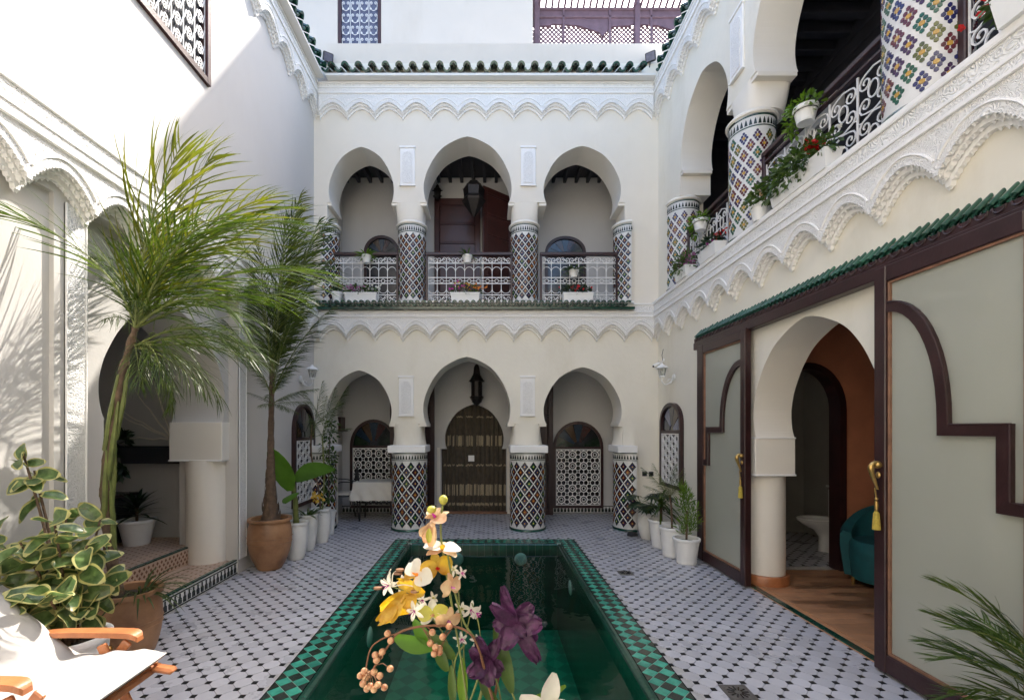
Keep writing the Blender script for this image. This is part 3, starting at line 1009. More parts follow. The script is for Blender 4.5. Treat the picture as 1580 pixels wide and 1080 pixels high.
rw.plate([[(-1.6, 0), (2.98, 0), (2.98, 1.40), (3.02, 1.458)] + arch(3.715, .725, 1.0, 1.458) + [(4.43, 1.458), (4.43, 1.1), (4.76, 1.1), (4.76, 0), (YG, 0), (YG, zc), (-1.6, zc)]], 'X', XR, XR + .37, 0, 1)
upr = [(.8, Z1), (.8, ZS1)] + arch(1.99, .585, .87, ZS1) + arch(3.745, .70, 1.01, ZS1) + arch(5.52, .60, .87, ZS1) + [(6.15, ZS1), (6.15, 4.70), (6.36, 4.70), (6.36, Z1)]
rw.plate([[(-1.6, zc), (YG, zc), (YG, Z2), (-1.6, Z2)], upr], 'X', XR, XR + .41, 0, 1)
rwall = struct(rw, 'right_wall', ['cream', 'reveal'])
for cyy, wd in ((4.68, .425), (2.81, .425), (1.17, .42)):
    T = Matrix.Rotation(R(90), 4, 'Z')
    pier_mb(XR + .205, cyy, .41, wd, 4.70, ZS1 + .002, .208).build('pier', 'reveal', rwall)
imp = MB()
for c, w_ in ((1.99, .585), (3.745, .70), (5.52, .60)):
    for sgn in (-1, 1):
        y = c + sgn * w_ * .95
        imp.box(XR + .010, min(y - sgn * .012, y + sgn * .10), ZS1 - .045, XR + .40, max(y - sgn * .012, y + sgn * .10), ZS1 + .003, bev=.004)
imp.build('impost', 'reveal', rwall)
struct(MB().box(-3.4, -1.75, 0, 3.3, -1.6, Z2), 'near_wall', 'cream')
# right upper gallery: floor, ceiling with beams, timber back wall
struct(MB().box(XR + .41, -1.6, Z1 - .2, 4.6, YB, Z1).box(XR - .12, -1.6, Z1 - .03, XR, YF - .0, Z1), 'side_gallery_floor', 'smooth')
sgc = struct(MB().box(XR + .41, -1.6, 6.12, 4.3, YB, 6.25), 'side_gallery_ceiling', 'beam')
b2 = mesh_of(MB().box(XR + .412, -.045, 6.0, 4.1, .045, 6.12, bev=.006), 'beam', 'beam')
y = -.6
while y < 7.3:
    inst(b2, sgc, (0, y, 0), name='beam'); y += .24
sw_ = struct(MB().box(4.1, -1.6, Z1, 4.2, YB, 6.12).box(3.0, YB, Z1, 4.2, YB + .1, 6.12), 'side_gallery_back', 'beam')
pl = mesh_of(MB().box(4.075, 0, -.07, 4.1, 1.0, .07, bev=.01), 'plank', 'beam')
for k in range(16):
    inst(pl, sw_, (0, -1.5, Z1 + .08 + k * .165), (0, 0, 0), (1, 8.9, 1), name='plank')
MB().box(3.9, 5.2, 5.15, 4.07, YB, 5.42, bev=.01).build('lintel', 'grey', sw_)
# roof terrace floor over the galleries
struct(MB().box(-6, YB, 6.95, 6, 10.5, Z2).box(XR + .41, -1.6, 6.95, 6, YB, Z2).box(-6, -1.6, 6.95, XL - .4, YB, Z2), 'roof', 'smooth')
struct(MB().box(XL - .15, YF + .03, Z2, XR + .2, YF + .18, 7.45), 'parapet', 'terrace')


# ------------------------------------------------------------ carved cornices
CW = 0.44


def cell_mb(cw, prot, ztop, zpk, ztip, fine):
    """one bay of the hanging lace: three staggered rows of stepped drops under an arch moulding"""
    m = MB(); hw = cw / 2
    n = 6
    for k in range(3):
        p0 = prot * (1 - k / 3.0); p1 = prot * (1 - (k + 1) / 3.0) if k < 2 else 0.0
        dz = (ztip - zpk)
        lowr = -.030 * k
        path = []
        off = (k % 2) * .5
        def step(i, s_):      # i-th step from the tip up
            return ztip + (zpk - ztip) * math.sin(PI / 2 * min(1, max(0, (i + off * .5) / n))) ** .9 + lowr
        xs = [hw * i / n for i in range(n + 1)]
        for i in range(n):
            z = step(i, 1); z2 = step(i + 1, 1)
            path += [(xs[i], z), (xs[i] + .35 * hw / n, z), (xs[i] + .5 * hw / n, z + (z2 - z) * .55), (xs[i + 1] - .12 * hw / n, z + (z2 - z) * .62)]
        path.append((hw, step(n, 1)))
        right = [(cw - a, b) for a, b in reversed(path[:-1])]
        poly = [(0, ztop), ] + [(a, b) for a, b in path] + right + [(cw, ztop)]
        if k == 0:
            m.plate([poly], 'Y', -p0, -p1)
        else:
            poly = [(0, zpk + .0), ] + [(a, min(b, zpk - .001)) for a, b in path] + right + [(cw, zpk + .0)]
            # drop duplicates
            q = []
            for pt in poly:
                if not q or (abs(pt[0] - q[-1][0]) + abs(pt[1] - q[-1][1])) > 1e-5: q.append(pt)
            m.plate([q], 'Y', -p0 + .0015 * k, -p1, 1)
        # little drops under the steps
        for sgn in (0, 1):
            for i in range(n):
                cx = xs[i] + .18 * hw / n
                if sgn: cx = cw - cx
                z = step(i, 1)
                pc = -(p0 + p1) / 2
                r = .009
                m.add([(cx - r, pc - r, z), (cx + r, pc - r, z), (cx + r, pc + r, z), (cx - r, pc + r, z), (cx, pc, z - .020)], [(0, 1, 4), (1, 2, 4), (2, 3, 4), (3, 0, 4)], 1)
    # arch moulding on the face
    pts = []
    for i in range(13):
        t = i / 12
        x = .012 + (hw - .012) * t
        z = ztip + .085 + (zpk + .055 - ztip - .085) * math.sin(t * PI / 2) ** .8
        pts.append((x, -prot - .002, z))
    m.tube(pts, .008, 5, 1)
    m.tube([(cw - a, b, c) for a, b, c in pts], .008, 5, 1)
    return m


def cornice(name, label, start, rotz, length, prot, z, cells, flip=False):
    ztop, zb2, zb1, zpk, ztip = z      # top, foot of first band, foot of second band, peaks, tips
    t = thing(name, label, 'cornice', (start[0], start[1], 0), rotz, 'carved white plaster cornices round the court')
    me = mesh_of(cell_mb(length / cells, prot, zb1, zpk, ztip, True), 'stalactite_bay', ['stucco_fine', 'smooth'])
    for i in range(cells): inst(me, t, (length / cells * i, 0, 0), name='stalactite_bay')
    def bx(z0, z1, p, mt, nm):
        MB().box(0, -p, z0, length, 0, z1, bev=.003).build(nm, mt, t, world=False)
    bx(zb2 + .012, ztop - .012, prot + .004, 'stucco', 'carved_band')
    bx(zb1 + .014, zb2 - .012, prot + .010, 'stucco_fine', 'carved_band')
    for a in (ztop - .012, zb2 - .012, zb1 - .004): bx(a, a + .022, prot + .018, 'smooth', 'moulding')
    return t


ZL = (3.42, 3.30, 3.225, 3.115, 2.945)
ZU = (6.76, 6.69, 6.60, 6.47, 6.32)
cornice('cornice', 'white carved cornice between the two storeys of the back facade, below the green ledge', (XL + .10, YF), 0, XR - XL - .2, .10, ZL, 12)
cornice('cornice', 'white carved cornice on the right wall below the flower boxes', (XR, YF), R(-90), 8.4, .10, ZL, 19)
cornice('cornice', 'white carved cornice on the left wall behind the palms', (XL, -1.4), R(90), 8.35, .10, ZL, 19)
cornice('cornice', 'white carved cornice at the top of the back facade, below the parapet tiles', (XL + .10, YF), 0, XR - XL - .2, .085, ZU, 12)
cornice('cornice', 'white carved cornice at the top of the right wall above the arches', (XR, YF), R(-90), 8.4, .085, ZU, 19)
cornice('cornice', 'white carved cornice at the top of the left wall', (XL, -1.4), R(90), 8.35, .085, ZU, 19)


# ------------------------------------------------------------ roof tile rows
def tile_half(r, L, th=.011, up=True, n=8, taper=.9):
    m = MB(); vs = []
    for y, rr in ((0, r), (L, r * taper)):
        for q in (rr, rr - th):
            for i in range(n + 1):
                a = PI * i / n
                vs.append((q * math.cos(a), y, q * math.sin(a) * (1 if up else -1)))
    k = n + 1; fs = []
    for i in range(n):
        fs += [(i, i + 1, 2 * k + i + 1, 2 * k + i), (k + i, k + i + 1, 3 * k + i + 1, 3 * k + i), (i, i + 1, k + i + 1, k + i), (2 * k + i, 2 * k + i + 1, 3 * k + i + 1, 3 * k + i)]
    return m.add(vs, fs, 0, True)


def tile_row(name, label, start, rotz, length, pitch, proj, z, slope=.42, mt='roof_green', cat='tile row', bed='beam', gr=None, rf=.285, th=.028):
    """barrel tiles side by side along local x, eave towards local -y"""
    t = thing(name, label, cat, (start[0], start[1], z), rotz, gr)
    r = pitch * rf
    L = proj / math.cos(slope) + .02
    mu = mesh_of(tile_half(r, L, th), 'roof_tile', mt); md = mesh_of(tile_half(r, L, th, up=False), 'roof_tile', mt)
    n = int(length / pitch)
    for i in range(n):
        x = pitch * (i + .5)
        inst(md, t, (x - pitch / 2 + random.uniform(-.003, .003), -proj + .01, 0), (slope, 0, random.gauss(0, .012)), name='roof_tile')
        inst(mu, t, (x, -proj + random.uniform(-.006, .006), r * .35), (slope + random.gauss(0, .01), 0, random.gauss(0, .015)), name='roof_tile')
    hb = math.tan(slope) * proj
    T = None
    m = MB(); b = -r - .016
    m.add([(0, -proj + .04, b - .02), (0, 0, b - .02), (0, 0, hb + b), (0, -proj + .04, b + .015), (length, -proj + .04, b - .02), (length, 0, b - .02), (length, 0, hb + b), (length, -proj + .04, b + .015)],
          [(0, 1, 2, 3), (4, 5, 6, 7), (0, 4, 5, 1), (1, 5, 6, 2), (2, 6, 7, 3), (3, 7, 4, 0)])
    m.build('bed', bed, t, world=False)
    return t


gt = 'green glazed tile rows'
tile_row('eave_tiles', 'wavy row of dark green roof tiles along the top of the back facade', (XL + .25, YF), 0, XR - XL - .36, .2, .25, 6.87, bed='ivory2', gr=gt)
tile_row('eave_tiles', 'row of dark green roof tiles along the top of the left wall', (XL, -1.2), R(90), 8.0, .2, .25, 6.87, bed='ivory2', gr=gt)
tile_row('eave_tiles', 'row of dark green roof tiles along the top of the right wall', (XR, YF - .25), R(-90), 8.0, .2, .12, 6.87, bed='ivory2', gr=gt)
tile_row('ledge_tiles', 'narrow dark green tile ledge under the upstairs railings of the back facade', (FX(494), YF), 0, FX(974) - FX(494), .092, .22, 3.40, slope=.15, bed='darkgreen', gr=gt, rf=.40, th=.018)
struct(MB().box(FX(497), YF - .17, 3.42, FX(973), YF, Z1 + .0), 'ledge', 'smooth')
# canopy over the sliding doors
cp = tile_row('door_canopy', 'long narrow green tiled wooden canopy over the sliding glass doors', (XR, 5.56), R(-90), 6.6, .056, .072, 2.650, slope=.80, mt='roof_green2', cat='canopy', bed='darkgreen', rf=.30, th=.007)
m = MB()
m.box(0, -.078, -.070, 6.6, -.03, -.018, bev=.004)
m.box(0, -.088, -.15, 6.6, -.0, -.065, bev=.006)
m.build('beam', 'wood', cp, world=False)
mm = mesh_of(MB().tube([(.03 * math.cos(a), 0, .03 * math.sin(a)) for a in [PI + PI * i / 6 for i in range(7)]], .006, 5), 'scallop', 'wood')
for i in range(79): inst(mm, cp, (.05 + i * .082, -.080, -.018), name='scallop')

# ------------------------------------------------------------ roof terrace behind the facade
struct(MB().plate([[(-6, Z2), (.86, Z2), (.86, 11.65), (-6, 11.65)], [(-3.0, 8.55), (-2.14, 8.55), (-2.14, 10.6), (-3.0, 10.6)]], 'Y', 9.0, 9.35).box(-6, 9.35, Z2, -5.7, 13, 11.65), 'rooftop_wall', 'terrace')
struct(MB().box(.86, 10.0, Z2, 6, 10.2, 10.0).box(-3.4, 9.6, Z2, -1.7, 9.7, 11), 'terrace_wall', 'terrace')
pg = thing('pergola', 'purple brown timber pergola with diamond lattice on the roof terrace, top right', 'pergola', (.9, 9.3, Z2))
for x in (.92, 2.98, 4.9): MB().box(x, 9.3, Z2, x + .11, 9.41, 10.35, bev=.01).build('post', 'pergola', pg)
sc_pts = [(.88, 9.98)]
x = .88
bot = []
for k in range(3):
    x0 = .88 + k * 1.65; 
    for a, b in ((0, 9.82), (.38, 9.84), (.42, 9.87), (.95, 9.84), (1.2, 9.76), (1.38, 9.70), (1.45, 9.62), (1.52, 9.70), (1.6, 9.78)):
        bot.append((x0 + a, b))
MB().plate([[(.88, 10.14)] + bot + [(5.83, 10.14)]], 'Y', 9.36, 9.40).build('board', 'pergola', pg)
for z in (10.14, 9.98): MB().box(.88, 9.33, z, 5.83, 9.40, z + .05, bev=.01).build('rail', 'pergola', pg)
for x in (1.5, 2.45, 3.3, 4.2): MB().box(x, 9.33, 9.3, x + .05, 9.36, 10.14, bev=.008).build('mullion', 'pergola', pg)
me1 = mesh_of(MB().box(-.36, .12, -.016, .36, .132, .016), 'lattice_strip', 'pergola')
for sgn, yy in ((1, 0), (-1, .013)):
    for k in range(60):
        x = .5 + k * .09
        # clip by keeping strips short: they cross only the lattice zone
        inst(me1, pg, (x - .6, yy, 9.62 - Z2), (0, R(45 * sgn), 0), name='lattice_strip')
me = mesh_of(MB().box(-.022, -.25, 0, .022, .45, .05, bev=.006), 'rafter', 'pergola')
for k in range(38): inst(me, pg, (k * .13, 0, 10.20 - Z2), (R(-12), 0, 0), name='rafter')

M_fl = thing('floodlight', 'small black floodlight at the left end of the parapet', 'floodlight', at(506, 90, 6.9), 0, 'parapet floodlights')
def flood(t, rz):
    T = Matrix.Rotation(rz, 4, 'Z') @ Matrix.Rotation(R(28), 4, 'X')
    m = MB().box(-.075, -.03, -.06, .075, .03, .07, T=T, bev=.01); m.build('housing', 'plastic', t, world=False)
    MB().box(-.06, -.034, -.045, .06, -.0305, .055, T=T).build('glass', 'g_lilac', t, world=False)
    MB().tube([(0, .02, -.05), (0, .06, -.12), (0, .08, -.16)], .008).build('bracket', 'plastic', t, world=False)
flood(M_fl, R(30))
t = thing('floodlight', 'small black floodlight at the right end of the parapet', 'floodlight', at(1004, 89, 6.9), 0, 'parapet floodlights')
flood(t, R(-30))


# ------------------------------------------------------------ ironwork helpers
def wire(m, pts, r=.006, y=0, n=4, mi=0):
    m.tube([(a, y, b) for a, b in pts], r, n, mi)


def cscroll(m, cx, cz, w, h, r=.006, flip=1, y=0):
    """S scroll: two spirals joined"""
    a = spiral(cx - w / 2 * flip, cz, h / 2, 1.25, -PI / 2, -flip, 12, .2)
    b = spiral(cx + w / 2 * flip, cz, h / 2, 1.25, PI / 2, -flip, 12, .2)
    wire(m, list(reversed(a)) + b, r, y)


def frame_rect(m, x0, z0, x1, z1, w, y0, y1, mi=0):
    m.box(x0, y0, z0, x0 + w, y1, z1, mi, bev=.004); m.box(x1 - w, y0, z0, x1, y1, z1, mi, bev=.004)
    m.box(x0 + w, y0 + .002, z0, x1 - w, y1 - .002, z0 + w, mi); m.box(x0 + w, y0 + .002, z1 - w, x1 - w, y1 - .002, z1, mi)


# facade railings ------------------------------------------------
def unit_facade(w):
    m = MB()
    r = .005
    wire(m, [(0, .03), (0, .70)], .006)
    # arch heads between bars
    wire(m, [(0, .50)] + [(w / 2 - w / 2 * math.cos(a), .50 + .075 * math.sin(a)) for a in [PI * i / 8 for i in range(9)]] + [(w, .50)], r)
    wire(m, [(0, .17)] + [(w / 2 - w / 2 * math.cos(a), .24 - .07 * math.sin(a)) for a in [PI * i / 8 for i in range(9)]] + [(w, .17)], r)
    wire(m, [(w / 2 + .028 * math.cos(a), .36 + .028 * math.sin(a)) for a in [2 * PI * i / 10 for i in range(11)]], .005)
    wire(m, [(w / 2 - .028, .36), (0, .36)], .005); wire(m, [(w / 2 + .028, .36), (w, .36)], .005)
    return m


def railing(label, x0, x1, y):
    t = thing('railing', label, 'railing', (x0, y, Z1), 0, 'white scroll railings of the upper back gallery')
    L = x1 - x0
    MB().box(0, -.03, .745, L, .03, .795, bev=.008).build('handrail', 'wood', t, world=False)
    for a in (0, L - .035): MB().box(a, -.018, 0, a + .035, .018, .745, bev=.004).build('post', 'wood', t, world=False)
    MB().box(.035, -.014, .0, L - .035, .014, .03).build('bottom_rail', 'wood', t, world=False)
    n = max(4, round((L - .07) / .145)); w = (L - .07) / n
    me = mesh_of(unit_facade(w), 'baluster', 'iron_white')
    for i in range(n): inst(me, t, (.035 + i * w, 0, 0), name='baluster')
    s = MB(); cscroll(s, 0, 0, w * .52, .085, .0055)
    me = mesh_of(s, 'scroll', 'iron_white')
    for i in range(n):
        for z, f in ((.68, 1), (.085, -1)):
            inst(me, t, (.035 + (i + .5) * w, 0, z), (0, 0, 0 if i % 2 else PI), name='scroll')
    for z in (.625, .14, .405, .315):
        MB().box(.035, -.006, z, L - .035, .006, z + .012).build('rail', 'iron_white', t, world=False)
    return t


YR = 6.98
rx = lambda px: (px - CX) / F * YR
railing('white scroll railing of the left bay upstairs, above the cloth covered table', rx(513), rx(615), YR)
railing('white scroll railing of the middle bay upstairs, under the big hanging lantern', rx(657), rx(791), YR)
railing('white scroll railing of the right bay upstairs, with the red and dark plants', rx(833), rx(953), YR)


def unit_side(w, h):
    """panel of the right gallery: four leaf shapes built of C scrolls round a ring"""
    m = MB(); r = .0065
    wire(m, [(0, .03), (0, h)], .008)
    for cz in (h * .26, h * .74):
        for sx_ in (-1, 1):
            for sz_ in (-1, 1):
                c = (w / 2 + sx_ * w * .25, cz + sz_ * h * .12)
                a = spiral(c[0], c[1], w * .22, 1.4, PI / 2 * sz_, -sx_ * sz_, 14, .18)
                wire(m, [(w / 2, cz + sz_ * h * .235)] + a, r)
        wire(m, [(w / 2 + w * .16 * math.cos(a), cz + h * .09 * math.sin(a)) for a in [2 * PI * i / 12 for i in range(13)]], r)
    wire(m, [(0, h * .5)] + [(w / 2 + (w / 2) * math.sin(a), h * .5 + .03 * math.sin(2 * a)) for a in [-PI / 2 + PI * i / 8 for i in range(9)]], .005)
    return m


def side_railing(label, y0, y1, x):
    t = thing('railing', label, 'railing', (x, y1, Z1), R(-90), 'white scroll railings of the right upper gallery')
    L = y1 - y0
    MB().box(0, -.03, .745, L, .03, .795, bev=.008).build('handrail', 'wood', t, world=False)
    MB().box(0, -.02, .675, L, .02, .70, bev=.004).build('rail', 'wood', t, world=False)
    for a in (0, L - .05): MB().box(a, -.025, 0, a + .05, .025, .745, bev=.006).build('post', 'wood', t, world=False)
    MB().box(.05, -.014, .0, L - .05, .014, .03).build('bottom_rail', 'wood', t, world=False)
    n = max(3, round((L - .1) / .26)); w = (L - .1) / n
    me = mesh_of(unit_side(w, .66), 'scroll_panel', 'iron_white')
    for i in range(n): inst(me, t, (.05 + i * w, 0, 0), name='scroll_panel')
    return t


side_railing('white scroll railing between the farthest and middle columns of the right upper gallery', 4.88, 6.16, 2.70)
side_railing('white scroll railing between the middle and nearest columns of the right upper gallery', 3.01, 4.48, 2.70)
side_railing('white scroll railing right of the nearest column in the right upper gallery', 1.3, 2.61, 2.70)

# ------------------------------------------------------------ carved plaques
def plaque(label, x, y, z0, z1, w, rotz=0):
    t = thing('plaque', label, 'plaque', (x, y, z0), rotz, 'small carved plaster plaques')
    h = z1 - z0
    MB().box(-w / 2, -.022, 0, w / 2, 0, h, bev=.004).build('slab', 'smooth', t, world=False)
    MB().plate([[(-w * .33, h * .06), (w * .33, h * .06), (w * .33, h * .78)] + [(w * .33 * math.cos(a), h * .78 + h * .13 * math.sin(a)) for a in [PI * i / 8 for i in range(1, 8)]] + [(-w * .33, h * .78)]], 'Y', -.030, -.0225).build('carved_field', 'stucco_fine', t, world=False)
    MB().box(-w / 2 - .008, -.034, h, w / 2 + .008, 0, h + .03, bev=.004).build('moulding', 'smooth', t, world=False)
    MB().box(-w / 2 - .008, -.034, -.012, w / 2 + .008, 0, .0, bev=.003).build('moulding', 'smooth', t, world=False)


plaque('white carved plaque between the left and middle arches upstairs', FX(629), YF, FZ(287), FZ(230), .225)
plaque('white carved plaque between the middle and right arches upstairs', FX(815), YF, FZ(287), FZ(230), .225)
plaque('white carved plaque between the left and middle arches downstairs', FX(627), YF, FZ(641), FZ(583), .225)
plaque('white carved plaque between the middle and right arches downstairs', FX(814), YF, FZ(641), FZ(583), .225)
plaque('white carved plaque high on the right wall between its arches', XR, 4.72, 5.2, 5.85, .24, R(-90))
plaque('white carved plaque on the right wall beyond the frame of the near arch', XR, 2.87, 5.2, 5.85, .24, R(-90))

# ------------------------------------------------------------ curtained doorway, door leaves
t = thing('curtain', 'brown lace curtain hanging in the horseshoe doorway at the back', 'curtain', (DX(731), YG + .08, 0))
m = MB(); vs = []; nx = 120
for i in range(nx + 1):
    u = i / nx; x = DX(678) + (DX(784) - DX(678)) * u
    for z in (0.02, 2.15):
        vs.append((x, YG + .10 + .022 * math.sin(u * 95) + .012 * math.sin(u * 41 + z), z))
m.add(vs, [(2 * i, 2 * i + 2, 2 * i + 3, 2 * i + 1) for i in range(nx)], 0, True)
m.build('cloth', 'curtain', t)
for z0, z1 in ((DZ(688), DZ(672)), (DZ(719.5), DZ(717)), (DZ(765), DZ(748)), (DZ(781), DZ(777)), (DZ(644), DZ(642))):
    m = MB()
    for i in range(nx):
        if random.random() < .22 and z1 - z0 > .05: continue
        a, b = i / nx, (i + 1) / nx
        p = []
        for u in (a, b):
            x = DX(679) + (DX(783) - DX(679)) * u
            p.append((x, YG + .094 + .022 * math.sin(u * 95) + .012 * math.sin(u * 41)))
        jt = random.uniform(-.012, .012)
        m.add([(p[0][0], p[0][1], z0 + jt), (p[1][0], p[1][1], z0 + jt), (p[1][0], p[1][1], z1 + jt), (p[0][0], p[0][1], z1 + jt)], [(0, 1, 2, 3)])
    m.build('lace_band', 'lace', t)
tag(MB().box(-.055, 0, 0, .055, .004, .11, bev=.001).build('notice', 'white'), 'white paper notice pinned to the brown lace curtain', 'notice').location = (DX(727), YG + .055, DZ(712))
MB().box(DX(679), YG - .03, 0.0, DX(783), YG + .11, .035, bev=.006).build('threshold', 'woodraw', t)


def door_leaf(label, x0, x1, y, z0, z1, mt='wood', panels=3, grp=None, rotz=0.0, world=True):
    t = thing('door_leaf', label, 'door', (x0, y, z0), rotz, grp)
    L = x1 - x0; h = z1 - z0
    m = MB(); frame_rect(m, 0, 0, L, h, .09, -.022, .022); m.build('stile', mt, t, world=False)
    ph = (h - .18) / panels
    for k in range(panels):
        MB().box(.09, -.012, .09 + k * ph, L - .09, .012, .09 + (k + 1) * ph - .03, bev=.01).build('panel', mt, t, world=False)
        MB().box(.09, -.02, .09 + (k + 1) * ph - .03, L - .09, .02, .09 + (k + 1) * ph, bev=.005).build('rail', mt, t, world=False)
    return t


dl = 'open door leaves of the ground floor gallery'
door_leaf('dark open door leaf behind the column left of the curtained doorway', DX(605), DX(672), YG - .16, .01, 2.75, grp=dl)
door_leaf('dark open door leaf behind the column right of the curtained doorway', DX(792), DX(851.5), YG - .16, .01, 2.75, grp=dl)
m = MB().box(DX(678) - .04, YG - .03, 0, DX(678) + .02, YG - .002, 1.2, bev=.004).box(DX(784) - .02, YG - .03, 0, DX(784) + .04, YG - .002, 1.2, bev=.004)
m.build('jamb', 'reveal', rear)
door_leaf('closed dark red door leaf upstairs, left of the hanging lantern', DX(671), DX(741), YG - .05, Z1, 5.71, 'wood2', 6, 'upstairs door leaves')
h_ = V((DX(790), YG - .02)); e_ = at(745, 300, 7.86)
t = door_leaf('dark red door leaf upstairs standing open towards the railing', 0, .70, 0, Z1, 5.74, 'wood2', 6, 'upstairs door leaves')
t.location = (e_.x, e_.y, Z1); t.rotation_euler = (0, 0, math.atan2(h_.y - e_.y, h_.x - e_.x)); t.scale = ((h_ - V((e_.x, e_.y))).length / .70, 1, 1)


# ------------------------------------------------------------ arched windows
def fan(m, cx, z0, w, h, y, mats, n=7):
    """stained fan light; returns panes as polys"""
    out = []
    for k in range(n):
        a0 = PI * k / n + .03; a1 = PI * (k + 1) / n - .03
        p = []
        for r, rev in ((1.0, 0), (.22, 1)):
            q = [(cx + w * r * math.cos(a0 + (a1 - a0) * i / 4), z0 + h * r * math.sin(a0 + (a1 - a0) * i / 4)) for i in range(5)]
            p += q[::-1] if rev else q
        out.append(p)
    return out


def rosette_tile(w, r=.011):
    m = MB()
    c = w / 2
    y = 0
    wire(m, [(c + w * .33 * math.cos(a), c + w * .33 * math.sin(a)) for a in [2 * PI * i / 14 for i in range(15)]], r, 0)
    wire(m, [(c + w * .16 * math.cos(a), c + w * .16 * math.sin(a)) for a in [2 * PI * i / 8 for i in range(9)]], r * .7, 0)
    for k in range(8):
        a = PI / 4 * k
        l = .48 if k % 2 == 0 else .60
        wire(m, [(c + w * .33 * math.cos(a), c + w * .33 * math.sin(a)), (c + w * l * math.cos(a), c + w * l * math.sin(a))], r * .8, 0)
    for dx, dz in ((0, 0), (1, 0), (0, 1), (1, 1)):
        wire(m, [(w * dx + w * .12 * math.cos(a), w * dz + w * .12 * math.sin(a)) for a in [2 * PI * i / 8 for i in range(9)]], r * .6, 0)
    return m


def diamond_tile(w, h, r=.008):
    m = MB()
    wire(m, [(0, h / 2), (w / 2, h), (w, h / 2), (w / 2, 0), (0, h / 2)], r)
    wire(m, [(w / 2 + w * .24 * math.cos(a), h / 2 + h * .3 * math.sin(a)) for a in [2 * PI * i / 8 for i in range(9)]], r)
    wire(m, [(w * .28 * math.cos(a), h * .24 * math.sin(a)) for a in [-PI / 2 + PI * i / 5 for i in range(6)]], r)
    wire(m, [(w - w * .28 * math.cos(a), h * .24 * math.sin(a)) for a in [-PI / 2 + PI * i / 5 for i in range(6)]], r)
    return m


def window(name, label, x, y, z0, w, zs, z1, zg, rotz=0, cols=4, rows=5, style='rose', grp=None, panes=7, point=1.0, frame='wood', grille=True):
    """arched window in a dark frame: fan of coloured panes above a white grille"""
    t = thing(name, label, 'window', (x, y, z0), rotz, grp)
    zs -= z0; z1 -= z0; zg -= z0
    outer = round_arch(0, w / 2, 0, z1, zs, 18, point)
    inn = inset(outer, .05)
    fr = MB().plate([outer, inn], 'Y', -.05, .0); fr.build('frame', frame, t, world=False)
    MB().plate([inset(outer, .03)], 'Y', -.012, -.002).build('backing', 'g_dark', t, world=False)
    MB().box(-w / 2 + .05, -.045, zg - .02, w / 2 - .05, -.005, zg + .02, bev=.003).build('transom', frame, t, world=False)
    iw = w / 2 - .055
    zb = max(zg + .02, 0)
    top = z1 - .055
    cols_ = ['g_green', 'g_dark', 'g_red', 'g_blue', 'g_amber', 'g_blue', 'g_green', 'g_dark'] if style != 'lilac' else ['g_lilac', 'g_amber', 'g_blue', 'g_lilac', 'g_blue', 'g_amber', 'g_lilac']
    for k, p in enumerate(fan(None, 0, zb + .005, iw * .98, (top - zb) * .98, 0, None, panes)):
        MB().plate([p], 'Y', -.02, -.013).build('pane', cols_[k % len(cols_)], t, world=False)
    hub = MB().lathe([(.0, .0), (iw * .2, 0), (iw * .2, .012), (0, .012)], 12, T=Matrix.Translation((0, -.02, zb + .02)) @ Matrix.Rotation(R(90), 4, 'X'))
    if not grille:
        for sx_ in (-1, 1): MB().box(sx_ * w / 4 - w / 4 + .06, -.02, .06, sx_ * w / 4 + w / 4 - .06, -.013, zg - .03, bev=.002).build('pane', 'g_dark', t, world=False)
        return t
    gw = (w - .10) / cols; gh = (zg - .02 - .05) / rows
    if style == 'rose': src = rosette_tile(1.0, .062)
    else: src = diamond_tile(1.0, 1.0, .05)
    mm_ = MB(); mm_.add([(a * gw, b * .18, c * gh) for a, b, c in src.v], src.f)
    me_ = mesh_of(mm_, 'grille_unit', 'iron_white')
    for i in range(cols):
        for j in range(rows):
            inst(me_, t, (-w / 2 + .05 + i * gw, -.030, .05 + j * gh), name='grille_unit')
    g_ = MB(); frame_rect(g_, -w / 2 + .045, .045, w / 2 - .045, zg - .02, .018, -.040, -.020)
    g_.build('grille_frame', 'iron_white', t, world=False)
    return t


gw_ = 'arched windows of the ground floor gallery'
window('window', 'arched window with coloured fan and white rosette grille, right bay downstairs', (DX(853) + DX(930)) / 2, YG, DZ(783), DX(930) - DX(853), DZ(690), DZ(650), DZ(691), 0, 4, 5, 'rose', gw_)
window('window', 'arched window with white rosette grille behind the cloth covered table', (DX(541) + DX(613)) / 2, YG, DZ(783), DX(613) - DX(541), DZ(688), DZ(647), DZ(689), 0, 4, 5, 'rose', gw_)
window('window', 'narrow arched window with blue glass on the right wall, above the potted plants', XR, 6.40, .72, .74, 1.58, 1.91, 1.50, R(-90), 3, 5, 'lilac', None, 5, .8)
window('window', 'narrow arched window on the left wall behind the row of white pots', XL, 6.52, .46, .72, 1.45, 1.90, 1.40, R(90), 3, 6, 'diamond', None, 5, .8)
gu = 'small arched windows upstairs seen above the railings'
window('window', 'dark round headed window upstairs behind the left railing', (DX(563) + DX(616)) / 2 , YG, Z1 + .1, .64, DZ(390), DZ(365), DZ(395), 0, 3, 3, 'diamond', gu, grille=False)
window('window', 'dark round headed window upstairs behind the right railing', DX(872), YG, Z1 + .1, .74, DZ(390), DZ(366), DZ(396), 0, 4, 3, 'diamond', gu, grille=False)

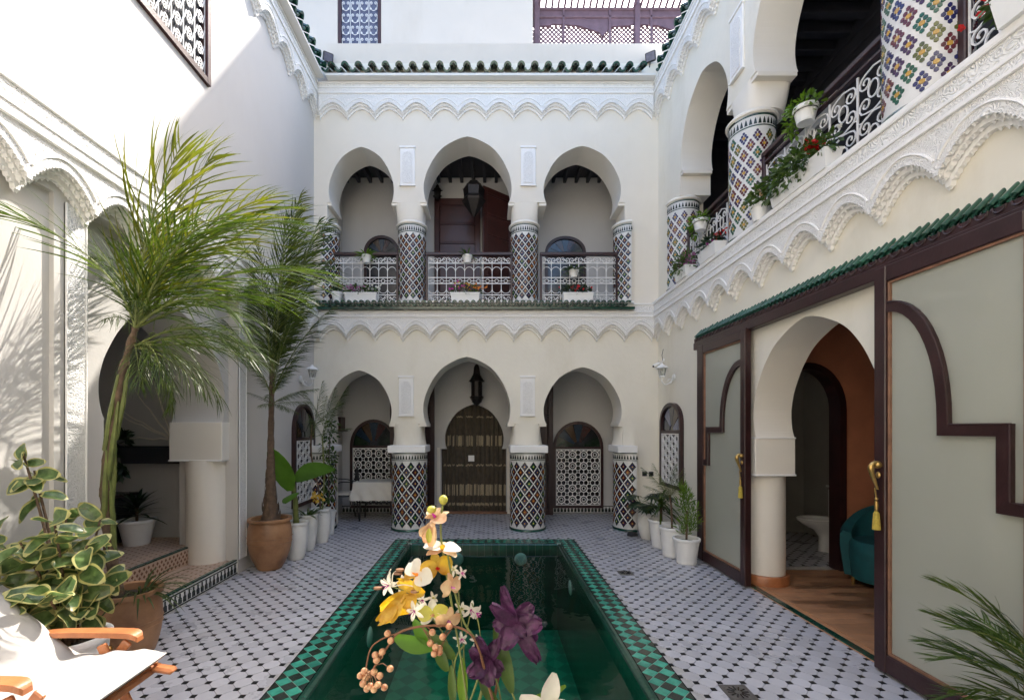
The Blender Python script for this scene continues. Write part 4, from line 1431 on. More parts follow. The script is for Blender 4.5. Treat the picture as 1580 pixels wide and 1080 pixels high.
# grille window high on the left wall
def scroll_unit(w, h, heart=False):
    m = MB(); r = .0062
    if heart:
        for s_ in (-1, 1):
            wire(m, [(w / 2, h * .04)] + [(w / 2 + s_ * w * .40 * math.sin(a), h * .46 - h * .40 * math.cos(a)) for a in [.35 + 1.5 * i / 5 for i in range(6)]] + spiral(w / 2 + s_ * w * .24, h * .66, w * .17, 1.2, 0 if s_ > 0 else PI, s_, 10, .25), r)
            wire(m, [(w / 2 + s_ * w * .28, h * .16)] + spiral(w / 2 + s_ * w * .27, h * .2, w * .13, 1.0, PI / 2, -s_, 8, .3), r)
    else:
        wire(m, list(reversed(spiral(w * .52, h * .70, w * .27, 1.4, PI, 1, 14, .15))) + [(w * .2, h * .5)] + [(w * .12, h * .2), (w * .0, h * .0)], r)
        wire(m, spiral(w * .5, h * .28, w * .25, 1.4, 0, 1, 14, .15) [::-1] + [(w * .82, h * .55), (w * .98, h * .98)], r)
    wire(m, [(w, 0), (w, h)], .006)
    return m


def grille_window(label, x, y, z0, w, h, rotz, cols, rows, heart, fw=.07, back='g_dark'):
    t = thing('grille_window', label, 'window', (x, y, z0), rotz, None)
    m = MB(); frame_rect(m, 0, 0, w, h, fw, -.03, .06); m.build('frame', 'wood2', t, world=False)
    MB().box(fw, .03, fw, w - fw, .04, h - fw).build('backing', back, t, world=False)
    gw, gh = (w - 2 * fw) / cols, (h - 2 * fw) / rows
    me_ = mesh_of(scroll_unit(gw, gh, heart), 'grille_unit', 'iron_white')
    for i in range(cols):
        for j in range(rows): inst(me_, t, (fw + i * gw, -.0, fw + j * gh), name='grille_unit')
    return t


grille_window('large window with white scroll grille in a dark frame, high on the left wall', XL, 3.02, 4.795, 1.32, 1.42, R(90), 8, 9, False, .055)
grille_window('tall heart scroll grille window on the roof terrace wall', -2.99, 9.02, 8.56, .84, 2.03, 0, 4, 8, True, .055, 'g_lilac')

# ------------------------------------------------------------ lanterns and wall lamps
def hanging(label, p, s, top, n, prof, nm='hanging_lantern'):
    t = thing(nm, label, 'lantern', p, 0)
    MB().lathe([(r * s, z * s) for r, z in prof], n, smooth=False).build('body', 'lantern', t, world=False)
    rg = MB()
    for r, z in prof[1:-1]:
        if r > .05:
            for k in range(n):
                a = 2 * PI * k / n; rg.sphere((r * s * math.cos(a), r * s * math.sin(a), z * s), .009, 0, 5)
    rg.build('ornament', 'lantern', t, world=False)
    ztop = prof[-1][1] * s
    links = int((top - p[2] - ztop) / .045)
    ch = mesh_of(MB().tube([(.008 * math.cos(a), 0, .022 * math.sin(a)) for a in [2 * PI * i / 8 for i in range(8)]], .003, 4, closed=True), 'chain_link', 'lantern')
    for k in range(max(links, 1)): inst(ch, t, (0, 0, ztop + .02 + k * .040), (0, 0, R(90 * (k % 2))), name='chain_link')
    return t


pr = [(0, 0), (.03, .02), (.07, .07), (.10, .13), (.105, .15), (.085, .16), (.085, .38), (.118, .385), (.115, .40), (.07, .47), (.055, .50), (.045, .60), (.028, .64), (0, .66)]
lp = at(735.5, 627, 7.9)
hanging('black pierced metal lantern hanging in front of the curtained doorway', lp, 1.12, Z1 - .22, 10, pr)
pr2 = [(0, 0), (.03, .02), (.19, .26), (.205, .30), (.17, .36), (.19, .50), (.12, .60), (.03, .66), (.02, .72)]
lp = at(731, 336, 7.62)
hanging('big star shaped black lantern hanging in the middle arch upstairs', lp, .95, 6.05, 6, pr2)
lp = at(675, 308, 8.1)
t = hanging('small black lantern fixed upstairs left of the closed door', lp, .40, lp.z + .3, 6, pr)
t.scale = (1.7, 1.7, 1)


def wall_lamp(label, p, rotz, left=True):
    t = thing('wall_lamp', label, 'lamp', p, rotz, 'small white carriage lamps')
    # local: wall at y=0, lamp hangs towards -y
    MB().lathe([(.0, 0), (.045, .0), (.05, .012), (.03, .02), (0, .022)], 16, T=Matrix.Translation((0, 0, -.02)) @ Matrix.Rotation(R(90), 4, 'X')).build('wall_plate', 'white', t, world=False)
    arm = [(0, -.02, -.02), (0, -.06, -.09), (0, -.12, -.12), (0, -.17, -.08), (0, -.17, -.03)]
    MB().tube(smoothpts(arm, 4), .009, 6).build('arm', 'white', t, world=False)
    MB().tube([(a, b, c) for a, b, c in [(0, -.02 - .03 * math.cos(x) - .04, -.07 + .03 * math.sin(x)) for x in [i * .6 for i in range(9)]]], .005, 5).build('scroll', 'white', t, world=False)
    c = (0, -.17, 0)
    MB().lathe([(0, -.03), (.035, -.028), (.045, -.01), (.04, .0)], 6, c, smooth=False).build('base', 'white', t, world=False)
    MB().lathe([(.04, 0), (.062, .11)], 6, c, smooth=False).build('glass', 'lampglass', t, world=False)
    m = MB()
    for k in range(6):
        a = 2 * PI * k / 6
        m.tube([(.04 * math.cos(a), -.17 + .04 * math.sin(a), 0), (.062 * math.cos(a), -.17 + .062 * math.sin(a), .11)], .004, 4)
    m.build('cage', 'white', t, world=False)
    MB().lathe([(.088, .105), (.09, .115), (.045, .150), (.02, .16), (.012, .18), (0, .19)], 6, c, smooth=False).build('roof', 'white', t, world=False)
    MB().sphere((0, -.17, .05), .022, 0, 8, (1, 1, 1.4)).build('bulb', 'porcelain', t, world=False)


p = at(473, 585, 6.60); wall_lamp('small white carriage lamp on the left wall above the plants', (XL, 6.45, 2.27), R(90))
wall_lamp('small white carriage lamp on the right wall above the narrow window', (XR, 6.35, 2.28), R(-90))
t = thing('camera_bracket', 'small white security camera on the right wall above the carriage lamp', 'camera', (XR, 6.72, 2.55), R(-90))
MB().lathe([(0, 0), (.03, .0), (.03, .02), (0, .02)], 12, T=Matrix.Rotation(R(90), 4, 'X')).build('mount', 'white', t, world=False)
MB().tube([(0, -.01, 0), (0, -.05, -.02), (0, -.07, -.05)], .008).build('arm', 'white', t, world=False)
MB().lathe([(.02, 0), (.028, .02), (.028, .09), (.022, .10), (0, .10)], 12, T=Matrix.Translation((0, -.06, -.04)) @ Matrix.Rotation(R(115), 4, 'X')).build('housing', 'white', t, world=False)
MB().tube([(0, -.02, 0), (0, -.03, .08), (.0, -.01, .17)], .004).build('cable', 'plastic', t, world=False)
MB().sphere((0, -.155, -.085), .018, 0, 8).build('lens', 'g_blue', t, world=False)
t = thing('switch_plate', 'pair of black sockets on the cream wall right of the last column', 'socket', (FX(1000), YF, FZ(731)))
for dx in (-.055, .045): MB().box(dx - .036, -.010, -.034, dx + .036, 0, .034, bev=.004).build('socket', 'plastic', t, world=False)
for dx in (-.055, .045): MB().lathe([(0, 0), (.02, 0), (.02, .004), (0, .004)], 12, T=Matrix.Translation((dx, -.0102, 0)) @ Matrix.Rotation(R(90), 4, 'X')).build('insert', 'g_dark', t, world=False)
for (x, y, w, lab) in ((at(965, 884, 1).x, 0, .15, 'small metal floor drain right of the pool, near the white pots'), (0, 0, .16, 'metal floor drain at the near right corner of the pool')):
    q = (965, 884) if 'pots' in lab else (1139, 1069)
    Y = 1081 / (q[1] - CY); X = (q[0] - CX) / F * Y
    t = thing('floor_drain', lab, 'drain', (X, Y, .0025), 0, 'floor drains')
    m = MB(); m.box(-w / 2, -w / 2, 0, w / 2, w / 2, .004, bev=.001); m.build('plate', 'steel', t, world=False)
    for k in range(12):
        a = 2 * PI * k / 12
        T = Matrix.Rotation(a, 4, 'Z')
        MB().box(.02, -.004, .004, .06, .004, .0062, T=T).build('slot', 'g_dark', t, world=False)

# ------------------------------------------------------------ left bay: strips, steps, alcove
for y0, y1, lab in ((2.865, 3.018, 'carved white strip on the left wall, nearer the camera, left of the leaning palm'), (4.853, 5.0, 'carved white strip on the left wall beyond the alcove steps')):
    t = thing('carved_strip', lab, 'carved strip', (XL, y0, .15), 0, 'carved strips framing the alcove')
    MB().box(XL, y0, .15, XL + .012, y1, 2.97, bev=.003).build('carved_field', 'stucco_fine', t)
    for a in (y0, y1 - .012): MB().box(XL, a, .15, XL + .018, a + .012, 2.97, bev=.003).build('edge', 'smooth', t)
st = thing('alcove_steps', 'two low steps of pinkish tiles with green nosing in the left alcove', 'steps', (-3.0, 4.0, 0))
MB().box(-3.31, 2.82, -.1, XL - .03, 5.04, .138).build('landing', 'pinktile', st)
MB().box(-4.6, 2.82, .0, -3.12, 5.2, .306).build('landing', 'pinktile', st)
MB().box(XL - .03, 2.82, -.01, XL - .012, 5.04, .135).build('riser', 'mosaic_white', st)
me = mesh_of(MB().box(-.052, -.03, 0, .052, .012, .016, bev=.004), 'nosing_tile', 'darkgreen')
for k in range(20): inst(me, st, (XL - .022 + 3.0, 2.88 + k * .11 - 4.0, .136), (0, 0, R(-90)), name='nosing_tile')
for k in range(21): inst(me, st, (-3.13 + 3.0, 2.88 + k * .11 - 4.0, .305), (0, 0, R(-90)), name='nosing_tile')
me = mesh_of(MB().plate([[(-.020, .0), (.020, .0), (.020, .045), (.008, .055), (.008, .088), (-.008, .088), (-.008, .055), (-.020, .045)]], 'Y', -.004, 0), 'merlon', 'blackgreen')
for k in range(36): inst(me, st, (XL - .012 + 3.0, 2.86 + k * .061 - 4.0, .022), (0, 0, R(90)), name='merlon')
for z in (.004, .116): MB().box(XL - .012, 2.82, z, XL - .007, 5.04, z + .011).build('stripe', 'blackgreen', st)
# small dark and cream chips on landings and the second riser
def chips(m, put, nu, nv, du, dv):
    for i in range(nu):
        for j in range(nv):
            put(m, (i + .5 + .5 * (j % 2)) * du, (j + .5) * dv)
m = MB()
def top1(m, u, v):
    x, y = XL - .06 - v, 2.9 + u
    if y < 4.98 and x > -3.09: m.add([(x + a * .012, y + b * .016, .1405) for a, b in ((1, 0), (0, 1), (-1, 0), (0, -1))], [(0, 1, 2, 3)])
def top2(m, u, v):
    x, y = -3.18 - v, 2.9 + u
    if y < 5.18: m.add([(x + a * .012, y + b * .016, .3085) for a, b in ((1, 0), (0, 1), (-1, 0), (0, -1))], [(0, 1, 2, 3)])
def ris2(m, u, v):
    y, z = 2.9 + u, .155 + v
    if y < 5.0 and z < .29: m.add([(-3.1175, y + a * .016, z + b * .018) for a, b in ((1, 0), (0, 1), (-1, 0), (0, -1))], [(0, 1, 2, 3)])
chips(m, top1, 30, 6, .075, .065); chips(m, top2, 30, 20, .075, .065); chips(m, ris2, 40, 4, .055, .035)
tag(m.build('tile_chips', 'twig', st, recalc=False), kind='stuff')
# impost and round shaft at the far side of the alcove arch
al = thing('alcove_column', 'plain cream round column under the left alcove arch, beside the steps', 'column', (-3.04, 4.86, .14))
MB().lathe([(.205, 0), (.205, 1.08)], 40, (-3.02, 4.89, .138)).build('shaft', 'reveal', al)
MB().box(XL - .09, 4.715, 1.215, XL - .64, 5.1, AZ + .002, bev=.006).build('impost', 'reveal', al)
MB().box(XL - .095, 4.705, 1.205, XL - .645, 5.1, 1.222, bev=.004).build('moulding', 'smooth', al)
struct(MB().box(-4.75, 5.2, 0, XL - .63, 5.35, 3.1).box(-4.75, 2.6, 0, -4.6, 5.35, 3.1).box(-4.75, 2.5, 0, XL - .63, 2.65, 3.1), 'alcove_wall', 'grey')
struct(MB().box(-4.75, 2.5, 3.1, XL - .4, 5.35, 3.2), 'alcove_ceiling', 'grey')
t = thing('black_shelf', 'long black shelf on the shaded wall of the left alcove', 'shelf', (-3.9, 5.15, 1.15))
MB().box(-4.58, 5.0, 1.16, -3.33, 5.2, 1.335, bev=.006).build('board', 'plastic', t)
MB().box(-4.58, 5.02, 1.335, -3.33, 5.2, 1.35, bev=.004).build('top', 'beam', t)
t = thing('plaster_relief', 'shallow wavy plaster relief on the wall above the black shelf', 'relief', (-3.8, 5.19, 1.4))
for k in range(9):
    a = R(200 - k * 22)
    pts = [(-3.62 + (.06 + .1 * i) * math.cos(a) * .8, 5.195, 1.42 + abs((.06 + .1 * i) * math.sin(a)) + .01 * math.sin(i * 2)) for i in range(8)]
    MB().tube(pts, [.012 - .001 * i for i in range(8)], 5).build('ray', 'reveal', t)
t = thing('wooden_cabinet', 'dark low wooden cabinet at the near side of the left alcove', 'cabinet', (-4.2, 4.75, .31))
MB().box(-4.45, 4.6, .31, -4.0, 5.15, .80, bev=.01).build('body', 'beam', t)
MB().box(-4.47, 4.58, .80, -3.98, 5.17, .83, bev=.006).build('top', 'wood', t)

# ------------------------------------------------------------ right room seen through the arch
rf = struct(MB().box(XR - .04, -1.6, -.15, 5.6, 4.97, .004), 'room_floor', 'laminate')
me = mesh_of(MB().box(-.60, -.048, .0, .60, .048, .006, bev=.0015), 'floor_board', 'laminate')
T0 = Matrix.Rotation(R(8), 4, 'Z')
j = 0
y = 1.3
while y < 4.9:
    off = random.uniform(0, 1.2)
    for k in range(3):
        x = 2.66 + .6 + k * 1.204 - off
        inst(me, rf, (max(x, 2.66 + .6) if k == 0 else x, y, .004), name='floor_board')
    y += .0975
th = thing('threshold', 'strip of dark green tiles between the court floor and the wooden room floor', 'threshold', (XR, 3.7, 0))
me = mesh_of(MB().box(-.062, -.028, -.01, .062, .028, .011, bev=.003), 'threshold_tile', 'darkgreen')
for k in range(34): inst(me, th, (0.0, 1.0 + k * .128 - 3.7, 0.0), (0, 0, R(90)), name='threshold_tile')
ow_ = MB().plate([[(XR + .37, 0), (3.09, 0), (3.09, 1.75)] + [(3.46 + .37 * math.cos(a), 1.75 + .47 * math.sin(a)) for a in [PI - PI * i / 16 for i in range(1, 16)]] + [(3.83, 1.75), (3.83, 0), (5.4, 0), (5.4, 2.9), (XR + .37, 2.9)]], 'Y', 4.95, 5.07)
ow_.box(5.4, 1.0, 0, 5.5, 5.07, 2.9).box(XR + .37, .9, 0, 5.5, 1.0, 2.9)
struct(ow_, 'room_wall', 'orange')
struct(MB().box(XR + .37, .9, 2.9, 5.5, 5.07, 3.0), 'room_ceiling', 'darkcream')
outer = [(3.05, 0), (3.05, 1.75)] + [(3.46 + .41 * math.cos(a), 1.75 + .51 * math.sin(a)) for a in [PI - PI * i / 20 for i in range(1, 20)]] + [(3.87, 1.75), (3.87, 0)]
innr = [(3.12, 0), (3.12, 1.75)] + [(3.46 + .34 * math.cos(a), 1.75 + .44 * math.sin(a)) for a in [PI - PI * i / 20 for i in range(1, 20)]] + [(3.80, 1.75), (3.80, 0)]
t = thing('bathroom_door_frame', 'dark arched wooden door frame in the orange wall, leading to the toilet', 'door frame', (3.46, 4.95, 0))
MB().plate([outer + innr[::-1]], 'Y', 4.925, 5.09).build('frame', 'wood', t)
MB().box(3.875, 4.93, 0, 4.2, 4.948, .17, bev=.004).build('skirting', 'teak', t)
struct(MB().box(2.98, 5.9 + .9, 0, 4.8, 6.9, 2.5).box(4.7, 5.07, 0, 4.8, 6.8, 2.5).box(2.95, 5.07, 0, 3.0, 6.8, 2.5), 'bathroom_wall', 'darkcream')
struct(MB().plate([[(2.95, 5.07), (4.8, 5.07), (4.8, 6.9), (2.95, 6.9)], [(3.4, 5.6), (4.3, 5.6), (4.3, 6.4), (3.4, 6.4)]], 'Z', 2.5, 2.6), 'bathroom_ceiling', 'darkcream')  # unseen ceiling; its hole is added to let light into the bathroom
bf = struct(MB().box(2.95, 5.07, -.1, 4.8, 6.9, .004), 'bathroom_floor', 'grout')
big = MB(); bd = MB(); so, sd_ = oct_mb(), dot_mb()
for i in range(14):
    for j in range(26):
        x = 3.05 + i * S + (j % 2) * S / 2; y = 5.15 + j * S / 2
        if x < 4.65 and y < 6.75:
            big.add(so.v, so.f, T=Matrix.Translation((x, y, .008))); bd.add(sd_.v, sd_.f, T=Matrix.Translation((x + S / 2, y, .008)))
tag(big.build('tile_field', 'floor_tile', bf, recalc=False), kind='stuff'); tag(bd.build('inset_field', 'dot', bf, recalc=False), kind='stuff')
# toilet, its back to the wall on the right
t = thing('toilet', 'white toilet seen through the arched door of the bathroom', 'toilet', (4.25, 5.72, .008))
T = Matrix.Translation((4.25, 5.72, .008))
vs = []; fs = []
rings = [(.0, .13, .09, .02), (.05, .125, .085, .02), (.18, .10, .085, .0), (.27, .13, .11, -.04), (.34, .20, .155, -.11), (.385, .235, .175, -.13), (.40, .235, .178, -.13), (.40, .17, .13, -.14), (.30, .12, .09, -.12)]
for z, a, b, dx in rings:
    for k in range(20):
        q = 2 * PI * k / 20
        vs.append((dx + a * math.cos(q), b * math.sin(q), z))
fs = [(i * 20 + k, i * 20 + (k + 1) % 20, (i + 1) * 20 + (k + 1) % 20, (i + 1) * 20 + k) for i in range(len(rings) - 1) for k in range(20)] + [tuple(range(20)), tuple((len(rings) - 1) * 20 + k for k in range(20))]
MB().add(vs, fs, 0, True).build('bowl', 'porcelain', t, world=False)
MB().lathe([(.12, .402), (.185, .402), (.19, .412), (.18, .42), (.125, .42), (.12, .41), (.12, .402)], 24, T=Matrix.Translation((-.13, 0, 0)) @ Matrix.Scale(1.25, 4, (1, 0, 0)) @ Matrix.Scale(.95, 4, (0, 1, 0))).build('seat', 'white', t, world=False)
MB().box(.13, -.19, .38, .32, .19, .78, bev=.03).build('cistern', 'porcelain', t, world=False)
MB().box(.12, -.2, .78, .33, .2, .81, bev=.01).build('lid', 'porcelain', t, world=False)
t = thing('towel_rail', 'dark metal rail and hose on the bathroom wall above the toilet', 'rail', (4.3, 6.79, .8))
MB().tube([(3.75, 6.77, .86), (4.15, 6.77, .86)], .02, 8).build('rail', 'steel', t)
MB().tube(smoothpts([(4.3, 6.76, 1.0), (4.28, 6.7, .8), (4.3, 6.7, .6), (4.35, 6.75, .5)], 4), .012, 6).build('hose', 'steel', t)

# teal tub armchair
t = thing('armchair', 'teal velvet tub armchair in the orange room behind the sliding door', 'armchair', (3.86, 4.42, 0.01), R(-60))
vs = []; fs = []; n = 26
prof = []
for k in range(n + 1):
    u = k / n; a = R(-20) + R(220) * u
    hgt = .50 + .28 * math.sin(PI * u) ** 1.2
    ox, oy = .36 * math.cos(a), .36 * math.sin(a)
    ix, iy = .25 * math.cos(a), .25 * math.sin(a)
    fl = 1.0 + .10 * (hgt - .5) / .28
    vs += [(ox * .90, oy * .90, .06), (ox * 1.0, oy * 1.0, .35), (ox * fl, oy * fl, hgt - .03), (ox * .93 * fl, oy * .93 * fl, hgt), (ix * 1.08, iy * 1.08, hgt - .02), (ix, iy, .36), (ix, iy, .06)]
for k in range(n):
    for i in range(6): fs.append((k * 7 + i, (k + 1) * 7 + i, (k + 1) * 7 + i + 1, k * 7 + i + 1))
fs += [tuple(range(7)), tuple(n * 7 + i for i in range(7))]
MB().add(vs, fs, 0, True).build('backrest', 'teal', t, world=False)
MB().lathe([(0, .06), (.27, .06), (.29, .30), (.29, .40), (.26, .435), (0, .44)], 28).build('seat', 'teal', t, world=False)
for dx, dy in ((.2, .2), (-.2, .2), (.2, -.18), (-.2, -.18)):
    MB().lathe([(.0, 0), (.014, 0), (.022, .07), (0, .07)], 10, (dx, dy, 0)).build('leg', 'gold', t, world=False)

# column and impost of the right arch
t = thing('arch_column', 'plain round column with wooden foot ring left of the orange room', 'column', (2.79, 4.61, 0))
MB().lathe([(.188, 0), (.188, 1.10)], 40, (2.785, 4.615, 0)).build('shaft', 'reveal', t)
MB().lathe([(.19, 0), (.222, .0), (.222, .085), (.215, .095), (.19, .097)], 40, (2.785, 4.615, .006)).build('foot_ring', 'teak', t)
MB().box(XR - .008, 4.395, 1.093, XR + .378, 4.83, 1.46, bev=.006).build('impost', 'reveal', t)
MB().box(XR - .014, 4.385, 1.085, XR + .384, 4.83, 1.103, bev=.004).build('moulding', 'smooth', t)
MB().box(XR - .012, 4.385, 1.447, XR + .382, 4.80, 1.462, bev=.004).build('moulding', 'smooth', t)


# ------------------------------------------------------------ sliding doors on the right wall
def sliding(label, y0, y1, zt, near):
    """leaf in local x (along the wall, towards the camera), y = -out"""
    L = y1 - y0
    t = thing('sliding_door', label, 'door', (2.505, y1, .0), R(-90), 'sliding glass doors under the canopy')
    sw = .085
    m = MB()
    m.box(0, -.035, .015, sw, .03, zt, bev=.006); m.box(L - sw, -.035, .015, L, .03, zt, bev=.006)
    m.build('stile', 'wood', t, world=False)
    MB().box(sw, -.032, .02, L - sw, .027, .135, bev=.006).build('bottom_rail', 'wood', t, world=False)
    MB().box(sw, -.032, zt - .10, L - sw, .027, zt, bev=.006).build('top_rail', 'wood', t, world=False)
    m = MB(); frame_rect(m, sw, .135, L - sw, zt - .10, .014, -.022, .02); m.build('bead', 'woodraw', t, world=False)
    MB().box(sw + .012, -.004, .147, L - sw - .012, .002, zt - .112).build('glass', 'doorglass', t, world=False)
    # stepped quarter arch of moulding laid over the glass
    a = sw if near else L - sw; sg = 1 if near else -1
    W = L - 2 * sw
    zc_ = 1.56
    h1 = (2.30 if near else 2.20) - zc_
    path = []
    for i in range(13):
        q = PI / 2 * i / 12
        path.append((a + sg * (W * .48 * math.sin(q)), zc_ + h1 * math.cos(q) ** .9))
    path += [(a + sg * W * .48, 1.535), (a + sg * W * .88, 1.535), (a + sg * W * .88, 1.16), (a + sg * W * 1.0, 1.16)]
    wd = .062
    # offset line for the band
    left = []; right = []
    for i, p in enumerate(path):
        pa = V(path[max(i - 1, 0)]); pb = V(path[min(i + 1, len(path) - 1)])
        p = V(p)
        if 0 < i < len(path) - 1:
            d1 = (p - pa).normalized(); d2 = (pb - p).normalized()
        else: d1 = d2 = (pb - pa).normalized()
        n1 = V((-d1.y, d1.x)); n2 = V((-d2.y, d2.x)); b = (n1 + n2).normalized(); k = wd / max(b.dot(n1), .5) / 1.0
        left.append(tuple(p + b * k * .5)); right.append(tuple(p - b * k * .5))
    poly = left + right[::-1]
    MB().plate([poly], 'Y', -.030, -.005).build('arched_moulding', 'wood', t, world=False)
    MB().plate([poly], 'Y', .003, .020).build('arched_moulding', 'wood', t, world=False)
    MB().tube([(p[0], -.030, p[1]) for p in (left if near else left)], .006, 5).build('bead', 'wood', t, world=False)
    # handle: cast brass scroll with cord and tassel
    hx = .045 if near else L - .04
    hz = 1.27 if near else 1.235
    hd = thing('door_handle', 'x', 'x'); 
    for kk in ('label', 'category'): del hd[kk]
    hd.parent = t; hd.location = (hx, -.035, hz)
    hm = MB()
    hm.tube(smoothpts([(0, 0, .04), (0, -.02, .055), (0, -.045, .05), (0, -.055, .02), (0, -.045, -.02), (0, -.03, -.06), (0, -.012, -.11)], 3), [.016, .018, .018, .017, .015, .013, .013, .015, .017, .018, .016, .015, .014, .013, .012, .011, .009, .008, .007][:19], 8)
    hm.sphere((0, -.012, .045), .024, 0, 10); hm.sphere((0, -.008, -.02), .016, 0, 8, (1, .6, 1.4))
    ob = hm.build('lever', 'gold', hd, world=False)
    hm = MB().tube([(0, -.03, -.10), (0, -.02, -.17)], .005, 6).sphere((0, -.02, -.17), .011).lathe([(.0, 0), (.009, .0), (.012, .03), (.009, .06), (0, .065)], 10, (0, -.02, -.245))
    hm.build('cord', 'gold', hd, world=False)
    hm = MB().lathe([(.0, 0), (.020, .0), (.019, .06), (.014, .105), (.009, .115), (0, .12)], 14, (0, -.02, -.365)); 
    for k in range(14):
        q = 2 * PI * k / 14; hm.tube([(.019 * math.cos(q), -.02 + .019 * math.sin(q), -.365), (.013 * math.cos(q), -.02 + .013 * math.sin(q), -.26)], .003, 4)
    hm.build('tassel', 'tassel', hd, world=False)
    return t


sliding('far sliding glass door with stepped arch moulding, beside the white pots', 4.40, 5.36, 2.52, False)
sliding('near sliding glass door with brass handle at the right edge', 2.02, 2.925, 2.56, True)
t = thing('door_post', 'tall dark wooden post at the far end of the sliding doors', 'post', (2.53, 5.42, 0), 0, 'posts of the sliding doors')
MB().box(2.485, 5.37, .0, 2.575, 5.45, 2.53, bev=.006).build('post', 'wood', t)
MB().box(2.50, 5.455, .0, 2.575, 5.48, 2.53, bev=.004).build('fillet', 'wood', t)
t = thing('door_post', 'broad dark wooden post at the right edge of the view', 'post', (2.48, 1.95, 0), 0, 'posts of the sliding doors')
MB().box(2.475, 1.90, .0, 2.575, 2.01, 2.58, bev=.006).build('post', 'wood', t)
MB().box(2.49, 1.86, .0, 2.575, 1.897, 2.58, bev=.004).build('fillet', 'wood', t)

# ------------------------------------------------------------ table and iron chair in the left gallery
t = thing('table', 'low black iron table under a white cloth in the left gallery', 'table', (-1.95, 7.8, 0))
for x in (-2.17, -1.62):
    for y in (7.6, 7.95):
        MB().tube(smoothpts([(x, y, 0), (x + .01, y, .25), (x - .01, y, .5), (x, y, .64)], 3), .014, 6).build('leg', 'iron_black', t)
MB().box(-2.24, 7.55, .635, -1.50, 8.03, .655, bev=.005).build('tabletop', 'iron_black', t)
MB().box(-2.18, 7.59, .30, -1.6, 7.61, .32).box(-2.18, 7.94, .30, -1.6, 7.96, .32).build('stretcher', 'iron_black', t)
m = MB(); nx, ny = 44, 30; x0, x1, y0, y1 = -2.42, -1.32, 7.36, 8.20
vs = []
for i in range(nx + 1):
    for j in range(ny + 1):
        x = x0 + (x1 - x0) * i / nx; y = y0 + (y1 - y0) * j / ny
        dx = max(-2.26 - x, 0, x + 1.48); dy = max(7.535 - y, 0, y - 8.045)
        d = math.hypot(dx, dy)
        z = .665 - min(d, 9) * 1.75
        fold = .018 * math.sin((x + y) * 28) * min(d * 8, 1)
        k = .25
        xx = min(max(x, -2.262), -1.478); yy = min(max(y, 7.533), 8.047)
        vs.append((xx + (x - xx) * k + fold * (1 if dx > 0 else .3), yy + (y - yy) * k + fold * (1 if dy > 0 else 0), z if d > 0 else .665))
m.add(vs, [(i * (ny + 1) + j, (i + 1) * (ny + 1) + j, (i + 1) * (ny + 1) + j + 1, i * (ny + 1) + j + 1) for i in range(nx) for j in range(ny)], 0, True)
tag(m.build('tablecloth', 'cloth'), 'white cloth hanging over the low iron table in the left gallery', 'tablecloth')

t = thing('iron_chair', 'black wrought iron chair left of the cloth covered table', 'chair', (-2.46, 7.75, 0), R(-65))
for x in (-.19, .19):
    for y in (-.18, .18):
        MB().tube(smoothpts([(x * 1.15, y * 1.15, 0), (x, y, .2), (x, y, .42)], 3), .011, 6).build('leg', 'iron_black', t, world=False)
MB().lathe([(.0, .44), (.205, .44), (.22, .425), (.22, .415), (0, .41)], 20).build('seat_frame', 'iron_black', t, world=False)
MB().lathe([(.0, .475), (.17, .472), (.205, .458), (.20, .441), (0, .441)], 20).build('seat', 'cloth', t, world=False)
arc = [(.21 * math.cos(a), .20, .44 + .44 * math.sin(a)) for a in [PI * i / 14 for i in range(15)]]
MB().tube(arc, .012, 6).build('back_frame', 'iron_black', t, world=False)
for f in (.62, .25):
    MB().tube([(.21 * f * math.cos(a), .20, .44 + .44 * (f * .9) * math.sin(a)) for a in [PI * i / 12 for i in range(13)]], .008, 5).build('back_hoop', 'iron_black', t, world=False)
for a in (35, 62, 90, 118, 145):
    MB().tube([(.04 * math.cos(R(a)), .20, .46 + .05 * math.sin(R(a))), (.21 * math.cos(R(a)), .20, .44 + .43 * math.sin(R(a)))], .007, 5).build('back_bar', 'iron_black', t, world=False)
for s_ in (-1, 1):
    MB().tube(smoothpts([(s_ * .20, .19, .62), (s_ * .25, .05, .66), (s_ * .25, -.15, .65), (s_ * .21, -.18, .45)], 4), .010, 6).build('armrest', 'iron_black', t, world=False)
t = thing('wall_shelf', 'small dark red shelf on the side wall of the left gallery', 'shelf', (-2.5, 7.9, 1.45))
MB().box(XL, 7.75, 1.50, XL + .16, 8.1, 1.53, bev=.004).build('board', 'wood2', t)
MB().box(XL, 7.80, 1.53, XL + .13, 8.05, 1.75, bev=.006).build('box', 'wood2', t)

# ------------------------------------------------------------ plants
def leaf_strip(m, p0, d, side, L, w, bend=.5, mi=0, seg=3, up=V((0, 0, 1)), fold=.0, prof=None):
    """long narrow leaf: base point, direction, width direction; bends down under its weight"""
    d = d.normalized(); side = side.normalized()
    pts = [p0.copy()]; dirs = [d.copy()]
    cur = d.copy(); p = p0.copy()
    for i in range(seg):
        cur = (cur + V((0, 0, -bend / seg))).normalized()
        p = p + cur * (L / seg); pts.append(p.copy())
    prof = prof or {2: (.55, 1, 0), 3: (.5, 1, .75, 0), 4: (.45, .95, 1, .65, 0), 5: (.4, .85, 1, .85, .5, 0)}[seg]
    vs = []
    for q, ww in zip(pts, prof):
        if ww > 0: vs += [q - side * w / 2 * ww, q + side * w / 2 * ww]
        else: vs.append(q)
    fs = [(2 * i, 2 * i + 1, 2 * i + 3, 2 * i + 2) for i in range(seg - 1)] + [(2 * (seg - 1), 2 * (seg - 1) + 1, 2 * seg)]
    m.add(vs, fs, mi)


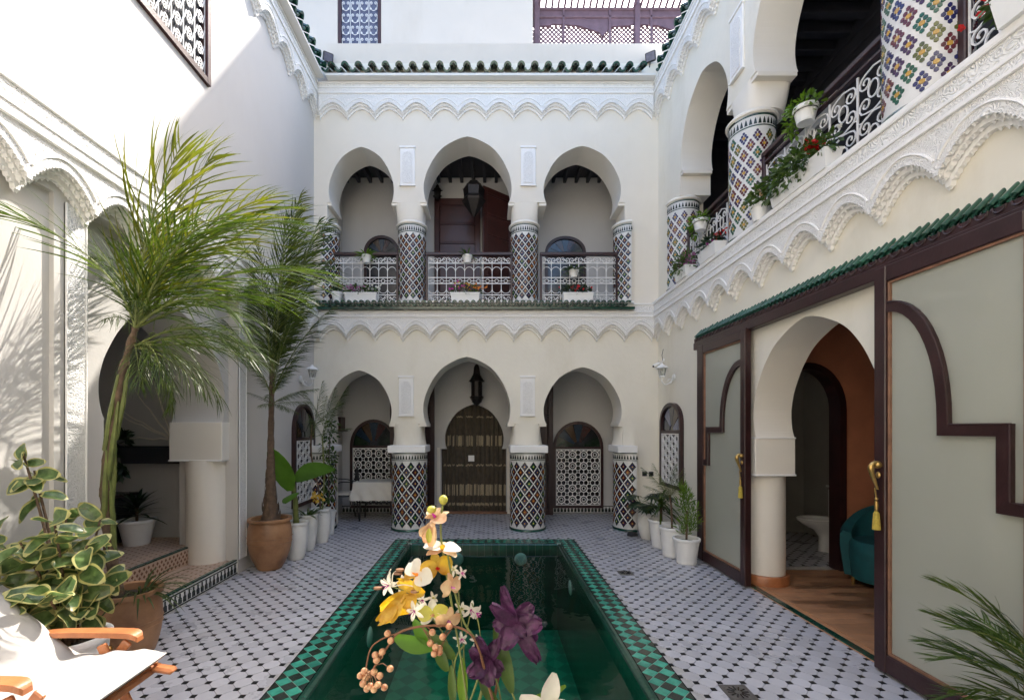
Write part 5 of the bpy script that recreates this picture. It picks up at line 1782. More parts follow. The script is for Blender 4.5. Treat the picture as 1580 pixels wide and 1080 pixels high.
def frond_mb(L, el0, el1, nl, ll, lw, spread=55, bend=.6, rr=.008, t0=.12, vee=.25, seg=3, twist=0.0, mi=0, jit=.12):
    """feather palm leaf in the xz plane, from the origin along +x"""
    m = MB(); n = 16; pts = []; p = V((0, 0, 0)); dirs = []
    sw = random.uniform(-.25, .25)
    for i in range(n + 1):
        t = i / n
        e = R(el0 + (el1 - el0) * t ** 1.2)
        d = V((math.cos(e) * math.cos(sw * t), math.cos(e) * math.sin(sw * t), math.sin(e)))
        pts.append(p.copy()); dirs.append(d); p = p + d * (L / n)
    m.tube(pts, [rr * (1 - .8 * i / n) for i in range(n + 1)], 5, 1)
    for k in range(nl):
        t = t0 + (1 - t0) * (k + .5) / nl
        f = t * n; i = min(int(f), n - 1); q = pts[i].lerp(pts[i + 1], f - i); d = dirs[i]
        s = d.cross(V((0, 0, 1)))
        if s.length < 1e-3: s = V((0, 1, 0))
        s.normalize(); u = s.cross(d)
        prof = math.sin(PI * min(1, (t - t0) / (1 - t0) * .86 + .12)) ** .6
        for sg in (-1, 1):
            a = R(spread * (1 - .45 * t) + random.gauss(0, 7))
            dd = d * math.cos(a) + s * sg * math.sin(a) + u * (vee + random.gauss(0, jit))
            leaf_strip(m, q, dd, (u + s * .3 * sg + V((random.gauss(0, .3),) * 3)).cross(dd).normalized(), ll * prof * random.uniform(.85, 1.1), lw * random.uniform(.8, 1.15), bend * random.uniform(.5, 1.4), mi, seg)
    return m


def pot_mb(r0, r1, h, rim=.02, belly=0.0, th=.012, bands=()):
    prof = [(0, 0), (r0, 0), (r0 + .004, .006)]
    for i in range(1, 9):
        t = i / 9
        prof.append((r0 + (r1 - r0) * t + belly * math.sin(PI * t) ** .8, (h - .03) * t))
    prof2 = []
    for a, b in prof:
        prof2.append((a, b))
    prof2 += [(r1, h - .035), (r1 + rim, h - .03), (r1 + rim + .003, h - .015), (r1 + rim, h), (r1 + rim - .012, h + .003), (r1 - th, h - .004), (r1 - th - .004, h - .05)]
    m = MB().lathe(prof2, 36)
    for z in bands:
        t = z / h; rr = r0 + (r1 - r0) * t + belly * math.sin(PI * t) ** .8
        m.lathe([(rr - .004, z - .006), (rr + .006, z), (rr - .004, z + .006)], 36)
    return m


def put_pot(name, label, cat, x, y, r0, r1, h, mt, rim=.02, belly=0, bands=(), z=0.0, group=None):
    t = thing(name, label, cat, (x, y, z), 0, group)
    pot_mb(r0, r1, h, rim, belly, bands=bands).build('shell', mt, t, world=False)
    sm = MB()
    n = 18; vs = [(0, 0, h - .03)]
    for k in range(n):
        a = 2 * PI * k / n; vs.append(((r1 - .014) * math.cos(a), (r1 - .014) * math.sin(a), h - .045 + random.uniform(-.006, .006)))
    sm.add(vs, [(0, 1 + k, 1 + (k + 1) % n) for k in range(n)]); sm.build('soil', 'soil', t, world=False)
    return t


def bush(m, c, rad, n, size, mi=(0,), up=.3, seg=2, wr=.5, bend=.5, shell=.35):
    for _ in range(n):
        while True:
            q = V((random.uniform(-1, 1), random.uniform(-1, 1), random.uniform(-1, 1)))
            if shell < q.length < 1: break
        p = V((c[0] + q.x * rad[0], c[1] + q.y * rad[1], c[2] + q.z * rad[2]))
        d = (q + V((random.gauss(0, .5), random.gauss(0, .5), random.gauss(0, .4) + up))).normalized()
        L = size * random.uniform(.7, 1.3)
        s = d.orthogonal().normalized(); s = (Matrix.Rotation(random.uniform(0, 2 * PI), 3, d) @ s)
        leaf_strip(m, p, d, s, L, L * wr, bend, random.choice(mi), seg)


def blooms(m, pts, r, mi=0, n=5):
    for p in pts:
        nrm = V((random.gauss(0, .5), random.gauss(-.7, .4), random.gauss(.5, .4))).normalized()
        s = nrm.orthogonal().normalized()
        for k in range(n):
            d = Matrix.Rotation(2 * PI * k / n, 3, nrm) @ s
            q = nrm.cross(d)
            a = V(p)
            rr = r * random.uniform(.8, 1.2)
            m.add([a, a + d * rr * .6 + q * rr * .42 + nrm * rr * .2, a + d * rr + nrm * rr * .1, a + d * rr * .6 - q * rr * .42 + nrm * rr * .2], [(0, 1, 2, 3)], mi)


# --- tall leaning palm, left
T1 = put_pot('terracotta_pot', 'banded terracotta pot behind the deck chair, holding the leaning palm', 'plant pot', -2.478, 3.13, .145, .175, .44, 'terracotta', .022, .03, (.20, .235))
P1 = thing('leaning_palm', 'tall leaning palm with long yellow green leaflets in front of the left alcove', 'palm', (-2.55, 3.12, .40))
tr = smoothpts([(-2.55, 3.12, .40), (-2.60, 3.10, .85), (-2.585, 3.07, 1.2), (-2.50, 3.03, 1.6), (-2.40, 2.99, 1.95), (-2.31, 2.97, 2.2)], 6)
MB().tube(tr, [.038 + .006 * math.sin(i * 1.9) - .0006 * i for i in range(len(tr))], 10).build('trunk', 'bark', P1)
m = MB()
for k in range(9):      # green leaf sheaths wrapping the upper stem
    a = k * 2.4; t = 12 + k * 1.6
    i = min(int(t), len(tr) - 2); c0 = V(tr[max(i - 8, 0)]); c1 = V(tr[i])
    o_ = V((math.cos(a) * .022, math.sin(a) * .022, 0))
    m.tube([c0 + o_ * 1.1, c0.lerp(c1, .5) + o_ * 1.3, c1 + o_ * 1.0], [.016, .016, .009], 6)
m.build('sheath', 'stem_green', P1)
cr = V(tr[-1])
specs = []
for k in range(17):
    a = k * 137.5 + 20
    specs.append((a, random.choice((80, 72, 60, 48)), random.uniform(1.15, 1.55)))
protos = []
for q in range(5):
    nm = ('frond', 'frond', 'frond_lit', 'frond', 'frond_lit')[q]
    protos.append(mesh_of(frond_mb(1.0, 0, -80 + 14 * q, 28, .50, .0095, 38, 1.25, .009, .08, .30, 5, jit=.25), 'frond', [nm, 'stem_green']))
ang = [(-8, 62, 1.25, 2), (12, 46, 1.3, 1), (-18, 30, 1.05, 0), (40, 60, 1.15, 4), (75, 66, .95, 0), (130, 76, .95, 1), (-28, 64, .8, 3), (-120, 74, .85, 0), (160, 80, .8, 0), (120, 52, .6, 3), (15, 80, 1.3, 4), (-30, 84, 1.2, 2), (-5, 14, .85, 3), (100, 84, 1.2, 0), (60, 28, .85, 1), (140, 60, .5, 3), (25, -4, .65, 0), (120, 86, 1.15, 1), (5, 68, 1.35, 0), (30, 35, 1.1, 3), (-35, 5, .6, 0), (150, 30, .45, 3), (-50, 40, .5, 0), (-10, -15, .6, 3), (60, 0, .6, 0), (-25, 55, 1.15, 1), (10, -30, .5, 0), (-50, -20, .5, 3), (90, -10, .5, 0), (-5, 28, .9, 0), (35, 12, .8, 3)]
for a, e, L, q in ang:
    o = inst(protos[q], P1, tuple(V((cr.x, cr.y, cr.z - .12 * (e < 30))) - P1.location), (0, -R(e), R(a)), (L,) * 3, name='frond')

# --- second palm in the big terracotta pot
T2 = put_pot('terracotta_pot', 'big round terracotta pot on the floor tiles, holding the upright palm by the left wall', 'plant pot', -2.435, 5.05, .120, .200, .56, 'terracotta', .026, .062, (.30, .355))
P2 = thing('upright_palm', 'tall upright palm with fine drooping leaflets in the round terracotta pot', 'palm', (-2.43, 5.05, .52))
tr = smoothpts([(-2.43, 5.05, .52), (-2.425, 5.05, .9), (-2.42, 5.04, 1.4), (-2.405, 5.03, 1.95), (-2.40, 5.03, 2.3)], 8)
MB().tube(tr, [.080 * math.exp(-i / 8) + .024 + .003 * math.sin(i * 2.1) for i in range(len(tr))], 10).build('trunk', 'bark', P2)
m = MB()
for k in range(26):
    a = k * 2.4; z = .54 + .022 * k
    rr = .085 * math.exp(-(z - .52) * 3.4) + .022
    b = V((-2.43 + rr * math.cos(a), 5.05 + rr * math.sin(a), z))
    leaf_strip(m, b, V((math.cos(a) * .05, math.sin(a) * .05, 1)), V((-math.sin(a), math.cos(a), 0)), .12, .06, -.05, 0, 3)
m.build('old_sheaths', 'bark', P2)
protos = [mesh_of(frond_mb(1.0, 0, -26 + 10 * q, 50, .24, .0065, 50, 1.5, .007, .10, .1, 4), 'frond', [('frond_dark', 'frond', 'frond_lit')[q], 'stem_green']) for q in range(3)]
for a, e, L, q in [(0, 84, 2.1, 0), (60, 86, 1.9, 1), (-60, 84, 2.0, 0), (150, 85, 1.8, 0), (-120, 84, 1.9, 1), (20, 78, 1.7, 0), (-30, 80, 1.8, 1), (100, 78, 1.5, 0), (-90, 76, 1.5, 0), (10, 70, 1.35, 0), (-50, 66, 1.2, 0), (170, 72, .9, 1), (-150, 70, 1.0, 0), (-15, 30, .50, 0), (-75, 20, .5, 0), (120, 25, .45, 0), (35, 32, .6, 0), (5, 86, 2.35, 2), (-10, 74, 1.9, 1), (45, 72, 1.1, 0), (180, 35, .35, 0), (0, 62, .8, 1), (70, 60, .7, 0), (-45, 55, .75, 1), (-100, 50, .6, 0), (20, 10, .45, 1), (-30, -5, .45, 0), (-80, 0, .4, 1), (80, 0, .4, 0)]:
    inst(protos[q], P2, tuple(V((-2.40, 5.03, 2.12 - (.30 if e < 36 else (.22 if e < 71 else 0)))) - P2.location), (0, -R(e), R(a)), (L * .92, L * .92, L * .92), name='frond')

# --- row of white pots on the left
gl = 'white glazed pots along the left wall'
W = [put_pot('white_pot', 'white pot just behind the round terracotta pot, holding the broad leaved banana', 'plant pot', -2.30, 5.42, .085, .125, .44, 'whitepot', .012, .02, group=gl),
     put_pot('white_pot', 'white pot with grassy leaves and yellow flowers, second behind the terracotta pot', 'plant pot', -2.32, 5.80, .075, .118, .46, 'whitepot', .012, .02, group=gl),
     put_pot('white_pot', 'white pot holding the slender feathery palm by the left wall', 'plant pot', -2.30, 6.21, .085, .120, .46, 'whitepot', .012, .025, group=gl),
     put_pot('white_pot', 'smallest white pot of the left row, in front of the iron chair', 'plant pot', -2.345, 6.68, .06, .085, .35, 'whitepot', .010, .0, group=gl)]


def big_leaf(m, p0, d, side, L, w, bend, mi=0, n=8, fold=.18):
    cur = d.normalized(); p = p0.copy(); vs = []; side = side.normalized()
    for i in range(n + 1):
        t = i / n; ww = w / 2 * (math.sin(PI * min(1, t * .97 + .03)) ** .62) * (1 - .15 * t)
        up = side.cross(cur).normalized()
        vs += [p - side * ww + up * ww * fold, p.copy(), p + side * ww + up * ww * fold]
        cur = (cur + V((0, 0, -bend / n))).normalized(); p = p + cur * (L / n)
    m.add(vs, [(3 * i + a, 3 * i + a + 1, 3 * i + a + 4, 3 * i + a + 3) for i in range(n) for a in (0, 1)], mi, True)


B = thing('banana_plant', 'young banana plant with three broad bright leaves behind the terracotta pot', 'plant', (-2.30, 5.42, .40))
MB().tube([(-2.30, 5.42, .40), (-2.31, 5.42, .7), (-2.33, 5.40, .95)], [.035, .028, .014], 8).build('stem', 'stem_green', B)
for p, d, s, L, w_ in (((-2.32, 5.30, .82), (-.10, -.30, 1.0), (1, -.2, .05), .62, .31), ((-2.31, 5.42, .92), (.75, .05, .70), (-.25, -.6, .65), .50, .27), ((-2.31, 5.40, .78), (.1, -.9, .25), (.9, .1, .3), .34, .20)):
    m = MB(); big_leaf(m, V(p), V(d), V(s), L, w_, .9); m.build('leaf', 'banana', B)
G = thing('grassy_plant', 'tufted grassy plant with small yellow flowers in the second white pot', 'plant', (-2.32, 5.80, .42))
m = MB()
for k in range(46):
    a = random.uniform(0, 2 * PI); e = random.uniform(.5, 1.6)
    leaf_strip(m, V((-2.32 + .03 * math.cos(a), 5.80 + .03 * math.sin(a), .42)), V((math.cos(a), math.sin(a), e)), V((-math.sin(a), math.cos(a), 0)), random.uniform(.2, .36), .022, 1.0, 0, 4)
m.build('leaves', 'leaf', G)
m = MB(); blooms(m, [(-2.22 + random.gauss(0, .04), 5.86 + random.gauss(0, .04), .66 + random.gauss(0, .03)) for _ in range(14)], .026); m.build('flowers', 'yellowpetal', G)
P3 = thing('slender_palm', 'slender feathery palm standing in front of the narrow left window', 'palm', (-2.30, 6.21, .42))
MB().tube(smoothpts([(-2.30, 6.21, .42), (-2.34, 6.20, .8), (-2.42, 6.18, 1.2), (-2.41, 6.18, 1.6)], 4), .012, 6).build('trunk', 'bark', P3)
MB().tube(smoothpts([(-2.28, 6.21, .42), (-2.25, 6.2, .9), (-2.27, 6.18, 1.45)], 4), .010, 6).build('trunk', 'stem_green', P3)
for a, e, L in ((0, 68, 1.0), (40, 50, .8), (-40, 60, .95), (-80, 40, .75), (20, 25, .7), (170, 60, .55), (110, 60, .7), (-120, 65, .7), (-20, 80, 1.0), (-60, 15, .6)):
    inst(protos[0 if e < 60 else 1], P3, (random.choice((-.10, .03)), 0, random.uniform(.95, 1.2)), (0, -R(e), R(a)), (L * .75,) * 3, name='frond')
P4 = thing('slender_shrub', 'thin climbing shrub in the smallest white pot beside the iron chair', 'plant', (-2.345, 6.68, .31))
MB().tube([(-2.345, 6.68, .31), (-2.36, 6.68, .9), (-2.34, 6.68, 1.5)], .007, 5).build('stem', 'bark', P4)
m = MB()
for k in range(8): bush(m, (-2.35 + random.gauss(0, .02), 6.68, .55 + k * .15), (.10, .08, .10), 34, .06, up=-.1)
m.build('leaves', 'leaf', P4)

# --- row of white pots on the right
gr_ = 'white pots along the right wall'
put_pot('white_pot', 'farthest white pot on the right, beside the half column, with dark lobed leaves', 'plant pot', 2.235, 6.42, .085, .130, .37, 'whitepot', .010, .03, group=gr_)
put_pot('white_pot', 'second white pot from the half column on the right, with strappy leaves', 'plant pot', 2.255, 5.97, .115, .155, .36, 'white', .012, 0, group=gr_)
put_pot('white_pot', 'third white pot from the half column, half hidden behind the nearest one', 'plant pot', 2.225, 5.54, .105, .14, .355, 'white', .010, 0, group=gr_)
put_pot('white_pot', 'nearest white pot on the right, by the sliding door, with the bright feathery bush', 'plant pot', 2.275, 5.25, .105, .14, .29, 'white', .010, 0, group=gr_)
PH = thing('lobed_plant', 'dark plant with deeply lobed leaves leaning over the farthest right pot', 'plant', (2.235, 6.42, .33))
for k in range(15):
    a = random.uniform(0, 2 * PI); e = random.uniform(.5, 1.5); L0 = random.uniform(.22, .42)
    d = V((math.cos(a), math.sin(a), e)).normalized(); b = V((2.235, 6.42, .33)); tip = b + d * L0
    m = MB().tube([b, tip], .005, 4, 1)
    dn = (V((math.cos(a), math.sin(a), -.15))).normalized(); s = V((-math.sin(a), math.cos(a), 0))
    for j in range(9):
        t = j / 8 - .5; q = dn * (math.cos(t * 3.2)) + s * math.sin(t * 3.2)
        leaf_strip(m, tip, q, dn.cross(q) if False else V((0, 0, 1)).cross(q), .19 - .05 * abs(t), .042, .5, 0, 3)
    m.build('leaf', ['leaf_dark', 'stem_green'], PH)
Y2 = thing('strappy_plant', 'yucca like plant with yellowish strappy leaves in the second right pot', 'plant', (2.255, 5.97, .32))
MB().tube([(2.255, 5.97, .32), (2.25, 5.97, .55)], .018, 6).build('stem', 'bark', Y2)
for k in range(4):
    m = MB()
    for j in range(14):
        a = random.uniform(0, 2 * PI); e = random.uniform(-.2, 1.6)
        leaf_strip(m, V((2.25, 5.97, .45 + .05 * k)), V((math.cos(a), math.sin(a), e)), V((-math.sin(a), math.cos(a), 0)), random.uniform(.26, .42), .026, 1.2, 0, 4)
    m.build('leaf_tuft', 'leaf' if k % 2 else 'frond', Y2)
Y3 = thing('narrow_palm', 'small thin stemmed palm with arching leaves in the third right pot', 'palm', (2.225, 5.54, .32))
MB().tube([(2.225, 5.54, .32), (2.22, 5.55, .6), (2.20, 5.55, .74)], .012, 6).build('trunk', 'bark', Y3)
for a, e, L in ((180, 55, .5), (120, 60, .5), (-120, 45, .45), (60, 70, .45), (-60, 60, .4), (210, 30, .45), (0, 75, .4)):
    inst(protos[1], Y3, (-.02, .01, .38), (0, -R(e), R(a)), (L,) * 3, name='frond')
Y4 = thing('feathery_bush', 'bright green upright feathery bush in the nearest right pot', 'plant', (2.275, 5.25, .25))
MB().tube([(2.275, 5.25, .25), (2.28, 5.25, .6)], .012, 6).build('stem', 'bark', Y4)
for k in range(9):
    m = MB(); bush(m, (2.28 + random.gauss(0, .03), 5.25 + random.gauss(0, .03), .38 + .058 * k), (.115 - .009 * k, .10 - .008 * k, .075), 75, .06, up=1.2, wr=.16, bend=.1, shell=.1)
    m.build('sprig', 'leaf_bright', Y4)
ho = tag(MB().tube([(2.06 + .07 * math.cos(a) * (1 - a * .01), 6.55 + .05 * math.sin(a), .012 + .002 * a) for a in [i * .45 for i in range(40)]], .011, 6).build('garden_hose', 'iron_black'), 'coil of black hose on the floor between the half column and the white pot', 'hose')

# --- dracaena in the alcove and a dark trailing plant
put_pot('white_pot', 'white pot standing on the upper alcove step', 'plant pot', -3.78, 4.88, .115, .165, .27, 'white', .012, 0, z=.306)
D = thing('dracaena', 'dark dracaena with stiff strap leaves on the upper alcove step', 'plant', (-3.78, 4.88, .55))
MB().tube([(-3.78, 4.88, .55), (-3.78, 4.88, .72)], .014, 6).build('stem', 'bark', D)
for k in range(30):
    a = k * 2.4; e = .15 + 1.5 * k / 30
    m = MB(); leaf_strip(m, V((-3.78, 4.88, .60 + .005 * k)), V((math.cos(a), math.sin(a), e)), V((-math.sin(a), math.cos(a), 0)), .36 - .004 * k, .042, .7, 0, 5); m.build('leaf', 'leaf_dark', D)
D2 = thing('trailing_plant', 'dark trailing plant on the black shelf behind the palm trunk', 'plant', (-4.1, 5.05, 1.35))
m = MB(); bush(m, (-4.1, 5.02, 1.42), (.12, .08, .10), 70, .09); bush(m, (-4.08, 4.96, 1.12), (.10, .05, .14), 60, .09, up=-.8)
m.build('leaves', 'leaf_dark', D2)
D3 = thing('spider_plant', 'arching grassy plant at the foot of the leaning palm, in front of the alcove steps', 'plant', (-2.42, 3.15, .40))
m = MB()
for k in range(40):
    a = random.uniform(-2.2, 2.0); e = random.uniform(.4, 1.5)
    leaf_strip(m, V((-2.43 + .05 * math.cos(a), 3.16 + .05 * math.sin(a), .40)), V((math.cos(a), math.sin(a) * .9, e)), V((-math.sin(a), math.cos(a), 0)), random.uniform(.22, .42), .015, 1.3, 0, 5)
m.build('leaves', 'frond_dark', D3)

# --- variegated rubber plant
FP = put_pot('grey_pot', 'pale grey pot of the variegated rubber plant, behind the deck chair', 'plant pot', -2.27, 2.47, .13, .165, .42, 'smooth', .014, .0)


def ficus_leaf(L, w, curl=.5):
    m = MB(); n = 9
    def P(t, s):
        x = L * t; wid = w / 2 * math.sin(PI * min(1, t * .95 + .04)) ** .52 * (1 - .08 * t)
        return V((x, s * wid, abs(s) * wid * .35 - curl * L * t * t * .45 + .004 * math.sin(t * 9 + s * 3)))
    cols = (-1, -.77, 0, .77, 1)
    vs = [P(i / n, s) for i in range(n + 1) for s in cols]
    for i in range(n):
        for k in range(4):
            rim = k in (0, 3) or i in (0, n - 1)
            m.add([vs[i * 5 + k], vs[i * 5 + k + 1], vs[(i + 1) * 5 + k + 1], vs[(i + 1) * 5 + k]], [(0, 1, 2, 3)], 1 if rim else 0, True)
    return m


FK = thing('rubber_plant', 'big variegated rubber plant with cream edged leaves beside the deck chair', 'plant', (-2.27, 2.47, .38))
lv = [mesh_of(ficus_leaf(.155 + .014 * k, .098 + .008 * k, (.2, .5, .8, .35)[k]), 'leaf', ['ficus_in', 'ficus_rim']) for k in range(4)]
stems = []
for (tx, ty, tz) in ((-2.44, 2.38, 1.42), (-2.42, 2.42, 1.32), (-2.52, 2.30, 1.02), (-2.20, 2.30, 1.08), (-2.32, 2.25, .98), (-2.14, 2.42, .92), (-2.42, 2.60, 1.05), (-2.24, 2.62, 1.02), (-2.14, 2.20, .74), (-2.46, 2.18, .80), (-2.28, 2.12, .70), (-2.13, 2.56, .72)):
    b = V((-2.27 + (tx + 2.27) * .12, 2.47 + (ty - 2.47) * .12, .38)); e = V((tx, ty, tz))
    pts = smoothpts([tuple(b), tuple(b.lerp(e, .5) + V((0, 0, -.0)) + V((e - b).xy.to_3d()) * -.12), tuple(e)], 5)
    stems.append(pts); MB().tube(pts, [.011 - .0006 * i for i in range(len(pts))], 6).build('branch', 'bark', FK)
nl = 0
for si, pts in enumerate(stems):
    tall = si < 2
    k0 = len(pts)
    L = 15 if not tall else 11
    for j in range(L):
        t = (.38 + .62 * j / (L - 1)) if not tall else ((.80 + .2 * (j - 4) / 7) if j > 3 else .30 + .06 * j)
        f = t * (k0 - 1); i = min(int(f), k0 - 2); p = V(pts[i]).lerp(V(pts[i + 1]), f - i)
        a = j * 2.4 + si * 1.1; e = random.uniform(-50, 50)
        inst(lv[random.randrange(4)], FK, tuple(p - FK.location), (R(random.gauss(0, 40) + 35 * math.cos(a)), -R(e), a), (random.uniform(.55, 1.05) * (.85 if tall else 1),) * 3, name='leaf')

# --- areca palm at the right edge
put_pot('white_pot', 'white pot of the palm at the lower right edge', 'plant pot', 2.22, 1.72, .13, .17, .36, 'white', .012, 0)
AR = thing('areca_palm', 'small arching palm reaching in from the lower right edge', 'palm', (2.22, 1.72, .33))
pa = [mesh_of(frond_mb(1.0, 0, -85 + 20 * q, 34, .30, .013, 52, .7, .008, .25, .3, 4), 'frond', [('leaf', 'frond')[q % 2], 'stem_green']) for q in range(2)]
for a, e, L, q in ((172, 66, .60, 0), (182, 50, .52, 1), (160, 46, .46, 0), (150, 72, .60, 1), (140, 66, .55, 0), (120, 50, .5, 1), (90, 70, .6, 0), (30, 60, .5, 0), (-40, 60, .45, 1), (178, 80, .66, 0), (150, 82, .7, 1), (168, 30, .42, 0)):
    inst(pa[q], AR, (0, 0, .02), (0, -R(e), R(a)), (L,) * 3, name='frond')


# ------------------------------------------------------------ flower boxes and pots upstairs
def planter(label, x, y, z, L, rotz, group, h=.13, d=.16):
    t = thing('flower_box', label, 'flower box', (x, y, z), rotz, group)
    m = MB(); a = L / 2; b = d / 2
    m.add([(-a + .02, -b + .02, 0), (a - .02, -b + .02, 0), (a - .02, b - .02, 0), (-a + .02, b - .02, 0), (-a, -b, h), (a, -b, h), (a, b, h), (-a, b, h), (-a + .012, -b + .012, h), (a - .012, -b + .012, h), (a - .012, b - .012, h), (-a + .012, b - .012, h), (-a + .014, -b + .014, h - .03), (a - .014, -b + .014, h - .03), (a - .014, b - .014, h - .03), (-a + .014, b - .014, h - .03)],
          [(0, 3, 2, 1)] + [(i, (i + 1) % 4, (i + 1) % 4 + 4, i + 4) for i in range(4)] + [(i + 4, (i + 1) % 4 + 4, (i + 1) % 4 + 8, i + 8) for i in range(4)] + [(i + 8, (i + 1) % 4 + 8, (i + 1) % 4 + 12, i + 12) for i in range(4)])
    m.build('box', 'white', t, world=False)
    MB().box(-a - .006, -b - .006, h - .018, a + .006, -b, h, bev=.002).build('rim', 'white', t, world=False)
    MB().box(-a + .015, -b + .015, h - .05, a - .015, b - .015, h - .028).build('soil', 'soil', t, world=False)
    return t


def flowers(name, label, x, y, z, rad, n, leafm, kinds, rotz=0, size=.05, up=.3, group=None, nb=26, br=.02, wr=.5, fine=False):
    t = thing(name, label, 'flowers' if kinds else 'plant', (x, y, z), rotz, group)
    m = MB(); bush(m, (0, 0, rad[2] * .75), rad, n, size, up=up, wr=wr)
    m.build('leaves', leafm, t, world=False)
    for kd, frac, cen in kinds:
        m = MB()
        pts = [(cen[0] * rad[0] + random.gauss(0, rad[0] * .35), cen[1] * rad[1] - random.random() * rad[1], rad[2] * (1.0 + cen[2] * .6) + random.gauss(0, rad[2] * .3)) for _ in range(int(nb * frac))]
        blooms(m, pts, br); m.build('blossoms', kd, t, world=False)
    return t


yl = 6.865
lx = lambda px: (px - CX) / F * yl
gb = 'white flower boxes on the ledge of the back facade'
planter('white flower box with mauve and white flowers on the left of the ledge upstairs', lx(558), yl, Z1, .48, 0, gb)
flowers('mauve_flowers', 'mauve and white flowers in the left box on the ledge upstairs', lx(556), yl, Z1 + .10, (.24, .08, .09), 230, 'leaf', (('pink', 1.6, (-.35, 0, .2)), ('whitepetal', 1.0, (.75, 0, .4))))
put_pot('small_white_pot', 'small white pot at the left end of the ledge upstairs', 'plant pot', lx(520), yl, .055, .08, .145, 'white', .008, 0, z=Z1)
flowers('small_bush', 'small green bush in the pot at the left end of the ledge upstairs', lx(520), yl, Z1 + .13, (.09, .08, .09), 130, 'leaf', ())
planter('white flower box with orange and purple flowers at the centre of the ledge upstairs', lx(718), yl, Z1, .44, 0, gb)
flowers('mixed_flowers', 'orange, yellow and purple flowers in the middle box on the ledge upstairs', lx(718), yl, Z1 + .10, (.23, .08, .10), 230, 'leaf', (('orangepetal', .8, (.7, 0, .0)), ('purple', .8, (.1, 0, .1)), ('yellowpetal', .5, (.1, 0, .7)), ('magenta', .4, (-.5, 0, .3))))
planter('white flower box with dark and red plants on the right of the ledge upstairs', lx(891), yl, Z1, .46, 0, gb)
flowers('red_flowers', 'dark leaved plants with small red flowers in the right box on the ledge upstairs', lx(888), yl, Z1 + .10, (.24, .08, .10), 240, 'leaf_dark', (('red', .7, (.2, 0, .2)),), up=.8)
gh = 'small white pots hung on the back railings'
for px, z_, lab, lab2 in ((565, 4.05, 'small white pot hung on the left railing upstairs', 'bright fern in the pot on the left railing upstairs'), (721, 4.05, 'small white pot hung on the middle railing upstairs', 'thin trailing plant in the pot on the middle railing upstairs'), (886, 3.83, 'small white pot hung on the right railing upstairs', 'spiky green plant in the pot on the right railing upstairs')):
    put_pot('hanging_pot', lab, 'plant pot', lx(px), 6.89, .045, .068, .115, 'white', .006, 0, z=z_, group=gh)
    t = thing('fern' if px < 600 else 'small_plant', lab2, 'plant', (lx(px), 6.89, z_ + .10))
    m = MB()
    for k in range(60 if px != 721 else 22):
        a = random.uniform(0, 2 * PI); e = random.uniform(.2, 1.8)
        leaf_strip(m, V((.02 * math.cos(a), .02 * math.sin(a), 0)), V((math.cos(a), math.sin(a), e)), V((-math.sin(a), math.cos(a), 0)), random.uniform(.10, .22), .022, 1.2, 0, 4)
    m.build('leaves', 'leaf_bright' if px < 600 else 'leaf', t, world=False)
gs = 'white flower boxes on the ledge of the right wall'
planter('long white flower box with the trailing red geranium, on the right wall ledge', 2.50, 3.63, Z1, .66, R(90), gs, .14, .14)
flowers('geranium', 'trailing geranium with a red head in the long box on the right wall ledge', 2.49, 3.72, Z1 + .08, (.48, .12, .15), 900, 'leaf', (('magenta', .12, (.95, .2, -.9)), ('whitepetal', .2, (-.5, .5, .5))), R(90), size=.05, up=-.1, nb=20)
t = thing('geranium', 'round bright red geranium bloom above the long white flower box', 'flowers', (2.47, 3.47, Z1 + .24))
MB().tube([(0, 0, -.16), (0, 0, -.02)], .003, 4).build('stem', 'stem_green', t, world=False)
m = MB(); blooms(m, [(random.gauss(0, .028), random.gauss(0, .03), random.gauss(.01, .022)) for _ in range(60)], .022); m.build('blossoms', 'red', t, world=False)
put_pot('small_white_pot', 'small white pot at the far end of the long box on the right wall ledge', 'plant pot', 2.50, 4.19, .06, .085, .15, 'white', .008, 0, z=Z1)
flowers('small_bush', 'dark bush with pale flowers in the pot beyond the long box on the right', 2.50, 4.19, Z1 + .12, (.12, .11, .11), 200, 'leaf', (('peach', .5, (0, 0, .3)),), size=.05)
planter('short white flower box with dark red flowers far along the right wall ledge', 2.50, 5.12, Z1, .40, R(90), gs, .13, .14)
flowers('dark_red_flowers', 'dark red flowers in the short box far along the right wall ledge', 2.50, 5.15, Z1 + .10, (.22, .08, .10), 200, 'leaf_dark', (('red', 1.0, (-.5, 0, .4)), ('magenta', .6, (.3, 0, .3))), R(90))
planter('farthest white flower box on the right wall ledge, under the mauve flowers', 2.49, 5.80, Z1, .34, R(90), gs, .13, .14)
flowers('mauve_bush', 'bushy mauve flowers at the far end of the right wall ledge', 2.48, 5.80, Z1 + .08, (.24, .11, .14), 260, 'leaf', (('pink', 3.0, (0, .3, 0)), ('magenta', 1.0, (.2, 0, -.3))), R(90))
planter('white flower box with red flowers at the upper right corner of the view', 2.49, 1.95, Z1, .50, R(90), gs, .15, .15)
flowers('red_geranium', 'bright red geraniums at the upper right corner of the view', 2.50, 2.06, Z1 + .10, (.26, .09, .12), 260, 'leaf', (('red', 2.2, (.4, 0, .4)),), R(90))
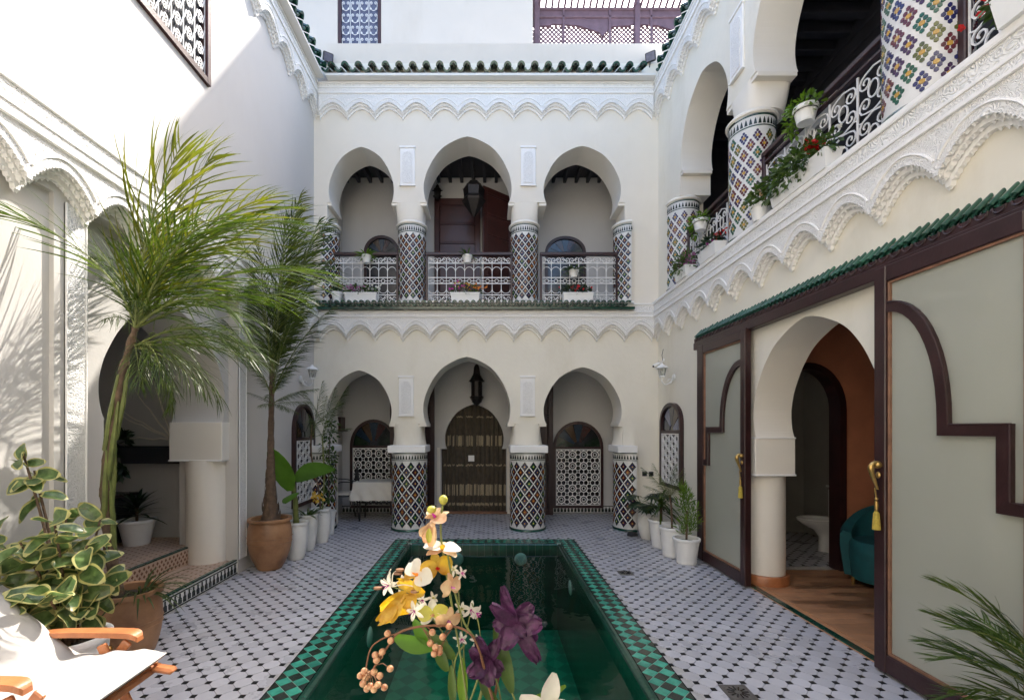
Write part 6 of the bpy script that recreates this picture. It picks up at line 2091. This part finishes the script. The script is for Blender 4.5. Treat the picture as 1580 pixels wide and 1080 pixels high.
for y_, z_, lab, lab2 in ((3.74, 4.05, 'white pot hung on the right railing above the red geranium', 'light green trailing plant in the pot above the red geranium'), (5.60, 3.98, 'white pot hung on the far part of the right railing', 'small plant in the pot on the far part of the right railing')):
    t = put_pot('hanging_pot', lab, 'plant pot', 2.60, y_, .06, .082, .13, 'white', .008, 0, z=z_, group='small white pots hung on the right railings')
    MB().tube([(.085 * math.cos(a), .085 * math.sin(a), .09) for a in [2 * PI * i / 16 for i in range(16)]], .003, 4, closed=True).build('hook', 'iron_black', t, world=False)
    t = thing('trailing_plant', lab2, 'plant', (2.60, y_, z_ + .12))
    m = MB(); bush(m, (0, .04, .02), (.11, .17, .08), 150, .05, up=.2); bush(m, (0, .17, -.05), (.05, .06, .10), 50, .045, up=-.3)
    m.build('leaves', 'leaf_bright', t, world=False)


# ------------------------------------------------------------ deck chair, lower left
DC = thing('deck_chair', 'orange teak folding armchair at the lower left corner', 'chair', (-1.85, 1.95, 0))
def bar(m, a, b, w, h, bev=.006):
    a = V(a); b = V(b); d = (b - a); L = d.length
    T = Matrix.Translation(a) @ d.to_track_quat('X', 'Z').to_matrix().to_4x4()
    m.box(0, -w / 2, -h / 2, L, w / 2, h / 2, T=T, bev=bev)
    return m
def armrest(y, x0, x1, z):
    m = MB(); pts = [(x0, z - .015), (x0 + .12, z + .002), (x0 + .28, z + .006), (x1 - .06, z + .004), (x1 - .015, z - .006), (x1, z - .022)]
    wd = [.030, .032, .034, .036, .032, .020]
    vs = []
    for (x, zz), w_ in zip(smoothpts(pts, 3), smoothpts([(a, 0) for a in wd], 3)):
        w_ = w_[0]
        vs += [(x, y - w_, zz - .010), (x, y + w_, zz - .010), (x, y + w_ * .85, zz + .012), (x, y - w_ * .85, zz + .012)]
    n = len(vs) // 4
    m.add(vs, [(4 * i + k, 4 * i + (k + 1) % 4, 4 * i + 4 + (k + 1) % 4, 4 * i + 4 + k) for i in range(n - 1) for k in range(4)] + [(0, 1, 2, 3), (4 * n - 4, 4 * n - 3, 4 * n - 2, 4 * n - 1)], 0, False)
    return m.build('armrest', 'teak', DC)
armrest(2.19, -2.22, -1.68, .555); armrest(1.72, -2.28, -1.745, .575)
for y in (2.165, 1.745):
    bar(MB(), (-2.12, y, 0.0), (-1.72, y, .53), .022, .045).build('leg', 'teak', DC)
    bar(MB(), (-1.58, y - .03, 0.0), (-1.82, y - .03, .53), .022, .045).build('leg', 'teak', DC)
    bar(MB(), (-2.02, y - .0, .40), (-2.62, y - .0, .92), .022, .04).build('back_post', 'teak', DC)
    bar(MB(), (-2.05, y + .03, .38), (-1.60, y + .03, .405), .022, .035).build('seat_rail', 'teak', DC)
bar(MB(), (-1.61, 1.72, .39), (-1.61, 2.22, .39), .03, .03).build('stretcher', 'teak', DC)
bar(MB(), (-1.60, 2.17, .405), (-1.50, 2.17, .39), .05, .028, .01).build('seat_end', 'teak', DC)
for k in range(6):
    bar(MB(), (-1.96 + .066 * k, 1.75, .405), (-1.96 + .066 * k, 2.18, .405), .05, .016, .003).build('seat_slat', 'teak', DC)
for k in range(7):
    bar(MB(), (-2.08 - .08 * k, 1.76, .45 + .0693 * k), (-2.08 - .08 * k, 2.15, .45 + .0693 * k), .05, .014, .003).build('back_slat', 'teak', DC)
MB().sphere((-1.80, 2.155, .50), .016, 0, 8).build('bolt', 'gold', DC)


def cushion(path, y0, y1, th, name, label, par=None):
    """padded cloth following a path in xz between y0 and y1, puckered at the edges"""
    path = smoothpts(path, 6); n = len(path); ny = 22
    m = MB(); vs = []
    for lay in (1, -1):
        for i, (x, z) in enumerate(path):
            a = path[max(i - 1, 0)]; b = path[min(i + 1, n - 1)]
            tx, tz = b[0] - a[0], b[1] - a[1]; l = math.hypot(tx, tz); nx_, nz_ = -tz / l, tx / l
            if nz_ < 0: nx_, nz_ = -nx_, -nz_
            for j in range(ny + 1):
                u = j / ny; y = y0 + (y1 - y0) * u
                e = min(u, 1 - u, i / (n - 1), 1 - i / (n - 1))
                puff = min(1, e * 7) ** .5
                wr = .011 * math.sin(y * 30 + x * 19) * math.sin(x * 27 + 1) + .009 * math.sin(x * 60 + y * 14) * (1 - u) + .02 * math.exp(-((x + 2.0) / .05) ** 2) * math.sin(y * 23) 
                d = th / 2 * puff * lay + (wr if lay > 0 else 0) * puff
                vs.append((x + nx_ * d, y + .010 * math.sin(x * 40) * (1 if u in (0, 1) else 0), z + nz_ * d))
    k = n * (ny + 1)
    for lay in (0, 1):
        m.add([], [])
    fs = [(o + i * (ny + 1) + j, o + i * (ny + 1) + j + 1, o + (i + 1) * (ny + 1) + j + 1, o + (i + 1) * (ny + 1) + j) for o in (0, k) for i in range(n - 1) for j in range(ny)]
    m.add(vs, fs, 0, True)
    o = m.build(name, 'cushion', par)
    if label: tag(o, label, 'cushion')
    return o


cushion([(-2.66, 1.02), (-2.45, .83), (-2.2, .62), (-2.02, .47), (-1.93, .445), (-1.80, .455), (-1.68, .462), (-1.56, .458)], 1.70, 2.20, .085, 'seat_cushion', 'creased off white cushion lying on the folding armchair at lower left')

# ------------------------------------------------------------ bouquet in the foreground (a vase on a small table below the view)
tb = thing('side_table', 'small round wooden table carrying the vase, below the view', 'table', (-.05, .86, 0))
MB().lathe([(0, .70), (.24, .70), (.25, .71), (.25, .725), (0, .73)], 32, (-.05, .86, 0)).build('tabletop', 'wood2', tb)
for k in range(3):
    a = 2 * PI * k / 3 + .5
    MB().tube([(-.05 + .19 * math.cos(a), .86 + .19 * math.sin(a), 0), (-.05 + .10 * math.cos(a), .86 + .10 * math.sin(a), .70)], .016, 8).build('leg', 'wood2', tb)
MB_v = MB().lathe([(0, 0), (.05, .0), (.07, .05), (.065, .12), (.035, .19), (.04, .215), (.034, .215), (.03, .19), (.03, .12)], 28, (-.04, .86, .731))
tag(MB_v.build('vase', 'whitepot'), 'small white vase holding the bouquet, below the view', 'vase')


def petal(m, p0, d, nrm, L, w, curl=.6, cup=.25, mi=0, nu=6, nv=4, ruffle=.0, tip=.75):
    d = V(d).normalized(); nrm = (V(nrm) - d * V(nrm).dot(d)).normalized(); s = d.cross(nrm)
    vs = []; ph = random.uniform(0, 6)
    cur = d.copy(); p = V(p0).copy()
    for i in range(nu + 1):
        t = i / nu; ww = w / 2 * (math.sin(PI * min(1, .06 + t * .88)) ** tip)
        nn = s.cross(cur) * -1 if False else cur.cross(s) * -1
        nn = s.cross(cur)
        if nn.dot(nrm) < 0: nn = -nn
        for j in range(nv + 1):
            u = j / nv * 2 - 1
            vs.append(p + s * ww * u + nn * (cup * ww * u * u + ruffle * math.sin(u * 7 + t * 8 + ph) * t * abs(u)))
        ax = s
        cur = Matrix.Rotation(-curl / nu * (1 if s.cross(cur).dot(nrm) > 0 else -1), 3, s) @ cur
        p = p + cur * (L / nu)
    m.add(vs, [(i * (nv + 1) + j, i * (nv + 1) + j + 1, (i + 1) * (nv + 1) + j + 1, (i + 1) * (nv + 1) + j) for i in range(nu) for j in range(nv)], mi, True)


def stem(pts, r, parent, mt='stem_green', nm='stem'):
    return MB().tube(smoothpts([tuple(at(*q)) for q in pts], 5), r, 6).build(nm, mt, parent)


C_ = V((0, -1, 0))       # towards the camera
O1 = thing('orchid_spray', 'tall peach and yellow orchid spray rising from the bouquet in front of the pool', 'flowers', at(720, 1085, .86))
stem([(722, 1090, .86), (712, 1020, .86), (700, 950, .86), (688, 880, .87), (680, 820, .87), (684, 772, .87)], .0022, O1)
stem([(722, 1090, .86), (745, 1010, .86), (716, 960, .86), (700, 905, .86), (690, 850, .86)], .0020, O1)
MB().sphere(tuple(at(684, 771, .87)), .0088, 0, 10, (1, 1, 1.1)).build('bud', 'bud', O1)
MB().sphere(tuple(at(666, 786, .865)), .0085, 0, 10, (1.1, 1, .9)).build('bud', 'bud', O1)


def orchid(c, r, mats, lip, parent, tilt=(0, 0), ang0=90, wide=1.0, curl=.5, nm='blossom'):
    m = MB(); c = V(c)
    nrm = V((math.sin(tilt[0]), -math.cos(tilt[0]) * math.cos(tilt[1]), math.sin(tilt[1]))).normalized()
    s = nrm.orthogonal().normalized(); 
    # orthonormal frame with up as close to z as possible
    up = (V((0, 0, 1)) - nrm * nrm.z)
    up = up.normalized() if up.length > .1 else V((0, 1, 0)); rt = up.cross(nrm)
    for k, (a, L, w_) in enumerate(((90, 1.0, .62), (210, .95, .55), (330, .95, .55), (0 + 15, 1.08, 1.05), (165, 1.08, 1.05))):
        a = R(a + ang0 - 90)
        d = rt * math.cos(a) + up * math.sin(a)
        petal(m, c + nrm * (.001 * k), d + nrm * .25, nrm, r * L, r * w_ * wide, curl, .2, mats[0] if k < 3 else mats[1], ruffle=r * .04)
    d = -up * .8 + nrm * .8
    petal(m, c + nrm * .002, d, up, r * .45, r * .32, -1.0, .6, 2)
    m.sphere(tuple(c + nrm * r * .12), r * .10, 2, 6)
    return m.build(nm, lip, parent)


orchid(at(672, 800, .86), .029, (0, 0), ['peach', 'whitepetal', 'magenta'], O1, (-.3, 1.15), 60)
m = MB()
for a, b in (((664, 806), (655, 838)), ((668, 808), (664, 846)), ((660, 812), (649, 828))):
    p = at(*a, .862); q = at(*b, .855); petal(m, p, q - p, C_, (q - p).length, .020, .3, .4, 0)
m.build('blossom', 'peach', O1)
m = MB(); p = at(662, 815, .855); q = at(662, 838, .85); petal(m, p, q - p, C_, (q - p).length, .012, .3, .5, 0); m.build('sepal', 'bud', O1)
orchid(at(682, 850, .86), .034, (0, 1), ['peach', 'whitepetal', 'yellowpetal'], O1, (.1, 1.25), 75)
orchid(at(674, 876, .86), .030, (0, 0), ['yellowpetal', 'peach', 'red'], O1, (.3, .2), 100)
orchid(at(694, 905, .85), .026, (0, 0), ['peach', 'peach', 'pink'], O1, (.9, .1), 90)
orchid(at(645, 888, .85), .036, (0, 1), ['yellowpetal', 'whitepetal', 'orangepetal'], O1, (-.5, .8), 70)
m = MB()
for a, b, w_ in (((640, 905), (606, 960), .036), ((628, 912), (580, 958), .034), ((622, 918), (584, 974), .030), ((655, 915), (608, 902), .032), ((640, 915), (622, 945), .026), ((612, 935), (578, 968), .024)):
    p = at(*a, .85); q = at(*b, .84); petal(m, p, q - p, C_, (q - p).length, w_, .8, .45, 0, 8, 6, ruffle=.006)
m.build('petal', 'yellowpetal', O1)
orchid(at(668, 948, .85), .028, (0, 1), ['whitepetal', 'bud', 'peach'], O1, (.0, .3), 95)
orchid(at(690, 955, .85), .026, (0, 0), ['peach', 'peach', 'pink'], O1, (.5, -.3), 80)

O2 = thing('white_star_flowers', 'small white star flowers with pink tinge scattered through the bouquet', 'flowers', at(700, 1085, .88))
for q, r_, tl in (((600, 903), .030, (-.6, .2)), ((622, 900), .024, (.3, .5)), ((700, 878), .016, (0, .3)), ((712, 884), .017, (.6, .3)), ((640, 942), .028, (-.2, .1)), ((652, 925), .020, (0, 0)), ((668, 922), .018, (.3, .2)), ((712, 938), .020, (.2, .2)), ((726, 940), .026, (.4, 0)), ((735, 945), .022, (.7, -.2)), ((712, 985), .020, (.2, 0)), ((735, 988), .018, (.5, .2)), ((640, 935), .018, (-.2, .4))):
    m = MB(); c = at(*q, .84 + random.uniform(0, .05))
    nrm = V((tl[0], -1, tl[1])).normalized(); s = nrm.orthogonal().normalized()
    a0 = random.uniform(0, 6)
    for k in range(5):
        d = Matrix.Rotation(a0 + 2 * PI * k / 5, 3, nrm) @ s
        petal(m, c, d + nrm * .3, nrm, r_ * random.uniform(.6, .9), r_ * .30, .6, .3, 0, 4, 2)
    for k in range(5):
        d = Matrix.Rotation(a0 + .5 + 2 * PI * k / 5, 3, nrm) @ s
        m.tube([c, c + (nrm * .8 + d * .35) * r_ * .6], .0007, 4, 1); 
    m.build('blossom', ['whitepetal', 'bud' if random.random() < .6 else 'magenta'], O2)
m = MB()
for tip in ((603, 878), (592, 893), (640, 905), (612, 880)):
    c = at(605, 905, .85); p = at(*tip, .84); m.tube(smoothpts([tuple(c), tuple(c.lerp(p, .6) + V((-.004, 0, .004))), tuple(p)], 3), .0011, 5)
m.build('stamen', 'whitepetal', O2)
for tip in ((614, 884), (583, 907), (640, 912), (617, 879)):
    MB().sphere(tuple(at(*tip, .84)), .0062, 0, 7, (1.5, 1, .6)).build('anther', 'terracotta', O2)
for pts in ([(720, 1090, .88), (715, 1010, .88), (725, 950, .87)], [(712, 1090, .88), (690, 990, .87), (655, 940, .86)], [(722, 1090, .88), (712, 960, .88), (704, 885, .87)], [(745, 1010, .87), (738, 960, .87), (728, 930, .86)], [(655, 940, .86), (630, 915, .85), (606, 905, .85)]):
    stem(pts, .0013, O2)

O3 = thing('berry_branch', 'brown twig arching to the left with clusters of salmon coloured berries', 'berries', at(745, 1085, .84))
tw = [(742, 1010, .84), (728, 980, .84), (700, 966, .84), (650, 966, .83), (615, 976, .83), (600, 995, .83), (580, 1025, .83), (572, 1040, .83)]
stem(tw, .0021, O3, 'twig', 'twig'); stem([(742, 1010, .84), (752, 1050, .85), (765, 1095, .86)], .0026, O3, 'twig', 'twig')
stem([(615, 976, .83), (590, 985, .83), (572, 1000, .83), (565, 1030, .83)], .0015, O3, 'twig', 'twig')
bs = [(598, 977), (603, 988), (579, 1010), (586, 1012), (581, 1018), (602, 1031), (562, 1035), (570, 1040), (577, 1036), (556, 1042), (564, 1045), (590, 1005), (560, 1054), (571, 1058), (583, 1056), (593, 1060), (566, 1062), (577, 1063), (586, 1042), (693, 966), (667, 975), (664, 992), (672, 998), (678, 1006), (683, 982), (670, 1008), (678, 1000)]
for q in bs:
    c = at(q[0], q[1], .83 + random.uniform(-.008, .008))
    b = MB().sphere((0, 0, 0), .0066, 0, 10, (1, 1, .92)).build('berry', 'berry', O3, world=False); b.location = c - O3.location
    k = min(tw, key=lambda a: (a[0] - q[0]) ** 2 + (a[1] - 12 - q[1]) ** 2)
    MB().tube([tuple(c), tuple(c.lerp(at(*k), .5) + V((0, 0, .006))), tuple(at(*k))], .0008, 4).build('stalk', 'twig', O3)

O4 = thing('purple_flower', 'large ruffled dark purple flowers on the right of the bouquet', 'flowers', at(770, 1090, .88))
for c, prs in (((796, 962), ((-38, 0, .040), (22, -28, .040), (36, 2, .046), (34, 44, .048), (-20, 36, .044), (-22, -42, .026), (-8, -14, .030), (38, 66, .034), (10, 20, .030), (-30, -18, .03))), ((752, 1018), ((-22, 22, .040), (0, 40, .044), (22, 22, .038), (-14, -26, .028), (16, -28, .030), (-24, -4, .026), (8, 12, .026)))):
    for dx, dy, w_ in prs:
        m = MB(); dx *= .86; dy *= .86; w_ *= .84; p = at(c[0], c[1], .86); q = at(c[0] + dx, c[1] + dy, .835 + random.uniform(-.02, .02))
        petal(m, p, q - p, C_ + V((random.gauss(0, .3), 0, random.gauss(0, .3))), (q - p).length * 1.1, w_, .7, .35, 0, 9, 7, ruffle=.008, tip=.55)
        m.build('petal', 'purple', O4)
stem([(752, 1030, .87), (745, 1060, .87), (735, 1095, .87)], .0035, O4); stem([(790, 975, .87), (772, 1030, .875), (760, 1095, .875)], .0030, O4, 'twig')

O5 = thing('long_leaves', 'long pointed green leaves in the lower part of the bouquet', 'leaves', at(720, 1090, .88))
for a, b, w_, mt in (((790, 1068), (766, 980), .030, 'leaf'), ((668, 1000), (610, 990), .034, 'banana'), ((664, 995), (640, 965), .026, 'banana'), ((702, 1015), (664, 985), .028, 'leaf'), ((690, 1035), (672, 1000), .022, 'leaf'), ((715, 1090), (712, 1030), .020, 'leaf_bright'), ((700, 1090), (695, 1040), .016, 'leaf'), ((770, 1090), (742, 1058), .020, 'leaf'), ((815, 1080), (870, 1068), .018, 'leaf_bright')):
    m = MB(); p = at(*a, .87); q = at(*b, .845); petal(m, p, q - p, C_, (q - p).length * 1.05, w_, .45, .3, 0, 8, 4, tip=.8); m.build('leaf', mt, O5)
for pts in ([(668, 1000, .87), (690, 1025, .87), (715, 1090, .88)], [(700, 1085, .87), (702, 1020, .87), (716, 995, .87)], [(790, 1068, .87), (800, 1095, .875)], [(755, 1020, .86), (768, 1055, .87), (775, 1095, .88)]):
    stem(pts, .0018, O5)
O6 = thing('white_lily', 'white orchid blossom at the bottom of the bouquet', 'flowers', at(838, 1090, .84))
m = MB()
c = at(842, 1090, .85)
for dx, dy, w_ in ((14, -40, .034), (-34, -8, .034), (34, 2, .034), (-10, 14, .03), (20, 18, .03)):
    q = at(842 + dx, 1090 + dy, .83); petal(m, c, q - c, C_, (q - c).length * 1.05, w_, .5, .35, 0, 7, 5, ruffle=.002)
m.build('blossom', 'whitepetal', O6); MB().sphere(tuple(c + V((0, -.008, 0))), .004, 0, 8).build('centre', 'bud', O6)
MB().tube([tuple(c), tuple(at(800, 1110, .87)), (-.0, .87, .94)], .002, 5).build('stem', 'stem_green', O6)
# stems go down into the vase
st_ = MB()
for px in (700, 712, 720, 735, 745, 760, 765, 775): st_.tube([tuple(at(px, 1088, .87)), (-.04 + (px - 735) * .0003, .86, .88)], .002, 5)
st_.build('stem', 'stem_green', O5)
